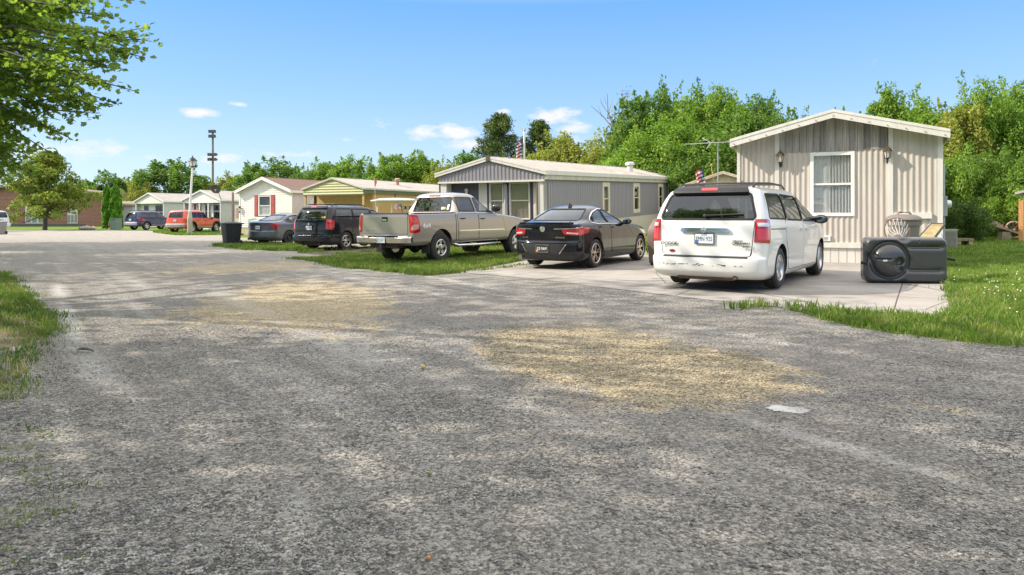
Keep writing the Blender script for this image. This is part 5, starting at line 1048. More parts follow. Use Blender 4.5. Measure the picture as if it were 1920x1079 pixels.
# brick building at the far left
def brickm():
    m, nt, b = newmat('red_brick'); br = nt.nodes.new('ShaderNodeTexBrick'); br.inputs['Scale'].default_value = 1; br.inputs['Brick Width'].default_value = .42; br.inputs['Row Height'].default_value = .16; br.inputs['Mortar Size'].default_value = .016
    br.inputs['Color1'].default_value = (.23, .085, .055, 1); br.inputs['Color2'].default_value = (.31, .12, .075, 1); br.inputs['Mortar'].default_value = (.36, .30, .26, 1)
    s_ = nt.nodes.new('ShaderNodeSeparateXYZ'); nt.links.new(coord(nt), s_.inputs[0]); cb = nt.nodes.new('ShaderNodeCombineXYZ'); nt.links.new(math_(nt, 'ADD', s_.outputs[0], s_.outputs[1]), cb.inputs[0]); nt.links.new(s_.outputs[2], cb.inputs[1]); nt.links.new(cb.outputs[0], br.inputs['Vector'])
    nt.links.new(br.outputs[0], b.inputs['Base Color']); b.inputs['Roughness'].default_value = .9; return m
d = 84; x0, x1 = (-40 - 960) / F * d, (153 - 960) / F * d
e = empty('brick_building', 'low red brick apartment building behind the yellowing tree at far left', 'building', (x0, d, .1), R(3)); W = x1 - x0
m = MB(); m.box(0, W, 0, 9, 0, 3.9); m.prism([(0, 3.9), (W * .39, 4.75), (W * .42, 4.75), (W * .7, 3.9)], 0.001, 9, 'y'); m.build('wall', brickm(), e)
m = MB(); m.prism([(-.5, 3.9), (W * .39, 4.78), (W + .5, 3.95), (W + .5, 4.1), (W * .39, 4.95), (-.5, 4.05)], -.5, 9.5, 'y'); m.build('roof', P('grey_brown_shingle', (.22, .17, .15), .95, var=.2, scale=8), e)
for a, b_ in ((.44, .62), (.84, .935)):
    m = MB(); m.box(W * a, W * b_, -.06, -.002, .3, 2.4); wn_ = m.build('window', P('cream_panel', (.62, .58, .48), .7, var=.08), e); m = MB(); n_ = 3
    for k in range(n_): m.box(W * (a + (b_ - a) * (k + .12) / n_), W * (a + (b_ - a) * (k + .82) / n_), -.09, -.061, .45, 1.3)
    m.build('pane', P('dull_glass', (.2, .23, .23), .1, spec=1, var=.2), wn_)
m = MB(); m.box(-.1, W + .1, -.05, -.001, -.4, .28); m.build('plinth', P('dark_footing', (.12, .12, .11), .9), e)
# garages behind the arborvitae
def garage(px0, px1, d, py0, pyr, py1, label, wm_, rm, ridge_x=False, depth=7, doorp=True, side=None):
    x0, x1 = (px0 - 960) / F * d, (px1 - 960) / F * d; zb = CH + (HZ - py1) / F * d; ze = CH + (HZ - py0) / F * d - zb; zr = CH + (HZ - pyr) / F * d - zb; W = x1 - x0
    e = empty('garage', label, 'garage', (x0, d, zb), 0); m = MB()
    if ridge_x: m.box(0, W, 0, depth, -.3, ze); m.prism([(0, ze), (depth / 2, zr), (depth, ze)], .0, W, 'x')
    else: m.box(0, W, 0, depth, -.3, ze); m.prism([(0, ze), (W / 2, zr), (W, ze)], .001, depth, 'y')
    m.build('wall', wm_, e); m = MB()
    if ridge_x: m.prism([(-.3, ze - .05), (depth / 2, zr), (depth + .3, ze - .05), (depth + .3, ze + .1), (depth / 2, zr + .15), (-.3, ze + .1)], -.3, W + .3, 'x')
    else: m.prism([(-.3, ze - .05), (W / 2, zr), (W + .3, ze - .05), (W + .3, ze + .12), (W / 2, zr + .15), (-.3, ze + .12)], -.4, depth, 'y')
    m.build('roof', rm, e)
    if doorp:
        m = MB(); m.box(W * .15, W * .85, -.05, .0, -.1, ze * .62); dr = m.build('door', M_white, e); m = MB(); m.box(W * .44, W * .58, -.06, -.05, .0, ze * .45); m.build('door_panel', P('buff_panel', (.5, .45, .36), .8), dr)
        m = MB(); 
        for k in range(3): m.box(W * (.2 + .22 * k), W * (.34 + .22 * k), -.04, .0, ze * .74, ze * .96)
        m.build('window', P('pale_pane', (.55, .52, .42), .4), e)
M_rb = P('taupe_shingle', (.27, .22, .20), .95, var=.15)
garage(168, 186, 92, 390, 384, 421, 'white garage with pale door just left of the arborvitae', M_lapw, M_rb, depth=6); garage(186, 248, 93, 386, 379, 421, 'grey walled garage mostly hidden behind the arborvitae', M_greyw, M_rb, True, 7, False); garage(120, 183, 106, 402, 377, 421, 'taupe roofed building between the brick building and the white garage', P('pinkish_wall', (.55, .48, .45), .8, var=.08), P('pale_shingle', (.42, .38, .36), .95, var=.15), True, 8, False)
# ------------------------------------------------------------------ foliage
def leafmat(name, cols, tr=.35, scale=.9):
    m, nt, b = newmat(name); v = coord(nt); n = noise(nt, v, scale, 3, .6)
    wn = nt.nodes.new('ShaderNodeTexVoronoi'); wn.inputs['Scale'].default_value = 4.5; nt.links.new(v, wn.inputs['Vector']); s_ = nt.nodes.new('ShaderNodeSeparateColor'); nt.links.new(wn.outputs['Color'], s_.inputs[0])
    t = math_(nt, 'ADD', math_(nt, 'MULTIPLY', n, .75), math_(nt, 'MULTIPLY', s_.outputs[0], .35))
    c = ramp(nt, t, [(.3, cols[0]), (.52, cols[1]), (.75, cols[2])]); nt.links.new(c, b.inputs['Base Color']); b.inputs['Roughness'].default_value = .55; b.inputs['Specular IOR Level'].default_value = .3
    tl = nt.nodes.new('ShaderNodeBsdfTranslucent'); nt.links.new(mixc(nt, 1, c, (1.3, 1.6, .7), 'MULTIPLY'), tl.inputs[0]); mx = nt.nodes.new('ShaderNodeMixShader'); mx.inputs[0].default_value = tr
    nt.links.new(b.outputs[0], mx.inputs[1]); nt.links.new(tl.outputs[0], mx.inputs[2]); nt.links.new(mx.outputs[0], nt.nodes['Material Output'].inputs[0]); return m
M_leafA = leafmat('bright_leaves', ((.085, .165, .018), (.165, .275, .034), (.29, .38, .07)))
M_leafB = leafmat('mid_leaves', ((.06, .13, .02), (.12, .215, .034), (.22, .30, .06)))
M_leafC = leafmat('olive_leaves', ((.14, .17, .025), (.25, .27, .045), (.40, .38, .10)))
M_leafD = leafmat('dark_leaves', ((.035, .085, .016), (.075, .14, .025), (.15, .21, .04)), .25)
M_leafY = leafmat('yellowing_leaves', ((.09, .14, .02), (.17, .23, .035), (.36, .36, .07)))
M_leafM = leafmat('maple_leaves', ((.10, .155, .035), (.195, .265, .06), (.32, .385, .10)), .58, .7)
M_arb = leafmat('arborvitae_sprays', ((.07, .19, .008), (.12, .29, .012), (.18, .38, .025)), .2, 2)
M_pine = leafmat('pine_needles', ((.04, .08, .018), (.09, .14, .03), (.17, .21, .05)), .1)
M_bark = P('bark', (.12, .10, .085), .95, var=.4, scale=5, bmp=.6, bscale=14, stretch=(4, 4, 1)); M_barkp = P('pale_bark', (.36, .32, .28), .95, var=.3, scale=5)
def unit(v): return v / np.maximum(np.linalg.norm(v, axis=-1, keepdims=True), 1e-9)
def leafquads(C, Nn, size, rg, asp=.55):
    n = len(C); a = unit(np.cross(Nn, unit(rg.normal(size=(n, 3))))); b = np.cross(Nn, a); s = (size * rg.uniform(.6, 1.35, n))[:, None]
    k = Nn * s * .16
    V = np.stack([C - a * s * .5, C + b * s * asp * .5 + k, C + a * s * .5, C - b * s * asp * .5 + k], 1).reshape(-1, 3)
    return V, np.arange(n * 4).reshape(n, 4)
def crown_pts(clumps, per, rg, up=.5):
    """clumps (n,6): centre and radii; leaves sit on and near each clump's shell, facing out and up"""
    k = len(clumps); w_ = clumps[:, 3] * clumps[:, 4]; cnt = np.maximum(8, (per * w_ / w_.mean()).astype(int)); idx = np.repeat(np.arange(k), cnt)
    d = unit(rg.normal(size=(len(idx), 3)) + np.array([0, 0, .25])); r = rg.uniform(.35, 1.08, (len(idx), 1)) ** .6
    C = clumps[idx, :3] + d * r * clumps[idx, 3:6]; Nn = unit(d * .7 + rg.normal(size=d.shape) * .55 + np.array([0, 0, up])); return C, Nn
def crown_clumps(kind, rg, n, Rr, Hh, z0):
    out = []
    while len(out) < n:
        d = unit(rg.normal(size=3)); r = rg.uniform(.2, 1) ** .45; t = (d[2] * r + 1) / 2
        if kind == 'spire': wdt = (1 - t) ** .6 * .8 + .3
        elif kind == 'bush': wdt = 1.0
        else: wdt = .72 + .4 * math.sin(math.pi * min(1, t * 1.1)) - .25 * (t > .85)
        x, y = d[0] * r * Rr * wdt, d[1] * r * Rr * wdt; z = z0 + t * Hh
        q = rg.uniform(.13, .27) * Rr * (1.15 - .45 * t)
        out.append((x, y, z, q, q, q * rg.uniform(.8, 1.7)))
    return np.array(out)
BASE = {}
def base_crown(key, kind, seed, n, per, Rr, Hh, z0, ls, sprays=0, up=.5):
    rg = np.random.default_rng(seed); cl_ = crown_clumps(kind, rg, n, Rr, Hh, z0); C, Nn = crown_pts(cl_, per, rg, up)
    for k in range(sprays):                                   # shoots that stick out of the outline
        a = rg.uniform(0, 6.28); t = rg.uniform(.35, 1); p = np.array([math.cos(a) * Rr * .75 * (1.05 - t * .6), math.sin(a) * Rr * .75 * (1.05 - t * .6), z0 + Hh * t * .93]); dr = unit(np.array([p[0], p[1], Rr * rg.uniform(.5, 1.6)])); L_ = rg.uniform(.25, .5) * Rr; m_ = int(per * .35)
        u_ = rg.uniform(0, 1, (m_, 1)); C = np.vstack([C, p + dr * u_ * L_ + rg.normal(size=(m_, 3)) * .09 * Rr * (1.1 - u_)]); Nn = np.vstack([Nn, unit(rg.normal(size=(m_, 3)) + [0, 0, .4])])
    V, Q = leafquads(C, Nn, ls, rg); BASE[key] = (V, Q, cl_)
base_crown('broad1', 'broad', 1, 75, 140, 3.2, 6.6, 1.3, .30, 16); base_crown('broad2', 'broad', 2, 80, 140, 3.2, 6.6, 1.2, .30, 18); base_crown('broad3', 'broad', 3, 70, 150, 3.2, 6.4, 1.4, .28, 22)
base_crown('spire1', 'spire', 4, 110, 150, 2.9, 7.2, .6, .22, 14, .3); base_crown('spire2', 'spire', 5, 110, 150, 3.0, 7.0, .5, .22, 16, .3)
base_crown('bush1', 'bush', 6, 95, 160, 3.0, 4.6, .1, .20, 14); base_crown('bush2', 'bush', 7, 95, 160, 3.0, 4.8, .05, .19, 16); base_crown('big1', 'broad', 8, 170, 170, 3.4, 7.2, .4, .20, 16); base_crown('big2', 'broad', 9, 170, 170, 3.4, 7.4, .3, .20, 18)
SHARED = {}
def tree(px, top, wpx, d, key, mat, label, base=None, name='tree', group='trees behind the homes', trunk=True, rz=None, cat='tree', hs=1.0):
    V, Q, cl_ = BASE[key]; x = (px - 960) / F * d; zb = h1(x, d) if base is None else base; zt = CH + (HZ - top) / F * d
    hb = V[:, 2].max(); wb_ = np.percentile(np.abs(V[:, 0]), 98) * 2; sz = (zt - zb) / hb; sx = wpx / F * d / wb_
    rg = np.random.default_rng(int(px * 7 + d)); rz = rg.uniform(0, 6.28) if rz is None else rz
    e = empty(name, label, cat, (x, d, zb), 0, group)
    k = (key, mat.name)
    if k in SHARED: o = link('crown', SHARED[k], e)
    else: o = arr_mesh('crown', V, Q, mat, e); SHARED[k] = o.data
    o.scale = (sx, sx, sz); o.rotation_euler = (0, 0, rz)
    if trunk:
        kt = key + 't'
        if kt not in SHARED:
            m = MB(); hz = V[:, 2].max(); m.tube([(0, 0, -.3), (.03, .02, hz * .25), (-.05, .05, hz * .5), (.05, 0, hz * .8)], [.17, .14, .1, .03], 8)
            for q in cl_[::6]: m.tube([(0, 0, hz * .2), tuple(q[:3] * np.array([.5, .5, .75])), tuple(q[:3])], [.07, .045, .012], 5)
            t_ = m.build('trunk', M_bark, e, smooth=60); SHARED[kt] = t_.data
        else: t_ = link('trunk', SHARED[kt], e)
        t_.scale = (sx, sx, sz); t_.rotation_euler = (0, 0, rz)
    return e
A, B_, C_, D_ = M_leafA, M_leafB, M_leafC, M_leafD
TL = [
 (1195, 162, 121, 53, 'spire1', B_, 'dark upright tree at the left end of the tall trees above the slate roof'),
 (1240, 146, 140, 54, 'big1', B_, 'tall tree rising just right of the bare dead tree'),
 (1300, 158, 140, 56, 'spire2', A, 'pointed green tree between the two tallest crowns over the slate home'),
 (1350, 141, 166, 55, 'big2', A, 'tallest bright green crown above the television aerial'),
 (1425, 162, 153, 51, 'big1', B_, 'broad tree whose right edge meets the sky left of the beige gable'),
 (1258, 200, 217, 48, 'big2', A, 'yellow green full tree in front of the tall crowns over the slate roof'),
 (1385, 214, 217, 46, 'bush2', B_, 'fine leaved greyish green tree beside the beige home wall'),
 (1310, 262, 153, 44, 'bush1', B_, 'low rounded tree under the television aerial'),
 (1215, 262, 153, 50, 'bush2', D_, 'shaded low tree behind the slate home roof vent'),
 (1345, 300, 115, 43, 'bush1', A, 'small bright bush behind the tan shed roof'),
 (1118, 238, 166, 60, 'bush2', C_, 'olive brushy tree behind the bare dead tree'),
 (1058, 243, 140, 62, 'spire2', C_, 'olive ragged tree right of the flagpole'),
 (1160, 262, 128, 57, 'bush1', A, 'bright bush at the foot of the bare dead tree'),
 (1010, 268, 128, 60, 'bush1', C_, 'olive bush behind the flagpole'),
 (1085, 280, 153, 56, 'bush2', C_, 'low olive thicket above the slate roof ridge'),
 (950, 290, 115, 62, 'bush2', B_, 'low tree under the dark pine behind the slate gable'),
 (872, 277, 89, 72, 'spire1', B_, 'pointed tree left of the dark pine'),
 (835, 290, 89, 70, 'bush1', C_, 'rounded tree behind the left eave of the slate home'),
 (790, 280, 100, 74, 'spire2', A, 'feathery green tree above the middle of the tan home roof'),
 (745, 279, 106, 73, 'spire1', A, 'yellow green pointed tree above the red roof vent'),
 (700, 293, 89, 76, 'broad3', B_, 'mid green tree above the apex of the striped gable'),
 (655, 288, 89, 86, 'spire2', A, 'bright spiky tree over the brown shingle roof end'),
 (610, 294, 89, 88, 'spire1', A, 'bright spiky tree over the two roof vents'),
 (575, 305, 78, 86, 'bush1', B_, 'low tree behind the brown shingle roof'),
 (525, 291, 128, 96, 'broad1', B_, 'rounded dark tree above the apex of the red shuttered home'),
 (482, 298, 100, 98, 'broad2', B_, 'tree behind the left slope of the red shuttered home'),
 (440, 318, 78, 104, 'broad3', C_, 'small tree right of the floodlight pole'),
 (395, 330, 67, 108, 'bush2', C_, 'low tree behind the floodlight pole'),
 (322, 291, 140, 104, 'broad2', B_, 'large spreading maple behind the white homes left of the floodlight pole'),
 (262, 332, 73, 100, 'bush1', C_, 'low yellowish tree behind the left white home'),
 (208, 317, 106, 116, 'broad1', B_, 'round tree rising behind the arborvitae'),
 (163, 334, 73, 118, 'broad3', A, 'paler tree left of the arborvitae'),
 (1495, 196, 89, 38, 'broad1', B_, 'tree tops showing left of the beige home ridge'),
 (1545, 205, 115, 37, 'big2', C_, 'tree behind the left roof slope of the beige home'),
 (1620, 196, 115, 40, 'spire1', A, 'thin topped tree just right of the beige home ridge'),
 (1672, 150, 121, 41, 'spire2', A, 'tall thin topped tree over the right roof slope of the beige home'),
 (1735, 168, 140, 38, 'big1', A, 'full tree over the right corner of the beige home'),
 (1800, 178, 115, 35, 'spire1', C_, 'pale green tree right of the beige home'),
 (1848, 126, 153, 36, 'big2', A, 'tallest tree on the right with an open lacy top'),
 (1915, 134, 140, 37, 'big1', A, 'tall tree cut by the right edge of the view'),
 (1980, 150, 166, 36, 'big2', B_, 'tree beyond the right edge of the view'),
 (1790, 268, 115, 31, 'bush2', A, 'leafy shrub tree standing beside the right corner of the beige home'),
 (1848, 262, 140, 31.5, 'bush1', B_, 'full shrub in the middle of the wood edge behind the lawn'),
 (1905, 300, 128, 30, 'bush2', A, 'bright shrub leaning over the bicycle and plank'),
 (1965, 260, 140, 32, 'bush1', B_, 'shrub behind the cream shed at the right edge'),
 (1870, 355, 89, 29.6, 'bush1', A, 'low bright bush at the back edge of the lawn'),
]
for px, top, w_, d, k in ((1190, 186, 150, 66, 1), (1270, 176, 160, 67, 2), (1345, 172, 170, 66, 1), (1425, 186, 150, 67, 2), (1130, 262, 150, 70, 3), (1040, 282, 150, 72, 3), (1490, 212, 140, 48, 1), (1580, 214, 150, 49, 2), (1665, 192, 150, 50, 1), (1745, 196, 150, 46, 2), (1810, 190, 150, 44, 1), (1880, 176, 160, 45, 2), (1950, 180, 160, 44, 1)):
    TL.append((px, top, w_, d, ('big1', 'bush1', 'big2', 'bush2')[k], (B_, D_, B_, C_)[k], {1190: 'dim tree deep behind the tall trees, nearest the dead tree', 1270: 'tree deep in the wood behind the roof vent of the slate home', 1345: 'dim tree deep behind the tallest crown over the slate home', 1425: 'tree deep in the wood left of the beige gable', 1130: 'olive tree far behind the dead tree', 1040: 'olive tree far behind the flagpole', 1490: 'dim tree far behind the left eave of the beige home', 1580: 'tree far behind the ridge of the beige home', 1665: 'dim tree far behind the right roof slope of the beige home', 1745: 'tree far behind the right eave of the beige home', 1810: 'dim tree deep in the wood right of the beige home', 1880: 'tree deep in the wood behind the tall lacy tree', 1950: 'dim tree deep in the wood past the right edge'}[px]))
for t_ in TL: tree(*t_)
# the broad leaved dark bush at the corner of the beige home
tree(1812, 368, 92, 27, 'bush2', D_, 'dark low bush with broad leaves behind the air conditioner', name='bush', cat='bush', group=None)
# pines: needle tufts along whorled branches
def pine(px, top, wpx, d, seed, label):
    rg = np.random.default_rng(seed); x = (px - 960) / F * d; zb = h1(x, d); Hh = CH + (HZ - top) / F * d - zb; Rr = wpx / F * d / 2; e = empty('pine_tree', label, 'pine tree', (x, d, zb), 0, 'pines behind the slate home')
    Cs, Ns = [], []; m = MB(); m.tube([(0, 0, -.3), (0, 0, Hh * .5), (0, 0, Hh * .97)], [.25, .18, .03], 8)
    z = Hh * .18
    while z < Hh * .98:
        t = z / Hh; rr = Rr * min(1, 1.35 * (1 - t) ** .62) * rg.uniform(.8, 1.1); nb = 7
        for k in range(nb):
            a = rg.uniform(0, 6.28); L_ = rr * rg.uniform(.7, 1.05) + .2; tip = np.array([math.cos(a) * L_, math.sin(a) * L_, z + L_ * .28]); m.tube([(0, 0, z), tuple(tip * .6 + [0, 0, z * .38]), tuple(tip)], [.04, .025, .008], 4, cap=False)
            for s_ in np.linspace(.35, 1, 7):
                p = np.array([0, 0, z]) * (1 - s_) + tip * s_; q = 26; Cs.append(p + rg.normal(size=(q, 3)) * np.array([.24, .24, .2])); Ns.append(unit(rg.normal(size=(q, 3)) + [0, 0, .3]))
        z += Hh * .05
    V, Q = leafquads(np.vstack(Cs), np.vstack(Ns), .34, rg, .28); arr_mesh('crown', V, Q, M_pine, e); m.build('trunk', M_bark, e)
pine(938, 219, 155, 78, 11, 'dark layered pine above the slate gable'); pine(1010, 232, 105, 79, 12, 'smaller dark pine right beside the flagpole top')
# dead tree
def bare():
    d = 58; x, _, _ = W3(1158, 280, d); zb = h1(x, d); rg = np.random.default_rng(3); e = empty('dead_tree', 'bare grey dead tree with forked branches above the slate roof', 'dead tree', (x, d, zb)); m = MB()
    def P_(px, py, dy=0): p = W3(px, py, d); return (p[0] - x, dy, p[2] - zb)
    lim = [([(1160, 400), (1160, 320), (1161, 278)], .16), ([(1161, 278), (1152, 245), (1140, 213), (1137, 178)], .09), ([(1161, 278), (1167, 250), (1169, 215), (1167, 180)], .09), ([(1152, 245), (1130, 218), (1108, 200)], .06), ([(1140, 213), (1146, 196), (1150, 184)], .04), ([(1140, 213), (1128, 192), (1126, 183)], .04), ([(1169, 230), (1178, 214), (1186, 206)], .04), ([(1169, 215), (1172, 190), (1180, 172)], .04), ([(1130, 218), (1122, 200)], .03), ([(1145, 228), (1156, 205), (1158, 190)], .04), ([(1168, 200), (1162, 184)], .03), ([(1137, 195), (1132, 180)], .025)]
    for pts, r in lim:
        q = [P_(a, b, rg.normal(0, .25)) for a, b in pts]; m.tube(q, [r * (1 - .75 * i / (len(q) - 1)) for i in range(len(q))], 6)
    m.build('trunk', M_barkp, e, smooth=60)
    C = np.vstack([np.array(P_(px, py)) + rg.normal(size=(22, 3)) * .22 for px, py in ((1186, 205), (1180, 175), (1178, 214), (1172, 190), (1190, 196), (1168, 181))]); V, Q = leafquads(C, unit(rg.normal(size=C.shape)), .17, rg); arr_mesh('dry_leaves', V, Q, P('dry_leaf', (.2, .13, .06), .9, var=.4), e)
bare()
# arborvitae
def arb():
    x0, d, z_ = W3(208, 417, 74); 
    for px, w_, top, lab in ((200, 15, 345, 'slim green arborvitae column on the left of its pair'), (217, 20, 343, 'thicker green arborvitae column beside the green utility box')):
        rg = np.random.default_rng(px); x = (px - 960) / F * d; zb = h1(x, d) - .05; Hh = CH + (HZ - top) / F * d - zb; Rr = w_ / F * d / 2 * 1.15; e = empty('arborvitae', lab, 'arborvitae', (x, d, zb), 0, 'arborvitae pair')
        n = 5200; t = rg.uniform(0, 1, n); a = rg.uniform(0, 6.28, n); r = Rr * (1 - t ** 5) * (.80 + .12 * np.sin(a * 3 + t * 3) + .10 * np.sin(a * 5 - t * 14) + .08 * np.sin(t * 31 + a * 2)) * rg.uniform(.75, 1.12, n); C = np.stack([np.cos(a) * r, np.sin(a) * r, .1 + t * Hh * .97], 1); Nn = unit(np.stack([np.cos(a), np.sin(a), rg.normal(.1, .3, n)], 1) + rg.normal(size=(n, 3)) * .35)
        V, Q = leafquads(C, Nn, .24, rg, .5); arr_mesh('crown', V, Q, M_arb, e); MB().tube([(0, 0, -.2), (0, 0, Hh * .9)], [.1, .03], 8).build('trunk', M_bark, e)
arb()
# yellowing tree before the brick building
def ytree():
    d = 67; x = (84 - 960) / F * d; zb = h1(x, d) - .05; rg = np.random.default_rng(21); e = empty('tree', 'yellowing spreading tree standing on grass before the brick building', 'tree', (x, d, zb)); s = d / F
    cl_ = []
    for _ in range(190):
        a = rg.uniform(-1, 1); t = rg.uniform(0, 1) ** .8; half = 68 * (1 - t) ** .5 * (1 if t > .12 else .85) * 1.25; cl_.append((a * half * s * rg.uniform(.7, 1.05) + 4 * s, rg.normal(0, 1) * half * s * .45, (22 + t * 118) * s - .1 * abs(a), *(rg.uniform(.35, .8) * np.array([1.1, 1, .75]))))
    C, Nn = crown_pts(np.array(cl_), 95, rg, .6); V, Q = leafquads(C, Nn, .26, rg); arr_mesh('crown', V, Q, M_leafY, e)
    m = MB(); m.tube([(0, 0, -.2), (.05, 0, 1.2), (-.05, 0, 2.8), (.1, 0, 5)], [.22, .18, .14, .05], 10)
    for q in cl_[::9]: m.tube([(0, 0, 1.5), (q[0] * .5, q[1] * .5, q[2] * .75), tuple(q[:3])], [.09, .05, .015], 5)
    m.build('trunk', M_bark, e, smooth=60)
ytree()
# street maples on the left: the first reaches into the view, the others stand outside it and shade the road
MAPLE = [(0, 0), (.10, .16), (.30, .12), (.24, .30), (.50, .34), (.33, .50), (.40, .66), (.18, .62), (0, 1.0), (-.18, .62), (-.40, .66), (-.33, .50), (-.50, .34), (-.24, .30), (-.30, .12), (-.10, .16)]
def mapleleaves(C, Nn, size, rg):
    n = len(C); a = unit(np.cross(Nn, unit(rg.normal(size=(n, 3))))); b = np.cross(Nn, a); s = (size * rg.uniform(.65, 1.25, n))[:, None]; droop = Nn * s
    P_ = np.array(MAPLE); V = C[:, None] + a[:, None] * (P_[:, 0] * 1.0)[None, :, None] * s[:, None] + b[:, None] * (P_[:, 1] - .4)[None, :, None] * s[:, None] - droop[:, None] * (np.abs(P_[:, 0]) * .35 + (P_[:, 1] - .4) ** 2 * .4)[None, :, None]
    tri = []
    for k in range(1, 8): tri += [(8 - k + 1, 8 - k, 8 + k), (8 - k + 1, 8 + k, 8 + k - 1)] if k > 1 else [(8, 7, 9)]
    tri.append((1, 0, 15)); T_ = np.array(tri); F_ = (T_[None] + (np.arange(n) * 16)[:, None, None]).reshape(-1, 3); return V.reshape(-1, 3), F_
def street_maple(x, y, label, seed, tall=14.5, R0=6.3, n=100, per=165, near=False):
    rg = np.random.default_rng(seed); zb = h1(x, y); e = empty('maple_tree', label, 'maple tree', (x, y, zb), 0, 'street maples'); m = MB(); m.tube([(0, 0, -.3), (.1, .05, 2), (0, .1, 5), (.2, 0, 9), (0, 0, tall * .9)], [.42, .34, .27, .16, .04], 12)
    cl_ = crown_clumps('broad', rg, n, R0, tall - 4.0, 3.6); C, Nn = crown_pts(cl_, per, rg, .7)
    for q in cl_[::5]: m.tube([(0, 0, min(q[2] * .6, 8)), tuple(q[:3] * np.array([.55, .55, .82])), tuple(q[:3])], [.12, .07, .015], 6)
    if near:
        Pl = C + np.array([x, y, zb]); px = 960 + F * Pl[:, 0] / np.maximum(Pl[:, 1], .5); k_ = (px < -60) & (rg.uniform(0, 1, len(px)) < .34) & (C[:, 2] > 6.5) | (Pl[:, 1] < 2); C, Nn = C[k_], Nn[k_]
    V, Q = leafquads(C, Nn, .27, rg, .8)
    if not near: arr_mesh('crown', V, Q, M_leafM, e); m.build('trunk', M_bark, e, smooth=60); return e
    arr_mesh('crown', V, Q, M_leafM, e)
    # boughs that reach into the picture, built leaf by leaf
    o = np.array([x, y, zb]); Cs = []; Ns = []
    tips = [(284, 78, 9.6), (272, 108, 9.8), (256, 172, 10.2), (222, 196, 10), (215, 34, 9.2), (136, 262, 10.5), (96, 288, 10.5), (142, 228, 10), (62, 332, 11), (22, 345, 11.4), (252, 2, 9), (190, 205, 9.6), (24, 262, 11), (12, 300, 10.5), (45, 335, 11.2), (8, 340, 11), (40, 270, 10.6), (60, 300, 11.2), (170, 150, 9), (120, 180, 9.4), (60, 235, 10), (226, 130, 9.4), (205, 90, 9), (170, 20, 9), (110, 60, 9.5), (70, 130, 9.5), (110, 120, 10), (30, 180, 10), (150, 60, 10.5), (160, 100, 10.5), (90, 10, 9.5), (40, 70, 9.8), (20, 20, 9.8), (75, 180, 11), (130, 30, 11), (190, 60, 11), (210, 165, 10.8), (10, 120, 10.4), (98, 205, 11), (30, 300, 10.6), (105, 250, 11)]
    for px, py, d in tips:
        tip = np.array(W3(px, py, d)); st = np.array(W3(-170 + .15 * px, 30 + py * .55, d + 1.0)); mid = (tip + st) / 2 + np.array([0, 0, .25]); pts = [st, mid, tip]; m.tube([tuple(p - o) for p in pts], [.035, .02, .005], 5, cap=False)
        u_ = rg.uniform(.18, 1.0, (92, 1)) ** .8; p = (1 - u_) ** 2 * st + 2 * u_ * (1 - u_) * mid + u_ * u_ * tip; sp = (.32 - .26 * u_) ; Cs.append(p + rg.normal(size=p.shape) * sp * np.array([1, 1, .42])); Ns.append(unit(rg.normal(size=p.shape) * .55 + [0, 0, .75]))
        for _ in range(4):
            u0 = rg.uniform(.35, .85); p0 = (1 - u0) ** 2 * st + 2 * u0 * (1 - u0) * mid + u0 * u0 * tip; dr = unit(tip - st + rg.normal(size=3) * np.array([.9, .9, .6])) * rg.uniform(.35, .75); m.tube([tuple(p0 - o), tuple(p0 + dr - o)], [.012, .003], 4, cap=False); u_ = rg.uniform(.1, 1, (36, 1)); p = p0 + dr * u_; Cs.append(p + rg.normal(size=p.shape) * np.array([.09, .09, .05])); Ns.append(unit(rg.normal(size=p.shape) * .5 + [0, 0, .8]))
    C = np.vstack(Cs) - o; V, T_ = mapleleaves(C, np.vstack(Ns), .088, rg); arr_mesh('bough_leaves', V, T_, M_leafM, e); m.build('trunk', M_bark, e, smooth=60); return e
street_maple(-14.6, 10.5, 'large maple whose leafy boughs hang into the upper left corner', 31, 13.6, near=True)
street_maple(-13, 1.5, 'maple shading the road left of the viewer', 32, 17, 7.0, n=140, per=205); street_maple(-23.5, 22.5, 'maple standing left of the verge down the road', 33, 15, 6.5); street_maple(-30, 33, 'maple farther down the left verge', 35, 15, 6); street_maple(-8, -13, 'maple behind the viewer on the left', 34, 16, 6)

# ------------------------------------------------------------------ grass, gravel stones
def inpoly(P_, poly):
    x, y = P_[:, 0], P_[:, 1]; r = np.zeros(len(P_), bool); n = len(poly)
    for i in range(n):
        (x1, y1), (x2, y2) = poly[i], poly[(i + 1) % n]
        if y1 != y2: r ^= ((y1 > y) != (y2 > y)) & (x < (x2 - x1) * (y - y1) / (y2 - y1) + x1)
    return r
def scatter(poly, dens, box=None, thin=None, seed=0):
    rg = np.random.default_rng(seed); a = np.array(poly); lo, hi = a.min(0), a.max(0)
    if box: lo = np.maximum(lo, box[:2]); hi = np.minimum(hi, box[2:])
    n = int((hi - lo).prod() * dens); p = rg.uniform(lo, hi, (n, 2)); p = p[inpoly(p, poly)]
    px = 960 + F * p[:, 0] / p[:, 1]; p = p[(px > -300) & (px < 2350)]
    if thin is not None: p = p[rg.uniform(0, 1, len(p)) < thin(p)]
    return p
def patchy(p, s, seed):
    rg = np.random.default_rng(seed); v_ = 0
    for k in range(5): a = rg.uniform(0, 6.28); f_ = s * (1.6 ** k); v_ = v_ + np.sin((p[:, 0] * math.cos(a) + p[:, 1] * math.sin(a)) * f_ + rg.uniform(0, 6)) / (1.25 ** k)
    return .5 + v_ / 5
M_blade = leafmat('grass_blades', ((.07, .13, .018), (.13, .205, .03), (.23, .27, .07)), .3, 1.2); M_bladeb = leafmat('verge_blades', ((.06, .115, .016), (.115, .185, .026), (.22, .245, .065)), .3, 1.2)
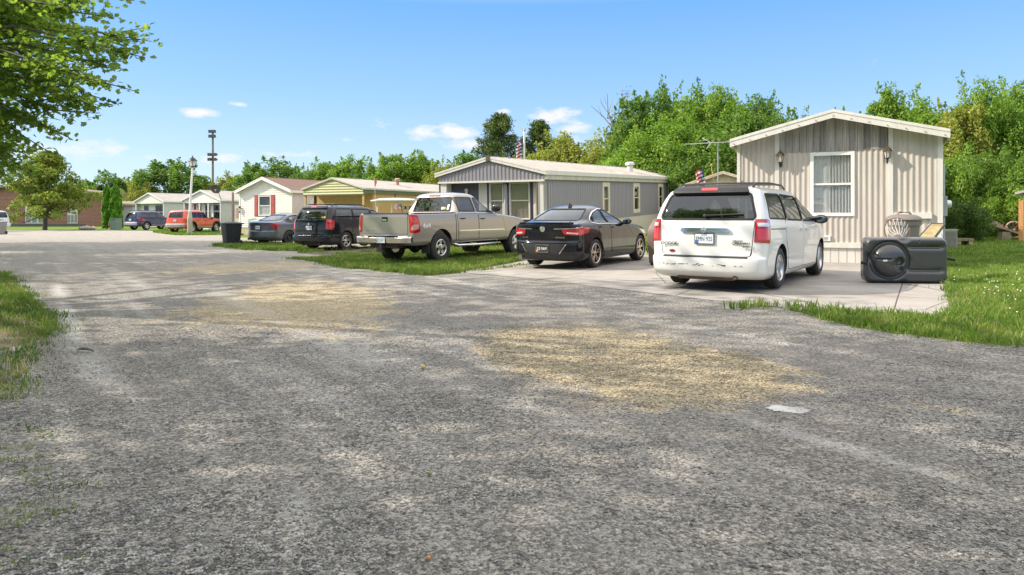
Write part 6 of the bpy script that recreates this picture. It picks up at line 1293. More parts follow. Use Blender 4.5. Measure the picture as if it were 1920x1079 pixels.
def blades(name, p, h0, h1_, w_, mat, seed, off=.015):
    rg = np.random.default_rng(seed); n = len(p); h = rg.uniform(h0, h1_, n) * (.6 + .6 * patchy(p, 1.4, seed)); a = rg.uniform(0, 6.28, n); W = w_ * rg.uniform(.7, 1.4, n) * (1 + p[:, 1] / 22); b = np.stack([p[:, 0], p[:, 1], hgt(p[:, 0], p[:, 1]) + off - .01], 1)
    t = np.stack([np.cos(a), np.sin(a), 0 * a], 1) * W[:, None] / 2; ln = rg.normal(0, .42, (n, 2)) * h[:, None]; m1 = b + np.stack([ln[:, 0] * .35, ln[:, 1] * .35, h * .6], 1); tp_ = b + np.stack([ln[:, 0], ln[:, 1], h], 1)
    V = np.stack([b - t, b + t, m1 + t * .8, m1 - t * .8, tp_], 1).reshape(-1, 3); i = np.arange(n)[:, None] * 5
    return arr_mesh(name, V, np.concatenate([i + [0, 1, 2], i + [0, 2, 3], i + [3, 2, 4]]), mat, None, kind='stuff')
p = np.vstack([scatter(LAWN_R, 1500, (3, 6, 20, 11.5), None, 1), scatter(LAWN_R, 800, (3, 11.5, 20, 15), None, 2), scatter(LAWN_R, 380, (3, 15, 26, 21), None, 3), scatter(LAWN_R, 190, (3, 21, 30, 31), None, 4)])
blades('grass', p, .035, .095, .007, M_blade, 5)
edge = scatter(LAWN_R, 900, (3, 6, 9.6, 10.2), lambda q: patchy(q, 2.2, 9) * .8, 8); blades('grass', edge, .07, .16, .010, M_blade, 7)
p = np.vstack([scatter(STRIP_T, 900, None, lambda q: np.clip(1.5 - (q[:, 1] - 17) * .14 + (patchy(q, 1.1, 3) - .5) * 1.2, .12, 1), 11)]); blades('grass', p, .05, .14, .009, M_blade, 12)
p = scatter(STRIP_M, 520, None, None, 13); blades('grass', p, .06, .2, .012, M_blade, 14)
p = scatter(DIRT_V, 220, None, lambda q: np.clip((patchy(q, 1.6, 4) - .5) * 4, 0, 1), 15); blades('grass', p, .05, .14, .012, M_bladeb, 16)
p = scatter(STRIP_L, 130, None, None, 17); blades('grass', p, .06, .14, .02, M_blade, 18)
VG2 = [(-13.5, 18.6)] + [G(*q) for q in ((0, 512), (58, 560), (104, 600), (96, 645), (40, 720), (5, 760))] + [(-5.5, 4.2), (-10, 5), (-24, 10), (-24, 23)]
p = scatter(VG2, 1100, (-24, 3, 0, 24), lambda q: np.clip((patchy(q, .9, 6) - .42) * 4 + sm(7.5, 10, q[:, 1]) * 1.1, .03, 1), 19); blades('grass', p, .035, .09, .007, M_bladeb, 20)
tuft = np.vstack([np.array(G(px, py)) + rng.normal(0, .05, (26, 2)) * np.array([1.3, .7]) for px, py in ((15, 1035), (18, 985), (60, 970), (95, 960), (130, 955), (20, 1060), (150, 1050), (10, 960), (110, 915), (75, 900), (40, 840), (60, 945), (65, 808), (108, 690), (40, 800), (88, 820), (70, 860), (12, 865), (55, 885), (150, 912))]); blades('grass', tuft, .01, .03, .005, M_bladeb, 22, .01)
wd = np.vstack([np.array(G(px, py)) + rng.normal(0, .10, (70, 2)) * np.array([1.4, .7]) for px, py in ((1395, 578), (1425, 575), (1500, 577), (1545, 583), (1640, 594), (1700, 600), (1760, 606))]); blades('grass', wd, .05, .17, .012, M_blade, 23, .01)
def fringe(px, n, sp, seed):
    rg = np.random.default_rng(seed); pts = np.array([G(*q) for q in px]); out = []
    for a, b in zip(pts[:-1], pts[1:]): t = rg.uniform(0, 1, (int(n * np.linalg.norm(b - a)), 1)); out.append(a + (b - a) * t)
    p = np.vstack(out); c = patchy(p, 4.5, seed); p = p + rg.normal(0, 1, p.shape) * sp * np.clip(c, .1, 1)[:, None]; return p[rg.uniform(0, 1, len(p)) < np.clip((c - .3) * 2.5, .1, 1)]
p = np.vstack([fringe(((1474, 581), (1520, 590), (1560, 601), (1650, 622), (1760, 634), (1919, 652)), 420, .13, 61), fringe(((1768, 494), (1780, 545), (1788, 575), (1770, 602), (1700, 596), (1560, 588)), 260, .09, 62)]); blades('grass', p, .03, .12, .008, M_blade, 63, .008)
p = fringe(((545, 486), (583, 489), (640, 501), (720, 509), (800, 517), (868, 512), (985, 497)), 330, .16, 64); blades('grass', p, .03, .12, .010, M_bladeb, 65, .008)
p = fringe(((0, 509), (58, 559), (99, 598), (92, 622), (60, 645), (25, 690), (5, 750)), 420, .17, 66); blades('grass', p, .02, .07, .007, M_bladeb, 67, .008)
p = fringe(((396, 461), (470, 469), (556, 471.5), (580, 467)), 220, .25, 68); blades('grass', p, .04, .13, .013, M_bladeb, 69, .008)
M_dry = leafmat('dry_blades', ((.20, .16, .07), (.30, .25, .11), (.42, .36, .18)), .2, 1.5)
p = np.vstack([scatter(LAWN_R, 190, (3, 6, 20, 12), lambda q: patchy(q, 1.3, 71), 70), scatter(STRIP_T, 120, None, lambda q: patchy(q, 1.3, 72), 73), scatter(VG2, 200, (-24, 3, 0, 20), lambda q: patchy(q, 1.3, 74), 75)]); blades('grass', p, .04, .12, .008, M_dry, 76)
fl = scatter([G(*q) for q in ((1780, 515), (1919, 520), (1919, 610), (1800, 600))], 8, None, lambda q: np.clip((patchy(q, 2.5, 81) - .3) * 2, 0, 1), 24); m = MB()
for x, y in fl: m.blob((x, y, h1(x, y) + rng.uniform(.10, .15)), (.011, .011, .009), 6, 4)
m.build('clover_flowers', P('clover_white', (.72, .72, .64), .8, var=.1), kind='stuff')
OCT = np.array([(1, 0, 0), (-1, 0, 0), (0, 1, 0), (0, -1, 0), (0, 0, 1), (0, 0, -.6), (.62, .62, .35), (-.62, .62, .4), (-.62, -.62, .35), (.62, -.62, .4)]); OF = np.array([(0, 6, 4), (6, 2, 4), (2, 7, 4), (7, 1, 4), (1, 8, 4), (8, 3, 4), (3, 9, 4), (9, 0, 4), (0, 5, 6), (6, 5, 2), (2, 5, 7), (7, 5, 1), (1, 5, 8), (8, 5, 3), (3, 5, 9), (9, 5, 0)])
def stones(name, p, s0, s1, mat, seed, flat=.55, sink=.25, skew=2.2):
    rg = np.random.default_rng(seed); n = len(p); s = s0 + (s1 - s0) * rg.uniform(0, 1, n) ** skew; a = rg.uniform(0, 6.28, n); v_ = OCT[None] * (1 + rg.normal(0, .17, (n, 10, 1))) * np.stack([s, s * rg.uniform(.55, .95, n), s * flat * rg.uniform(.6, 1.1, n)], 1)[:, None]
    ca, sa = np.cos(a)[:, None], np.sin(a)[:, None]; tl = rg.normal(0, .25, (n, 1)); X = v_[..., 0] * ca - v_[..., 1] * sa; Y = v_[..., 0] * sa + v_[..., 1] * ca; Z = v_[..., 2] + X * tl
    V = np.stack([X + p[:, :1], Y + p[:, 1:], Z + hgt(p[:, 0], p[:, 1])[:, None] + (s * flat * (1 - 2 * sink))[:, None] * .5], -1).reshape(-1, 3)
    return arr_mesh(name, V, (OF[None] + (np.arange(n) * 10)[:, None, None]).reshape(-1, 3), mat, None, kind='stuff')
def stonemat(name, cols):
    m, nt, b = newmat(name); wn = nt.nodes.new('ShaderNodeTexVoronoi'); wn.inputs['Scale'].default_value = 22; nt.links.new(coord(nt), wn.inputs['Vector']); s_ = nt.nodes.new('ShaderNodeSeparateColor'); nt.links.new(wn.outputs['Color'], s_.inputs[0]); nt.links.new(ramp(nt, s_.outputs[0], [(0, cols[0]), (.5, cols[1]), (1, cols[2])]), b.inputs['Base Color']); b.inputs['Roughness'].default_value = .9; return m
M_stone = stonemat('grey_stone', ((.10, .098, .092), (.21, .205, .192), (.46, .445, .415))); M_tanst = stonemat('tan_stone', ((.20, .165, .105), (.39, .33, .225), (.56, .49, .36)))
RV = [(-2.6, 1.9), (3.2, 1.9), (9, 9), (6, 11), (-7, 11), (-5.6, 7.5), (-3.6, 5)]
def dn(q): return np.clip((patchy(q, 1.7, 41) - .34) * 2.2, .16, 1)
p = np.vstack([scatter(RV, 4600, (-3, 1.9, 5, 3.6), dn, 51), scatter(RV, 3200, (-5, 3.6, 6, 5.6), dn, 52), scatter(RV, 1800, (-8, 5.6, 10, 9), dn, 53)]); stones('gravel', p, .003, .0115, M_stone, 54)
bl = [G(*q) for q in ((0, 1000), (120, 950), (330, 945), (380, 1000), (330, 1079), (0, 1079))]; p = scatter([(-3.2, 1.9), (-.2, 1.9), (-.6, 3.2), (-1.4, 3.9), (-3, 4.2), (-4, 4)], 5200, None, lambda q: np.clip(1.15 - np.hypot((q[:, 0] + 1.9) / 1.25, (q[:, 1] - 2.6) / .9) + (patchy(q, 3.2, 77) - .5) * 1.1, 0, 1), 55); stones('gravel', p, .005, .0125, M_stone, 56, .6, .2, 1.2)
br_ = [G(*q) for q in ((1330, 930), (1500, 960), (1560, 1020), (1400, 1079), (1280, 1000))]; p = scatter(br_, 1500, None, lambda q: patchy(q, 3, 44), 57); stones('gravel', p, .005, .0135, M_stone, 58, .6, .2, 1.6)
def tanm(q):
    v_ = np.zeros(len(q))
    for (cx, cy, rx, ry, ro, a) in PATCHES[:4]:
        dx, dy = q[:, 0] - cx, q[:, 1] - cy; c_, s_ = math.cos(ro), math.sin(ro); v_ = np.maximum(v_, np.clip(1.45 - np.hypot((dx * c_ + dy * s_) / rx, (-dx * s_ + dy * c_) / ry), 0, 1) * 1.5)
    return np.clip(v_ + (patchy(q, 3, 47) - .5) * .7, 0, 1) * (v_ > 0)
tp_ = [G(*q) for q in ((840, 600), (1180, 588), (1330, 630), (1560, 735), (1350, 775), (1080, 765), (940, 700))]; p = scatter(tp_, 2200, None, tanm, 59); stones('gravel', p, .004, .013, M_tanst, 60, .55, .2, 1.3)
# ------------------------------------------------------------------ street furniture and yard things
def at(px, py, d): x, y, z = W3(px, py, d); return (x, y, h1(x, y))
M_steel = P('galvanised', (.45, .45, .44), .45, .6, var=.15); M_conc = streaky('cast_concrete', (.52, .48, .40), .15, .9)
x, y, z = at(356, 440, 53.5); e = empty('street_lamp', 'white carriage style street lamp on a concrete base before the orange suv', 'street lamp', (x, y, z)); s = 53.5 / F
m = MB(); m.lathe([(.18, -.3), (.18, 1.02), (.19, 1.05), (.17, 1.25), (.11, 1.62), (.10, 1.65)], 16); m.build('base', M_conc, e, smooth=40)
m = MB(); m.tube([(0, 0, 1.6), (.08, 0, 3.2), (.2, 0, 4.95)], [.09, .08, .065], 12); m.build('pole', M_white, e, smooth=60)
m = MB(); m.lathe([(.10, 4.93), (.16, 4.98), (.17, 5.02)], 8, c=(.2, 0, 0)); m.lathe([(.36, 5.42), (.33, 5.47), (.16, 5.62), (.06, 5.68), (.05, 5.74), (.02, 5.8), (.001, 5.86)], 8, c=(.2, 0, 0))
for k in range(4): a = 6.28 * k / 4 + .4; m.tube([(.2 + .16 * math.cos(a), .16 * math.sin(a), 5.0), (.2 + .31 * math.cos(a), .31 * math.sin(a), 5.45)], .014, 5)
m.build('lantern_frame', M_black, e, smooth=30); m = MB(); m.lathe([(.15, 5.02), (.30, 5.43)], 4, c=(.2, 0, 0), cap=False); m.build('lamp_glass', P('pale_lamp_glass', (.70, .70, .66), .2, var=.05), e)
x, y, z = at(399, 410, 128); e = empty('floodlight_pole', 'tall wooden pole with two tiers of sports floodlights beyond the homes', 'floodlight', (x, y, z)); zt = CH + 160 / F * 128 - z
m = MB(); m.tube([(0, 0, -.5), (0, 0, zt)], [.24, .16], 10); m.build('pole', P('grey_pole', (.22, .18, .15), .9, var=.25), e)
for hz, n_, wd in ((zt - .3, 2, .55), (zt - 4.4, 2, .85)):
    m = MB(); m.box(-wd, wd, -.1, .1, hz - .1, hz + .1); m.box(-wd, wd, -.1, .1, hz - .95, hz - .8); m.build('crossbar', M_dark, e)
    for r_ in (0, -.85):
        for k in (-1, 1):
            m = MB(); m.box(k * wd * .55 - .3, k * wd * .55 + .3, -.5, -.1, hz + r_ - .26, hz + r_ + .26); m.box(k * wd * .55 - .24, k * wd * .55 + .24, -.53, -.5, hz + r_ - .2, hz + r_ + .2); m.build('floodlight', P('floodlight_shell', (.12, .11, .10), .5), e, smooth=40)
x, y, z = at(405, 420, 51.5); zc = CH + (404 - 354) / F * 51.5 - z; e = empty('satellite_dish', 'dark grey satellite dish on a bent mast beside the mint green hut', 'satellite dish', (x, y, z), R(25))
m = MB(); m.tube([(.35, .35, 0), (.35, .35, zc - .75), (.12, .15, zc - .1)], .035, 8); m.build('mast', M_steel, e); m = MB(); m.lathe([(.001, .0), (.12, -.01), (.24, -.045), (.34, -.10), (.345, -.095), (.24, -.03), (.001, .02)], 24, 'y', (0, 0, 0)); o = m.build('dish', P('charcoal_dish', (.085, .08, .085), .6), e, smooth=50); o.location = (0, .05, zc); o.rotation_euler = (R(28), 0, R(-20))
m = MB(); m.tube([(0, .0, zc - .3), (-.05, -.42, zc - .12)], .015, 6); m.box(-.1, 0, -.5, -.4, zc - .16, zc - .06); m.build('feed_arm', M_steel, e)
def bin_(x, y, rz, label, mat, sx=.60, sy=.74, h=1.02, wheels=True, group=None):
    e = empty('wheeled_bin', label, 'bin', (x, y, h1(x, y) + .01), rz, group); m = MB(); lo = [(-.38 * sx, -.36 * sy, .06), (.38 * sx, -.36 * sy, .06), (.38 * sx, .36 * sy, .06), (-.38 * sx, .36 * sy, .06)]
    m.add([(a, b, 0) for a, b, _ in lo] + [(-.47 * sx, -.46 * sy, h * .9), (.47 * sx, -.46 * sy, h * .9), (.47 * sx, .46 * sy, h * .9), (-.47 * sx, .46 * sy, h * .9), (-.5 * sx, -.49 * sy, h * .9), (.5 * sx, -.49 * sy, h * .9), (.5 * sx, .49 * sy, h * .9), (-.5 * sx, .49 * sy, h * .9), (-.5 * sx, -.49 * sy, h * .95), (.5 * sx, -.49 * sy, h * .95), (.5 * sx, .49 * sy, h * .95), (-.5 * sx, .49 * sy, h * .95)], [(0, 1, 2, 3)] + [(4 * k + i, 4 * k + (i + 1) % 4, 4 * k + 4 + (i + 1) % 4, 4 * k + 4 + i) for k in range(3) for i in range(4)])
    m.build('tub', mat, e, bevel=.012, smooth=40); m = MB(); m.grid([[(xx * sx, yy * sy, h * .955 + .06 * (1 - (2 * xx) ** 2) * (1 - (2 * yy) ** 4)) for xx in np.linspace(-.52, .52, 9)] for yy in np.linspace(-.54, .56, 9)]); m.grid([[(xx * sx, yy * sy, h * .945) for xx in (-.52, .52)] for yy in (-.54, .56)]); m.build('lid', mat, e, smooth=50)
    m = MB(); m.tube([(-.4 * sx, .58 * sy, h * .93), (.4 * sx, .58 * sy, h * .93)], .02, 8); m.build('handle', mat, e)
    if wheels:
        for k in (-1, 1): m = MB(); m.lathe([(.001, -.03), (.11, -.03), (.125, -.015), (.125, .015), (.11, .03), (.001, .03)], 20, 'x', (k * sx * .44, .36 * sy, .125)); m.build('wheel', M_rubber, e, smooth=40)
    return e
x, y = G(434, 460.5); bin_(x, y, R(-50), 'black wheeled bin at the grass edge before the slate sedan', P('bin_plastic', (.035, .036, .038), .55, var=.25, scale=4), .72, .80, 1.06)
x, y = G(0, 440); bin_(x, y, R(10), 'grey wheeled bin at the far left edge before the white car', P('grey_bin', (.27, .26, .24), .6, var=.1), .7, .7, .95)
x, y, z = at(217.5, 431, 69); e = empty('utility_box', 'grey green utility cabinet between the arborvitae and the navy suv', 'utility box', (x, y, z), R(-20)); m = MB(); m.box(-.36, .36, -.36, .36, 0, 1.0); m.box(-.39, .39, -.39, .39, 1.0, 1.08); m.build('cabinet', P('box_green', (.20, .27, .22), .5, var=.08), e, bevel=.015); m = MB(); m.box(-.28, .28, -.372, -.361, .1, .92); m.build('door', P('box_door', (.22, .29, .24), .5), e)
x, y, z = at(207, 428, 71); e = empty('flower_urn', 'small reddish brown urn beside the green utility cabinet', 'urn', (x, y, z)); m = MB(); m.lathe([(.001, 0), (.18, 0), (.10, .12), (.16, .3), (.21, .5), (.2, .56), (.001, .5)], 12); m.build('pot', P('terracotta', (.36, .13, .07), .8), e, smooth=40); m = MB(); m.blob((.02, 0, .64), (.16, .15, .13)); m.build('plant', M_leafY, e)
M_rock = P('pale_rock', (.58, .50, .40), .9, var=.2, scale=4, bmp=.4, bscale=8)
for k, (px, sz, lab) in enumerate(((153, .28, 'leftmost of the pale rocks lying in a row before the brick building'), (158, .24, 'second pale rock from the left in the row on the grass edge'), (162, .36, 'largest and tallest pale rock in the row on the grass edge'), (168, .27, 'pale rock just right of the tallest one in the row'), (174, .30, 'rightmost pale rock of the row on the grass edge'))):
    x, y, z = at(px, 430.5, 69); r2 = np.random.default_rng(k); m = MB(); m.blob((0, 0, sz * .42), (sz * 1.05, sz * .8, sz * .6), 10, 7); m.v = [tuple(np.array(v_) * (1 + r2.normal(0, .08))) for v_ in m.v]; o = m.build('rock', M_rock, None, smooth=50); o.location = (x, y, z); tag(o, lab, 'rock', 'rocks on the grass edge')
# portable basketball hoop tipped on its side
x, y = G(1694, 531); e = empty('basketball_hoop', 'portable basketball hoop tipped over, its black plastic base standing on edge', 'basketball hoop', (x, y, h1(x, y) + .012), R(-7))
Wd, Ht = 1.44, .84; nu_, nv_ = 110, 66; rows = []
def bh(u, v_):
    r = np.hypot(u - .42, v_ - .42); h = np.zeros_like(u); h += -.05 * np.exp(-((r - .325) / .035) ** 2); h += np.where(r < .29, .11 * np.sqrt(np.clip(1 - (r / .29) ** 2, 0, 1)), 0); h += np.where(r < .26, -.03 * np.exp(-((v_ - .44) / .012) ** 2) * (u < .42) - .05 * np.exp(-((v_ - .42 + (u - .42) * .9) / .05) ** 2) * (u > .45), 0)
    h += -.10 * np.exp(-(np.hypot(u - .57, v_ - .40) / .07) ** 4); sx_ = 1 / (1 + np.exp(-(u - .74) / .015)) / (1 + np.exp((u - 1.33) / .015))
    for c_ in (.66, .235): h += -.045 * np.exp(-((v_ - c_) / .035) ** 2) * sx_
    h += -.07 * np.exp(-(np.hypot((u - .66) / 1.3, v_ - .84) / .085) ** 4) - .05 * np.exp(-(np.hypot(u - .66, v_ - .0) / .06) ** 4) - .03 * np.exp(-((u - .93) / .008) ** 2) * (v_ > .74) - .09 * np.exp(-(np.hypot(u, v_ - .46) / .10) ** 4)
    return h
for j in range(nv_):
    v_ = Ht * j / (nv_ - 1); row = []
    for i in range(nu_):
        u = Wd * i / (nu_ - 1); dx = max(0, .13 - u, u - (Wd - .13)); dz = max(0, .13 - v_, v_ - (Ht - .13)); q = math.hypot(dx, dz); k = 1 if q <= .13 else .13 / q
        uu = u + (0 if q <= .13 else (math.copysign(dx * (1 - k), Wd / 2 - u))); vv = v_ + (0 if q <= .13 else math.copysign(dz * (1 - k), Ht / 2 - v_)); ed = min(1, max(0, (.13 - q) / .06)); row.append((uu - Wd / 2, -(.10 * (1 - (1 - ed) ** 2) + float(bh(np.array(uu), np.array(vv))) * ed) - .07, vv))
    rows.append(row)
m = MB(); m.grid(rows); lp = rows[0] + [r_[-1] for r_ in rows[1:]] + rows[-1][-2::-1] + [r_[0] for r_ in rows[-2:0:-1]]; m.grid([lp, [(a, .10, c) for a, b, c in lp], [(a * .94, .15, (c - Ht / 2) * .9 + Ht / 2) for a, b, c in lp]], closed=True); k_ = len(lp); m.f.append(tuple(range(len(m.v) - k_, len(m.v)))); m.m.append(0)
m.build('base', paint('hoop_base_plastic', (.024, .025, .027), 0, .42, .22, (.12, .115, .11), .9), e, smooth=50)
m = MB(); m.box(-.46, -.38, -.275, -.268, .40, .43); m.build('base_sticker', M_white, e); m = MB(); m.tube([(-.66, -.05, .44), (-.72, -.16, .36), (-.80, -.17, .37)], .03, 8); m.build('caster_bracket', M_black, e, smooth=50)
def hp(px, py, d): a = np.array(W3(px, py, d)) - np.array(e.location); c_, s_ = math.cos(R(7)), math.sin(R(7)); return (a[0] * c_ - a[1] * s_, a[0] * s_ + a[1] * c_, a[2])
yb = y
cx_, cy_, cz_ = hp(1682, 432, yb + .62); m = MB(); ring = [(cx_ + .235 * math.cos(t), cy_ + .05 * math.sin(t), cz_ + .235 * math.sin(t)) for t in np.linspace(0, 6.2832, 33)]; m.tube(ring, .009, 6, cap=False); m.build('rim', P('rim_steel', (.16, .10, .07), .6, .5), e, smooth=50)
n2 = hp(1683, 446, yb + .38); m = MB(); P1 = [(cx_ + .232 * math.cos(t), cy_, cz_ + .232 * math.sin(t)) for t in np.linspace(.2, 2.9, 9)]; P2 = [((cx_ * .5 + n2[0] * .5) + .15 * math.cos(t), (cy_ + n2[1]) / 2, (cz_ + n2[2]) / 2 + .14 * math.sin(t) - .02) for t in np.linspace(.1, 3.0, 8)]; P3 = [(n2[0] + .07 * math.cos(t), n2[1], n2[2] + .06 * math.sin(t)) for t in np.linspace(0, 3.14, 9)]
for A1, A2 in ((P1, P2), (P2, P3)):
    for i in range(len(A2)): m.tube([A1[min(i, len(A1) - 1)], A2[i]], .0022, 4); m.tube([A1[min(i + 1, len(A1) - 1)], A2[i]], .0022, 4)
m.build('net', M_white, e)
def slab(c4, th, name, mat):
    a, b, c, d = (np.array(q) for q in c4); n_ = unit(np.cross(b - a, d - a)) * th; m = MB(); m.add([a, b, c, d, a + n_, b + n_, c + n_, d + n_], [(0, 1, 2, 3), (4, 7, 6, 5), (0, 4, 5, 1), (1, 5, 6, 2), (2, 6, 7, 3), (3, 7, 4, 0)]); return m.build(name, mat, e)
A4, B4, C4, D4 = (np.array(hp(*q)) for q in ((1717, 449, yb + .55), (1750, 451, yb + .50), (1774, 419, yb + 1.25), (1746, 418, yb + 1.30)))
slab([A4 + (A4 - D4) * .7, B4 + (B4 - C4) * .7, C4, D4], -.045, 'backboard_frame', M_black); i_ = lambda t, s_: (A4 * (1 - t) + B4 * t) * (1 - s_) + (D4 * (1 - t) + C4 * t) * s_
o = slab([i_(.12, -.5), i_(.9, -.5), i_(.9, .9), i_(.12, .9)], .01, 'backboard', P('particle_board', (.36, .28, .13), .8, var=.35, scale=7))
m = MB(); 
for k in (0, .07): m.tube([hp(1690, 470 + k * 60, yb + .6 + k), hp(1764, 481 + k * 40, yb + .25 + k), hp(1791, 487 + k * 20, yb + .15 + k)], .022, 8)
m.build('pole', M_black, e, smooth=50)
# brown rubbish bin
x, y, _ = W3(1694, 480, 16.4); e = empty('rubbish_bin', 'round greyish brown rubbish bin with domed lid behind the tipped hoop', 'bin', (x, y, h1(x, y))); M_rub = P('taupe_plastic', (.185, .16, .14), .55, var=.1); sc_ = 1.02
m = MB(); m.lathe([(.22, 0), (.235, .02), (.30, .80), (.305, .86), (.335, .87), (.34, .95), (.325, .96)], 28); m.build('tub', M_rub, e, smooth=40); m = MB(); m.lathe([(.35, .965), (.36, .985), (.33, 1.03), (.25, 1.07), (.15, 1.09), (.001, 1.09)], 28); m.build('lid', M_rub, e, smooth=40); e.scale = (1.08, 1.08, 1.13)
m = MB(); m.tube([(-.15, -.05, 1.08), (-.13, -.05, 1.13), (.10, -.05, 1.13), (.13, -.05, 1.08)], .022, 8); m.build('handle', M_rub, e, smooth=50)
# right side of the beige home
def on_right(t_, off=0): return (6.04 + .891 * (4.72 + off) + .454 * t_, 19.28 - .454 * (4.72 + off) + .891 * t_)
x, y, z = at(1779, 458, 23.5); e = empty('air_conditioner', 'square beige air conditioner unit on the lawn beside the beige home', 'air conditioner', (x, y, z), R(-14)); m = MB(); m.box(-.2, .2, -.2, .2, 0, .62); m.box(-.215, .215, -.215, .215, .58, .64); m.build('cabinet', P('ac_beige', (.40, .37, .30), .7, var=.12), e, bevel=.01)
m = MB()
for k in range(13): m.box(-.17, .17, -.212, -.201, .05 + k * .04, .066 + k * .04)
m.build('grille', P('ac_grille', (.22, .20, .16), .7, var=.3, scale=15), e); e.scale = (.95, .95, .93)
x, y, z = at(1805, 457, 24.5); e = empty('wood_block', 'low weathered timber step beside the air conditioner', 'timber step', (x, y, z), R(-10)); m = MB(); m.box(-.28, .28, -.2, .2, .16, .24); m.build('tread', P('old_timber', (.24, .19, .12), .9, var=.3, scale=9), e); m = MB(); m.box(-.25, -.12, -.18, .18, 0, .16); m.box(.12, .25, -.18, .18, 0, .16); m.box(-.25, .25, .1, .18, .0, .15); m.build('support', P('pale_timber', (.38, .30, .16), .9, var=.3), e)
x, y = on_right(1.2, .08); e = empty('electric_meter', 'grey electric meter box on the right wall of the beige home', 'electric meter', (x, y, h1(x, y) + 1.15), ROTH); m = MB(); m.box(-.05, .10, -.16, .16, 0, .5); m.tube([(.03, 0, -1.1), (.03, 0, 0)], .03, 8); m.tube([(.03, 0, .5), (.03, 0, 1.3)], .03, 8); m.build('box', M_steel, e, bevel=.01); m = MB(); m.lathe([(.1, 0), (.1, .07), (.07, .1), (.001, .1)], 16, 'x', (.10, 0, .3)); m.build('dial', M_lens, e, smooth=40)
x, y = on_right(-.25, -.12); e = empty('plastic_step', 'white plastic step against the right front corner of the beige home', 'step', (x, y, h1(x, y)), ROTH); m = MB(); m.prism([(-.14, 0), (.14, 0), (.14, .55), (.05, .80), (-.14, .95)], -.25, .2, 'y'); m.build('body', M_white, e, bevel=.012); m = MB()
for k in range(3): m.box(-.1, .1, -.256, -.25, .12 + .22 * k, .24 + .22 * k)
m.build('slots', P('shadow_grey', (.3, .3, .3), .8), e)
x, y, z = at(1383, 345, 19.1); e = empty('wall_ornament', 'small black scrolled ornament at the left corner of the beige home', 'ornament', (6.0, 19.2, 1.98), ROTH); m = MB(); m.tube([(0, -.05, 0), (.02, -.05, .12), (.09, -.05, .20), (.15, -.05, .17), (.13, -.05, .10), (.07, -.05, .09)], .014, 6); m.tube([(.08, -.05, .20), (.10, -.05, .29), (.17, -.05, .31)], .012, 6); m.tube([(.15, -.05, .12), (.2, -.05, .02)], .014, 6); m.build('scroll', M_black, e, smooth=50); m = MB(); m.blob((.12, -.05, .25), (.03, .02, .05)); m.build('finial', M_black, e)
# junk at the wood edge
x, y, z = at(1896, 451, 27.6); e = empty('plank_ramp', 'weathered plank propped on a block at the back edge of the lawn', 'plank', (x, y, z), R(-4)); m = MB(); m.add([(-.75, -.2, .52), (-.75, .2, .52), (.62, .2, .06), (.62, -.2, .06), (-.75, -.2, .6), (-.75, .2, .6), (.62, .2, .14), (.62, -.2, .14)], [(0, 1, 2, 3), (4, 7, 6, 5), (0, 4, 5, 1), (1, 5, 6, 2), (2, 6, 7, 3), (3, 7, 4, 0)]); m.build('board', P('grey_board', (.33, .28, .24), .9, var=.3, scale=8), e); m = MB(); m.box(-.42, -.1, -.15, .15, 0, .30); m.build('block', P('concrete_block', (.34, .32, .24), .95, var=.2), e)
m = MB(); r2 = np.random.default_rng(2)
for k in range(9): q = r2.uniform(-.7, -.2); m.box(q - .05, q + .06, r2.uniform(-.15, 0), r2.uniform(.02, .15), .62 - (q + .75) * .33, .68 - (q + .75) * .33 + r2.uniform(0, .06))
m.build('clutter', P('faded_clutter', (.5, .36, .28), .8, var=.6, scale=9), e)
x, y, z = at(1901, 452, 28.1); e = empty('bicycle', 'bicycle with a pale pink tyred wheel lying behind the plank', 'bicycle', (x, y, z), R(-8))
for k, cx in enumerate((0, .95)):
    wz = .36; wl = bpy.data.objects.new('wheel', None); COL.objects.link(wl); wl.parent = e; wl.location = (cx, k * .1, wz); m = MB(); m.tube([(.32 * math.cos(t), 0, .32 * math.sin(t)) for t in np.linspace(0, 6.2832, 29)], .022, 6, cap=False); m.build('tyre', P('pink_tyre', (.55, .36, .32), .8), wl); m = MB(); m.tube([(.295 * math.cos(t), 0, .295 * math.sin(t)) for t in np.linspace(0, 6.2832, 25)], .01, 5, cap=False)
    for t in np.linspace(0, 6.2832, 15)[:-1]: m.tube([(0, 0, 0), (.295 * math.cos(t), 0, .295 * math.sin(t))], .003, 3, cap=False)
    m.tube([(0, -.05, 0), (0, .05, 0)], .03, 8); m.build('rim', M_steel, wl)
m = MB(); m.tube([(0, 0, .36), (.38, .04, .34), (.85, .08, .75), (.30, .03, .72), (0, 0, .36)], .016, 6); m.tube([(.38, .04, .34), (.25, .03, .85)], .016, 6); m.tube([(.95, .1, .36), (.84, .08, .85)], .016, 6); m.build('frame', P('bike_red', (.42, .08, .07), .4), e, smooth=50); m = MB(); m.blob((.24, .03, .88), (.13, .06, .035)); m.build('saddle', M_black, e); m = MB(); m.tube([(.82, -.2, .9), (.84, .08, .88), (.82, .36, .9)], .014, 6); m.build('handlebar', M_black, e)
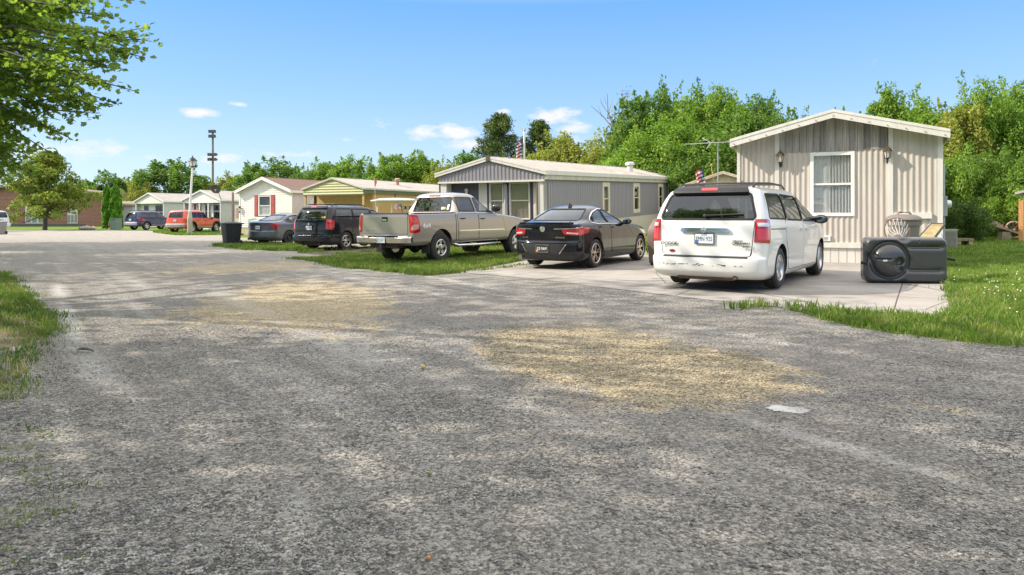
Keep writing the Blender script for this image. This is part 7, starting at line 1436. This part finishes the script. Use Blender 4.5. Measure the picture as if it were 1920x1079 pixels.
p_ = W3(1911, 452, 26.5); e = empty('garden_shed', 'cream shed with an orange timber edge cut by the right edge of the view', 'shed', (p_[0], p_[1], h1(p_[0], p_[1])), R(-38)); m = MB(); m.box(.12, 2.6, 0, 2.2, 0, 1.72); m.build('wall', P('cream_panelling', (.60, .57, .50), .7, var=.08), e); m = MB(); m.box(-.02, .118, -.03, .1, 0, 1.5); m.build('corner_timber', P('orange_timber', (.55, .27, .10), .8, var=.2, scale=6, stretch=(4, 4, .5)), e); m = MB(); m.prism([(-.12, 1.72), (1.35, 2.1), (2.8, 1.72), (2.8, 1.81), (1.35, 2.2), (-.12, 1.81)], -.2, 2.4, 'y'); m.build('roof', P('shed_roof', (.38, .36, .31), .8, var=.1), e); m = MB(); m.box(1.0, 1.9, -.03, -.001, 0, 1.6); d_ = m.build('door', P('shed_door', (.56, .53, .46), .7), e); m = MB(); m.box(1.08, 1.12, -.06, -.03, .8, .95); m.build('handle', M_black, d_)
# between black sedan and white minivan
x, y = 4.55, 18.6; x, y, z = at(1254, 455, 17.7); e = empty('barbecue_grill', 'barbecue grill under a dark brown cover between the black sedan and the white minivan', 'barbecue', (x, y, z), R(-30)); m = MB(); m.add([(-.42, -.26, .05), (.42, -.26, .05), (.42, .26, .05), (-.42, .26, .05), (-.46, -.30, .72), (.46, -.30, .72), (.46, .30, .72), (-.46, .30, .72), (-.44, -.24, .92), (.44, -.24, .92), (.44, .24, .92), (-.44, .24, .92), (-.34, -.12, 1.15), (.34, -.12, 1.15), (.34, .14, 1.15), (-.34, .14, 1.15)], [(0, 3, 2, 1), (12, 13, 14, 15)] + [(4 * k + i, 4 * k + (i + 1) % 4, 4 * k + 4 + (i + 1) % 4, 4 * k + 4 + i) for k in range(3) for i in range(4)]); m.build('cover', P('brown_vinyl', (.13, .085, .075), .5, var=.2, scale=4, bmp=.3, bscale=6), e, bevel=.03, smooth=50)
for k in (-1, 1): m = MB(); m.lathe([(.001, -.02), (.07, -.02), (.08, 0), (.07, .02), (.001, .02)], 14, 'x', (k * .36, -.2, .07)); m.build('wheel', M_rubber, e, smooth=40)
for px, lab in ((1206, 'leggy green plant beside the skirting ahead of the black sedan'), (1214, 'green plant close to the brown covered barbecue')):
    x, y, z = at(px, 447, 21.5 + (px - 1206) * .05); rg = np.random.default_rng(px); e = empty('plant', lab, 'plant', (x, y, z), 0, 'plants by the slate home'); m = MB(); Cs = []
    for k in range(7):
        a = rg.uniform(0, 6.28); t_ = np.array([math.cos(a) * .16, math.sin(a) * .16, rg.uniform(.35, .62)]); m.tube([(0, 0, 0), tuple(t_ * [.4, .4, .6]), tuple(t_)], [.01, .007, .003], 5); u_ = rg.uniform(.25, 1, (26, 1)); Cs.append(t_ * u_ + rg.normal(size=(26, 3)) * .05)
    m.build('stem', M_leafB, e); C = np.vstack(Cs); V, Q = leafquads(C, unit(rg.normal(size=C.shape) + [0, 0, .6]), .085, rg); arr_mesh('leaves', V, Q, M_leafC if px == 1206 else M_leafA, e)
# television aerial
x, y, z = at(1346, 345, 36); zt = CH + (404 - 268) / F * 36; e = empty('television_aerial', 'thin television aerial on a mast behind the tan shed roof', 'aerial', (x, y, z)); m = MB(); m.tube([(0, 0, 0), (0, 0, zt - z)], .03, 6); m.build('mast', M_steel, e); m = MB(); q = lambda px, py, dy=0: tuple(np.array(W3(px, py, 36)) + np.array([0, dy, 0]) - np.array([x, y, z])); m.tube([q(1285, 271), q(1380, 266)], .025, 5); m.tube([q(1334, 269), q(1320, 258, .3)], .018, 5); m.tube([q(1334, 269), q(1321, 281, -.3)], .018, 5)
m.tube([q(1300, 270.3, -.5), q(1300, 270.3, .5)], .014, 4); m.tube([q(1360, 267, -.6), q(1360, 267, .6)], .014, 4); m.build('boom', M_steel, e)
# flags
M_fr = P('flag_red', (.50, .035, .04), .8, var=.05); M_fw = P('flag_white', (.74, .73, .70), .8, var=.04); M_fb = P('flag_blue', (.03, .05, .16), .8, var=.05)
def flag(par, p0, dx, dz, nx_=26, nz_=13, lean=0, wave=.05):
    """cloth hanging from p0: dx along, dz down; stripes, canton and stars in the cloth's own faces"""
    P_ = []; m = MB(); g = []
    for j in range(nz_ + 1):
        g.append([(p0[0] + dx * (i / nx_) + lean * (j / nz_), p0[1] + wave * math.sin(i * .55 + j * .2), p0[2] - dz * j / nz_ - .12 * dz * (i / nx_) ** 2) for i in range(nx_ + 1)])
    vs = [p for r_ in g for p in r_]; n1 = nx_ + 1
    for j in range(nz_):
        for i in range(nx_):
            c = 2 if (i < nx_ * .42 and j < 7) else (0 if j % 2 == 0 else 1)
            if c == 2 and i % 2 == 1 and j % 2 == 1: c = 1
            m.f.append((j * n1 + i, j * n1 + i + 1, (j + 1) * n1 + i + 1, (j + 1) * n1 + i)); m.m.append(c)
    m.v = vs; o = m.build('flag', [M_fr, M_fw, M_fb], par); md = o.modifiers.new('thick', 'SOLIDIFY'); md.thickness = .006; return o
x, y, z = at(983, 320, 52); zt = CH + (404 - 246) / F * 52 - z; e = empty('flagpole', 'white flagpole with a drooping stars and stripes flag behind the slate home', 'flagpole', (x, y, z)); m = MB(); m.tube([(0, 0, 0), (0, 0, zt)], [.09, .07], 10); m.build('pole', M_white, e, smooth=50); m = MB(); m.tube([(-.2, 0, zt + .22), (0, 0, zt + .02), (.16, 0, zt + .25)], [.015, .06, .015], 6); m.blob((0, 0, zt + .06), (.09, .09, .09)); m.build('eagle_finial', P('brass', (.45, .34, .14), .4, .6), e, smooth=50)
flag(e, (-.08, 0, zt - .75), -.42, 1.6, 20, 13, -.12, .10)
x, y, z = at(1336, 345, 30); zt = CH + (404 - 311) / F * 30 - z; e = empty('flag_on_staff', 'small stars and stripes flag on a bent staff showing over the white minivan roof', 'flag', (x, y, z)); m = MB(); m.tube([(.05, 0, 0), (.03, 0, zt * .8), (-.05, 0, zt)], .018, 6); m.blob((-.05, 0, zt + .02), (.05, .05, .05)); m.build('staff', P('gilt_staff', (.5, .3, .12), .5), e); flag(e, (.0, 0, zt - .10), -.36, .95, 20, 13, .10, .09).rotation_euler = (0, R(-8), 0)
# white canopy beside the tan home, with its flag and the bicycle whip flag
x, y, z = at(738, 400, 36.5); s = 36.5 / F; zc = CH + (404 - 377) * s - z; e = empty('canopy', 'white flat topped canopy on thin posts between the black minivan and the pewter pickup', 'canopy', (x, y, z), R(-6)); m = MB(); rows = []
for t in np.linspace(0, 1, 13):
    hw = .55 * (.35 + .65 * math.sin(math.pi * min(1, .18 + t * .8)) ** .6); xx = (-40 + t * 82) * s; rows.append([(xx, hw * math.cos(a), zc + (.02 if t > .1 else -.02) + .13 * math.sin(a) * (.55 + .45 * math.sin(math.pi * t))) for a in np.linspace(0, 6.2832, 17)[:-1]])
m.grid(rows, closed=True); m.f += [tuple(range(16)), tuple(range(len(m.v) - 16, len(m.v)))]; m.m += [0, 0]; m.build('roof_panel', streaky('pale_fibreglass', (.68, .64, .58), .25, .4, 0, (.5, 2, 8)), e, smooth=60)
for px in (-30, -3, 38): m = MB(); m.tube([(px * s, -.1, 0), (px * s, -.1, zc - .05)], .035, 8); m.build('post', M_white, e)
m = MB(); m.box(0 * s, 40 * s, .2, .26, zc - .42, zc - .28); m.build('valance', M_black, e); m = MB()
for k in range(4): m.box((5 + k * 9) * s, (10 + k * 9) * s, .185, .199, zc - .40, zc - .30)
m.build('valance_panel', M_fw, e); m = MB(); m.tube([(3 * s, 0, zc + .1), (3 * s, 0, zc + .32)], .03, 6); m.blob((3 * s, 0, zc + .33), (.04, .04, .08)); m.build('finial', M_black, e)
x2, y2, z2 = at(747, 400, 35.8); e = empty('hanging_flag', 'small drooping stars and stripes flag under the white canopy', 'flag', (x2, y2, z2)); zz = CH + (404 - 383) * 35.8 / F - z2; m = MB(); m.tube([(.3, 0, .9), (.12, 0, zz + .02)], .014, 6); m.build('staff', M_black, e); flag(e, (.1, 0, zz), -.32, .26, 20, 13, .06, .04)
x, y, z = at(706, 400, 34.5); e = empty('whip_flag', 'orange pennant on a thin whip pole in front of the tan home', 'pennant', (x, y, z)); zt = CH + (404 - 331) * 34.5 / F - z; m = MB(); m.tube([(.08, 0, 0), (-.12, 0, zt)], [.012, .008], 5); m.build('pole', M_white, e); m = MB(); m.add([(-.12, 0, zt), (-.075, 0, zt - .55), (.02, .02, zt - .27), (-.12, .01, zt), (-.075, .01, zt - .55), (.02, .03, zt - .27)], [(0, 1, 2), (3, 5, 4), (0, 3, 4, 1), (1, 4, 5, 2), (2, 5, 3, 0)]); m.build('pennant', M_orsk, e)
# lattice and pots at the porch of the red shuttered home
x, y = on_front(HD, 5.02 + .7, 1.2); e = empty('lattice_panel', 'white diagonal lattice panel between the white home and the tan home', 'lattice', (x, y, .1), ROTH); m = MB(); W_, H_ = 1.75, 2.4
for k in range(-12, 18):
    for sg in (1, -1):
        a0 = k * .16; pts = [(a0 + (t * sg), t) for t in np.linspace(0, H_, 60)]; pts = [p for p in pts if 0 <= p[0] <= W_]
        if len(pts) > 1: m.tube([(pts[0][0], sg * .006, pts[0][1]), (pts[-1][0], sg * .006, pts[-1][1])], .013, 4, cap=False)
m.build('lattice', M_white, e, kind='stuff'); m = MB(); m.box(-.05, 0, -.03, .03, 0, H_); m.box(W_, W_ + .05, -.03, .03, 0, H_); m.box(-.05, W_ + .05, -.03, .03, H_, H_ + .05); m.build('frame', M_white, e)
for t_, zz, lab, fm in ((5.55, .95, 'wooden planter of orange flowers low beside the lattice panel', P('orange_petals', (.75, .18, .05), .7, var=.2)), (6.55, .95, 'terracotta pot of red flowers right of the wooden planter', P('red_petals', (.68, .10, .05), .7, var=.2))):
    x, y = on_front(HD, t_, .2); e = empty('flower_pot', lab, 'flower pot', (x, y, zz - .95 + .1), ROTH, 'flower pots by the lattice'); m = MB(); m.box(-.35, .35, -.2, .2, 0, .85) if t_ < 6 else m.lathe([(.1, 0), (.16, .85), (.24, .95), (.001, .95)], 12); m.build('stand', P('honey_wood', (.50, .27, .12), .8, var=.2), e); rg = np.random.default_rng(int(t_ * 10)); C = rg.normal(size=(150, 3)) * np.array([.2, .14, .12]) + [0, 0, 1.05]; V, Q = leafquads(C, unit(rg.normal(size=C.shape)), .10, rg, .8); arr_mesh('flowers', V, Q, fm, e); C = rg.normal(size=(120, 3)) * np.array([.2, .14, .1]) + [0, 0, .98]; V, Q = leafquads(C, unit(rg.normal(size=C.shape)), .1, rg); arr_mesh('leaves', V, Q, M_leafB, e)
x, y = on_front(HD, 5.02 + 1.9, .9); e = empty('hanging_basket', 'hanging basket of red flowers under the striped gable corner', 'hanging basket', (x, y, 2.45)); m = MB(); m.lathe([(.001, 0), (.14, .03), (.18, .14)], 10); m.tube([(0, 0, .14), (0, 0, .55)], .008, 4); m.build('basket', M_brown, e); rg = np.random.default_rng(4); C = rg.normal(size=(110, 3)) * .12 + [0, 0, .2]; V, Q = leafquads(C, unit(rg.normal(size=C.shape)), .09, rg, .8); arr_mesh('flowers', V, Q, P('coral_petals', (.72, .14, .06), .7), e)
# litter on the road
for px, py, r_, c_, lab in ((803, 1052, .010, (.50, .22, .07), 'small orange crab apple on the gravel at the bottom of the view'), (806, 893, .011, (.22, .21, .05), 'small olive green crab apple on the gravel'), (793, 693, .022, (.50, .36, .12), 'yellowish crab apple on the gravel left of the tan patch')):
    x, y = G(px, py); m = MB(); m.blob((0, 0, r_ * .9), (r_, r_, r_ * .92), 14, 10); m.tube([(0, 0, r_ * 1.6), (r_ * .3, 0, r_ * 2.4)], r_ * .1, 5); o = m.build('crab_apple', P('apple_skin', c_, .4, var=.15, scale=40), None, smooth=60); o.location = (x, y, h1(x, y) + .004); tag(o, lab, 'fruit', 'crab apples on the road')
x, y = G(160, 661); m = MB(); m.tube([(-.10, .04, .02), (-.03, .01, .035), (.05, -.01, .03), (.11, -.04, .015)], [.008, .014, .012, .005], 6); m.tube([(-.03, .01, .035), (-.06, -.05, .03)], .005, 5); o = m.build('twig', M_bark, None, smooth=50); o.location = (x, y, h1(x, y) + .002); tag(o, 'short dark twig lying on the gravel near the left verge', 'twig')
x, y = G(1624, 524); m = MB(); m.grid([[(-.09 + .03 * i, .02 * j - .02, .012 + .02 * math.sin(i * 1.3 + j)) for i in range(7)] for j in range(3)]); o = m.build('strap', M_yel, None, smooth=50); md = o.modifiers.new('t', 'SOLIDIFY'); md.thickness = .004; o.location = (x, y, h1(x, y) + .02); tag(o, 'yellow strap on the concrete at the left foot of the tipped hoop base', 'strap')
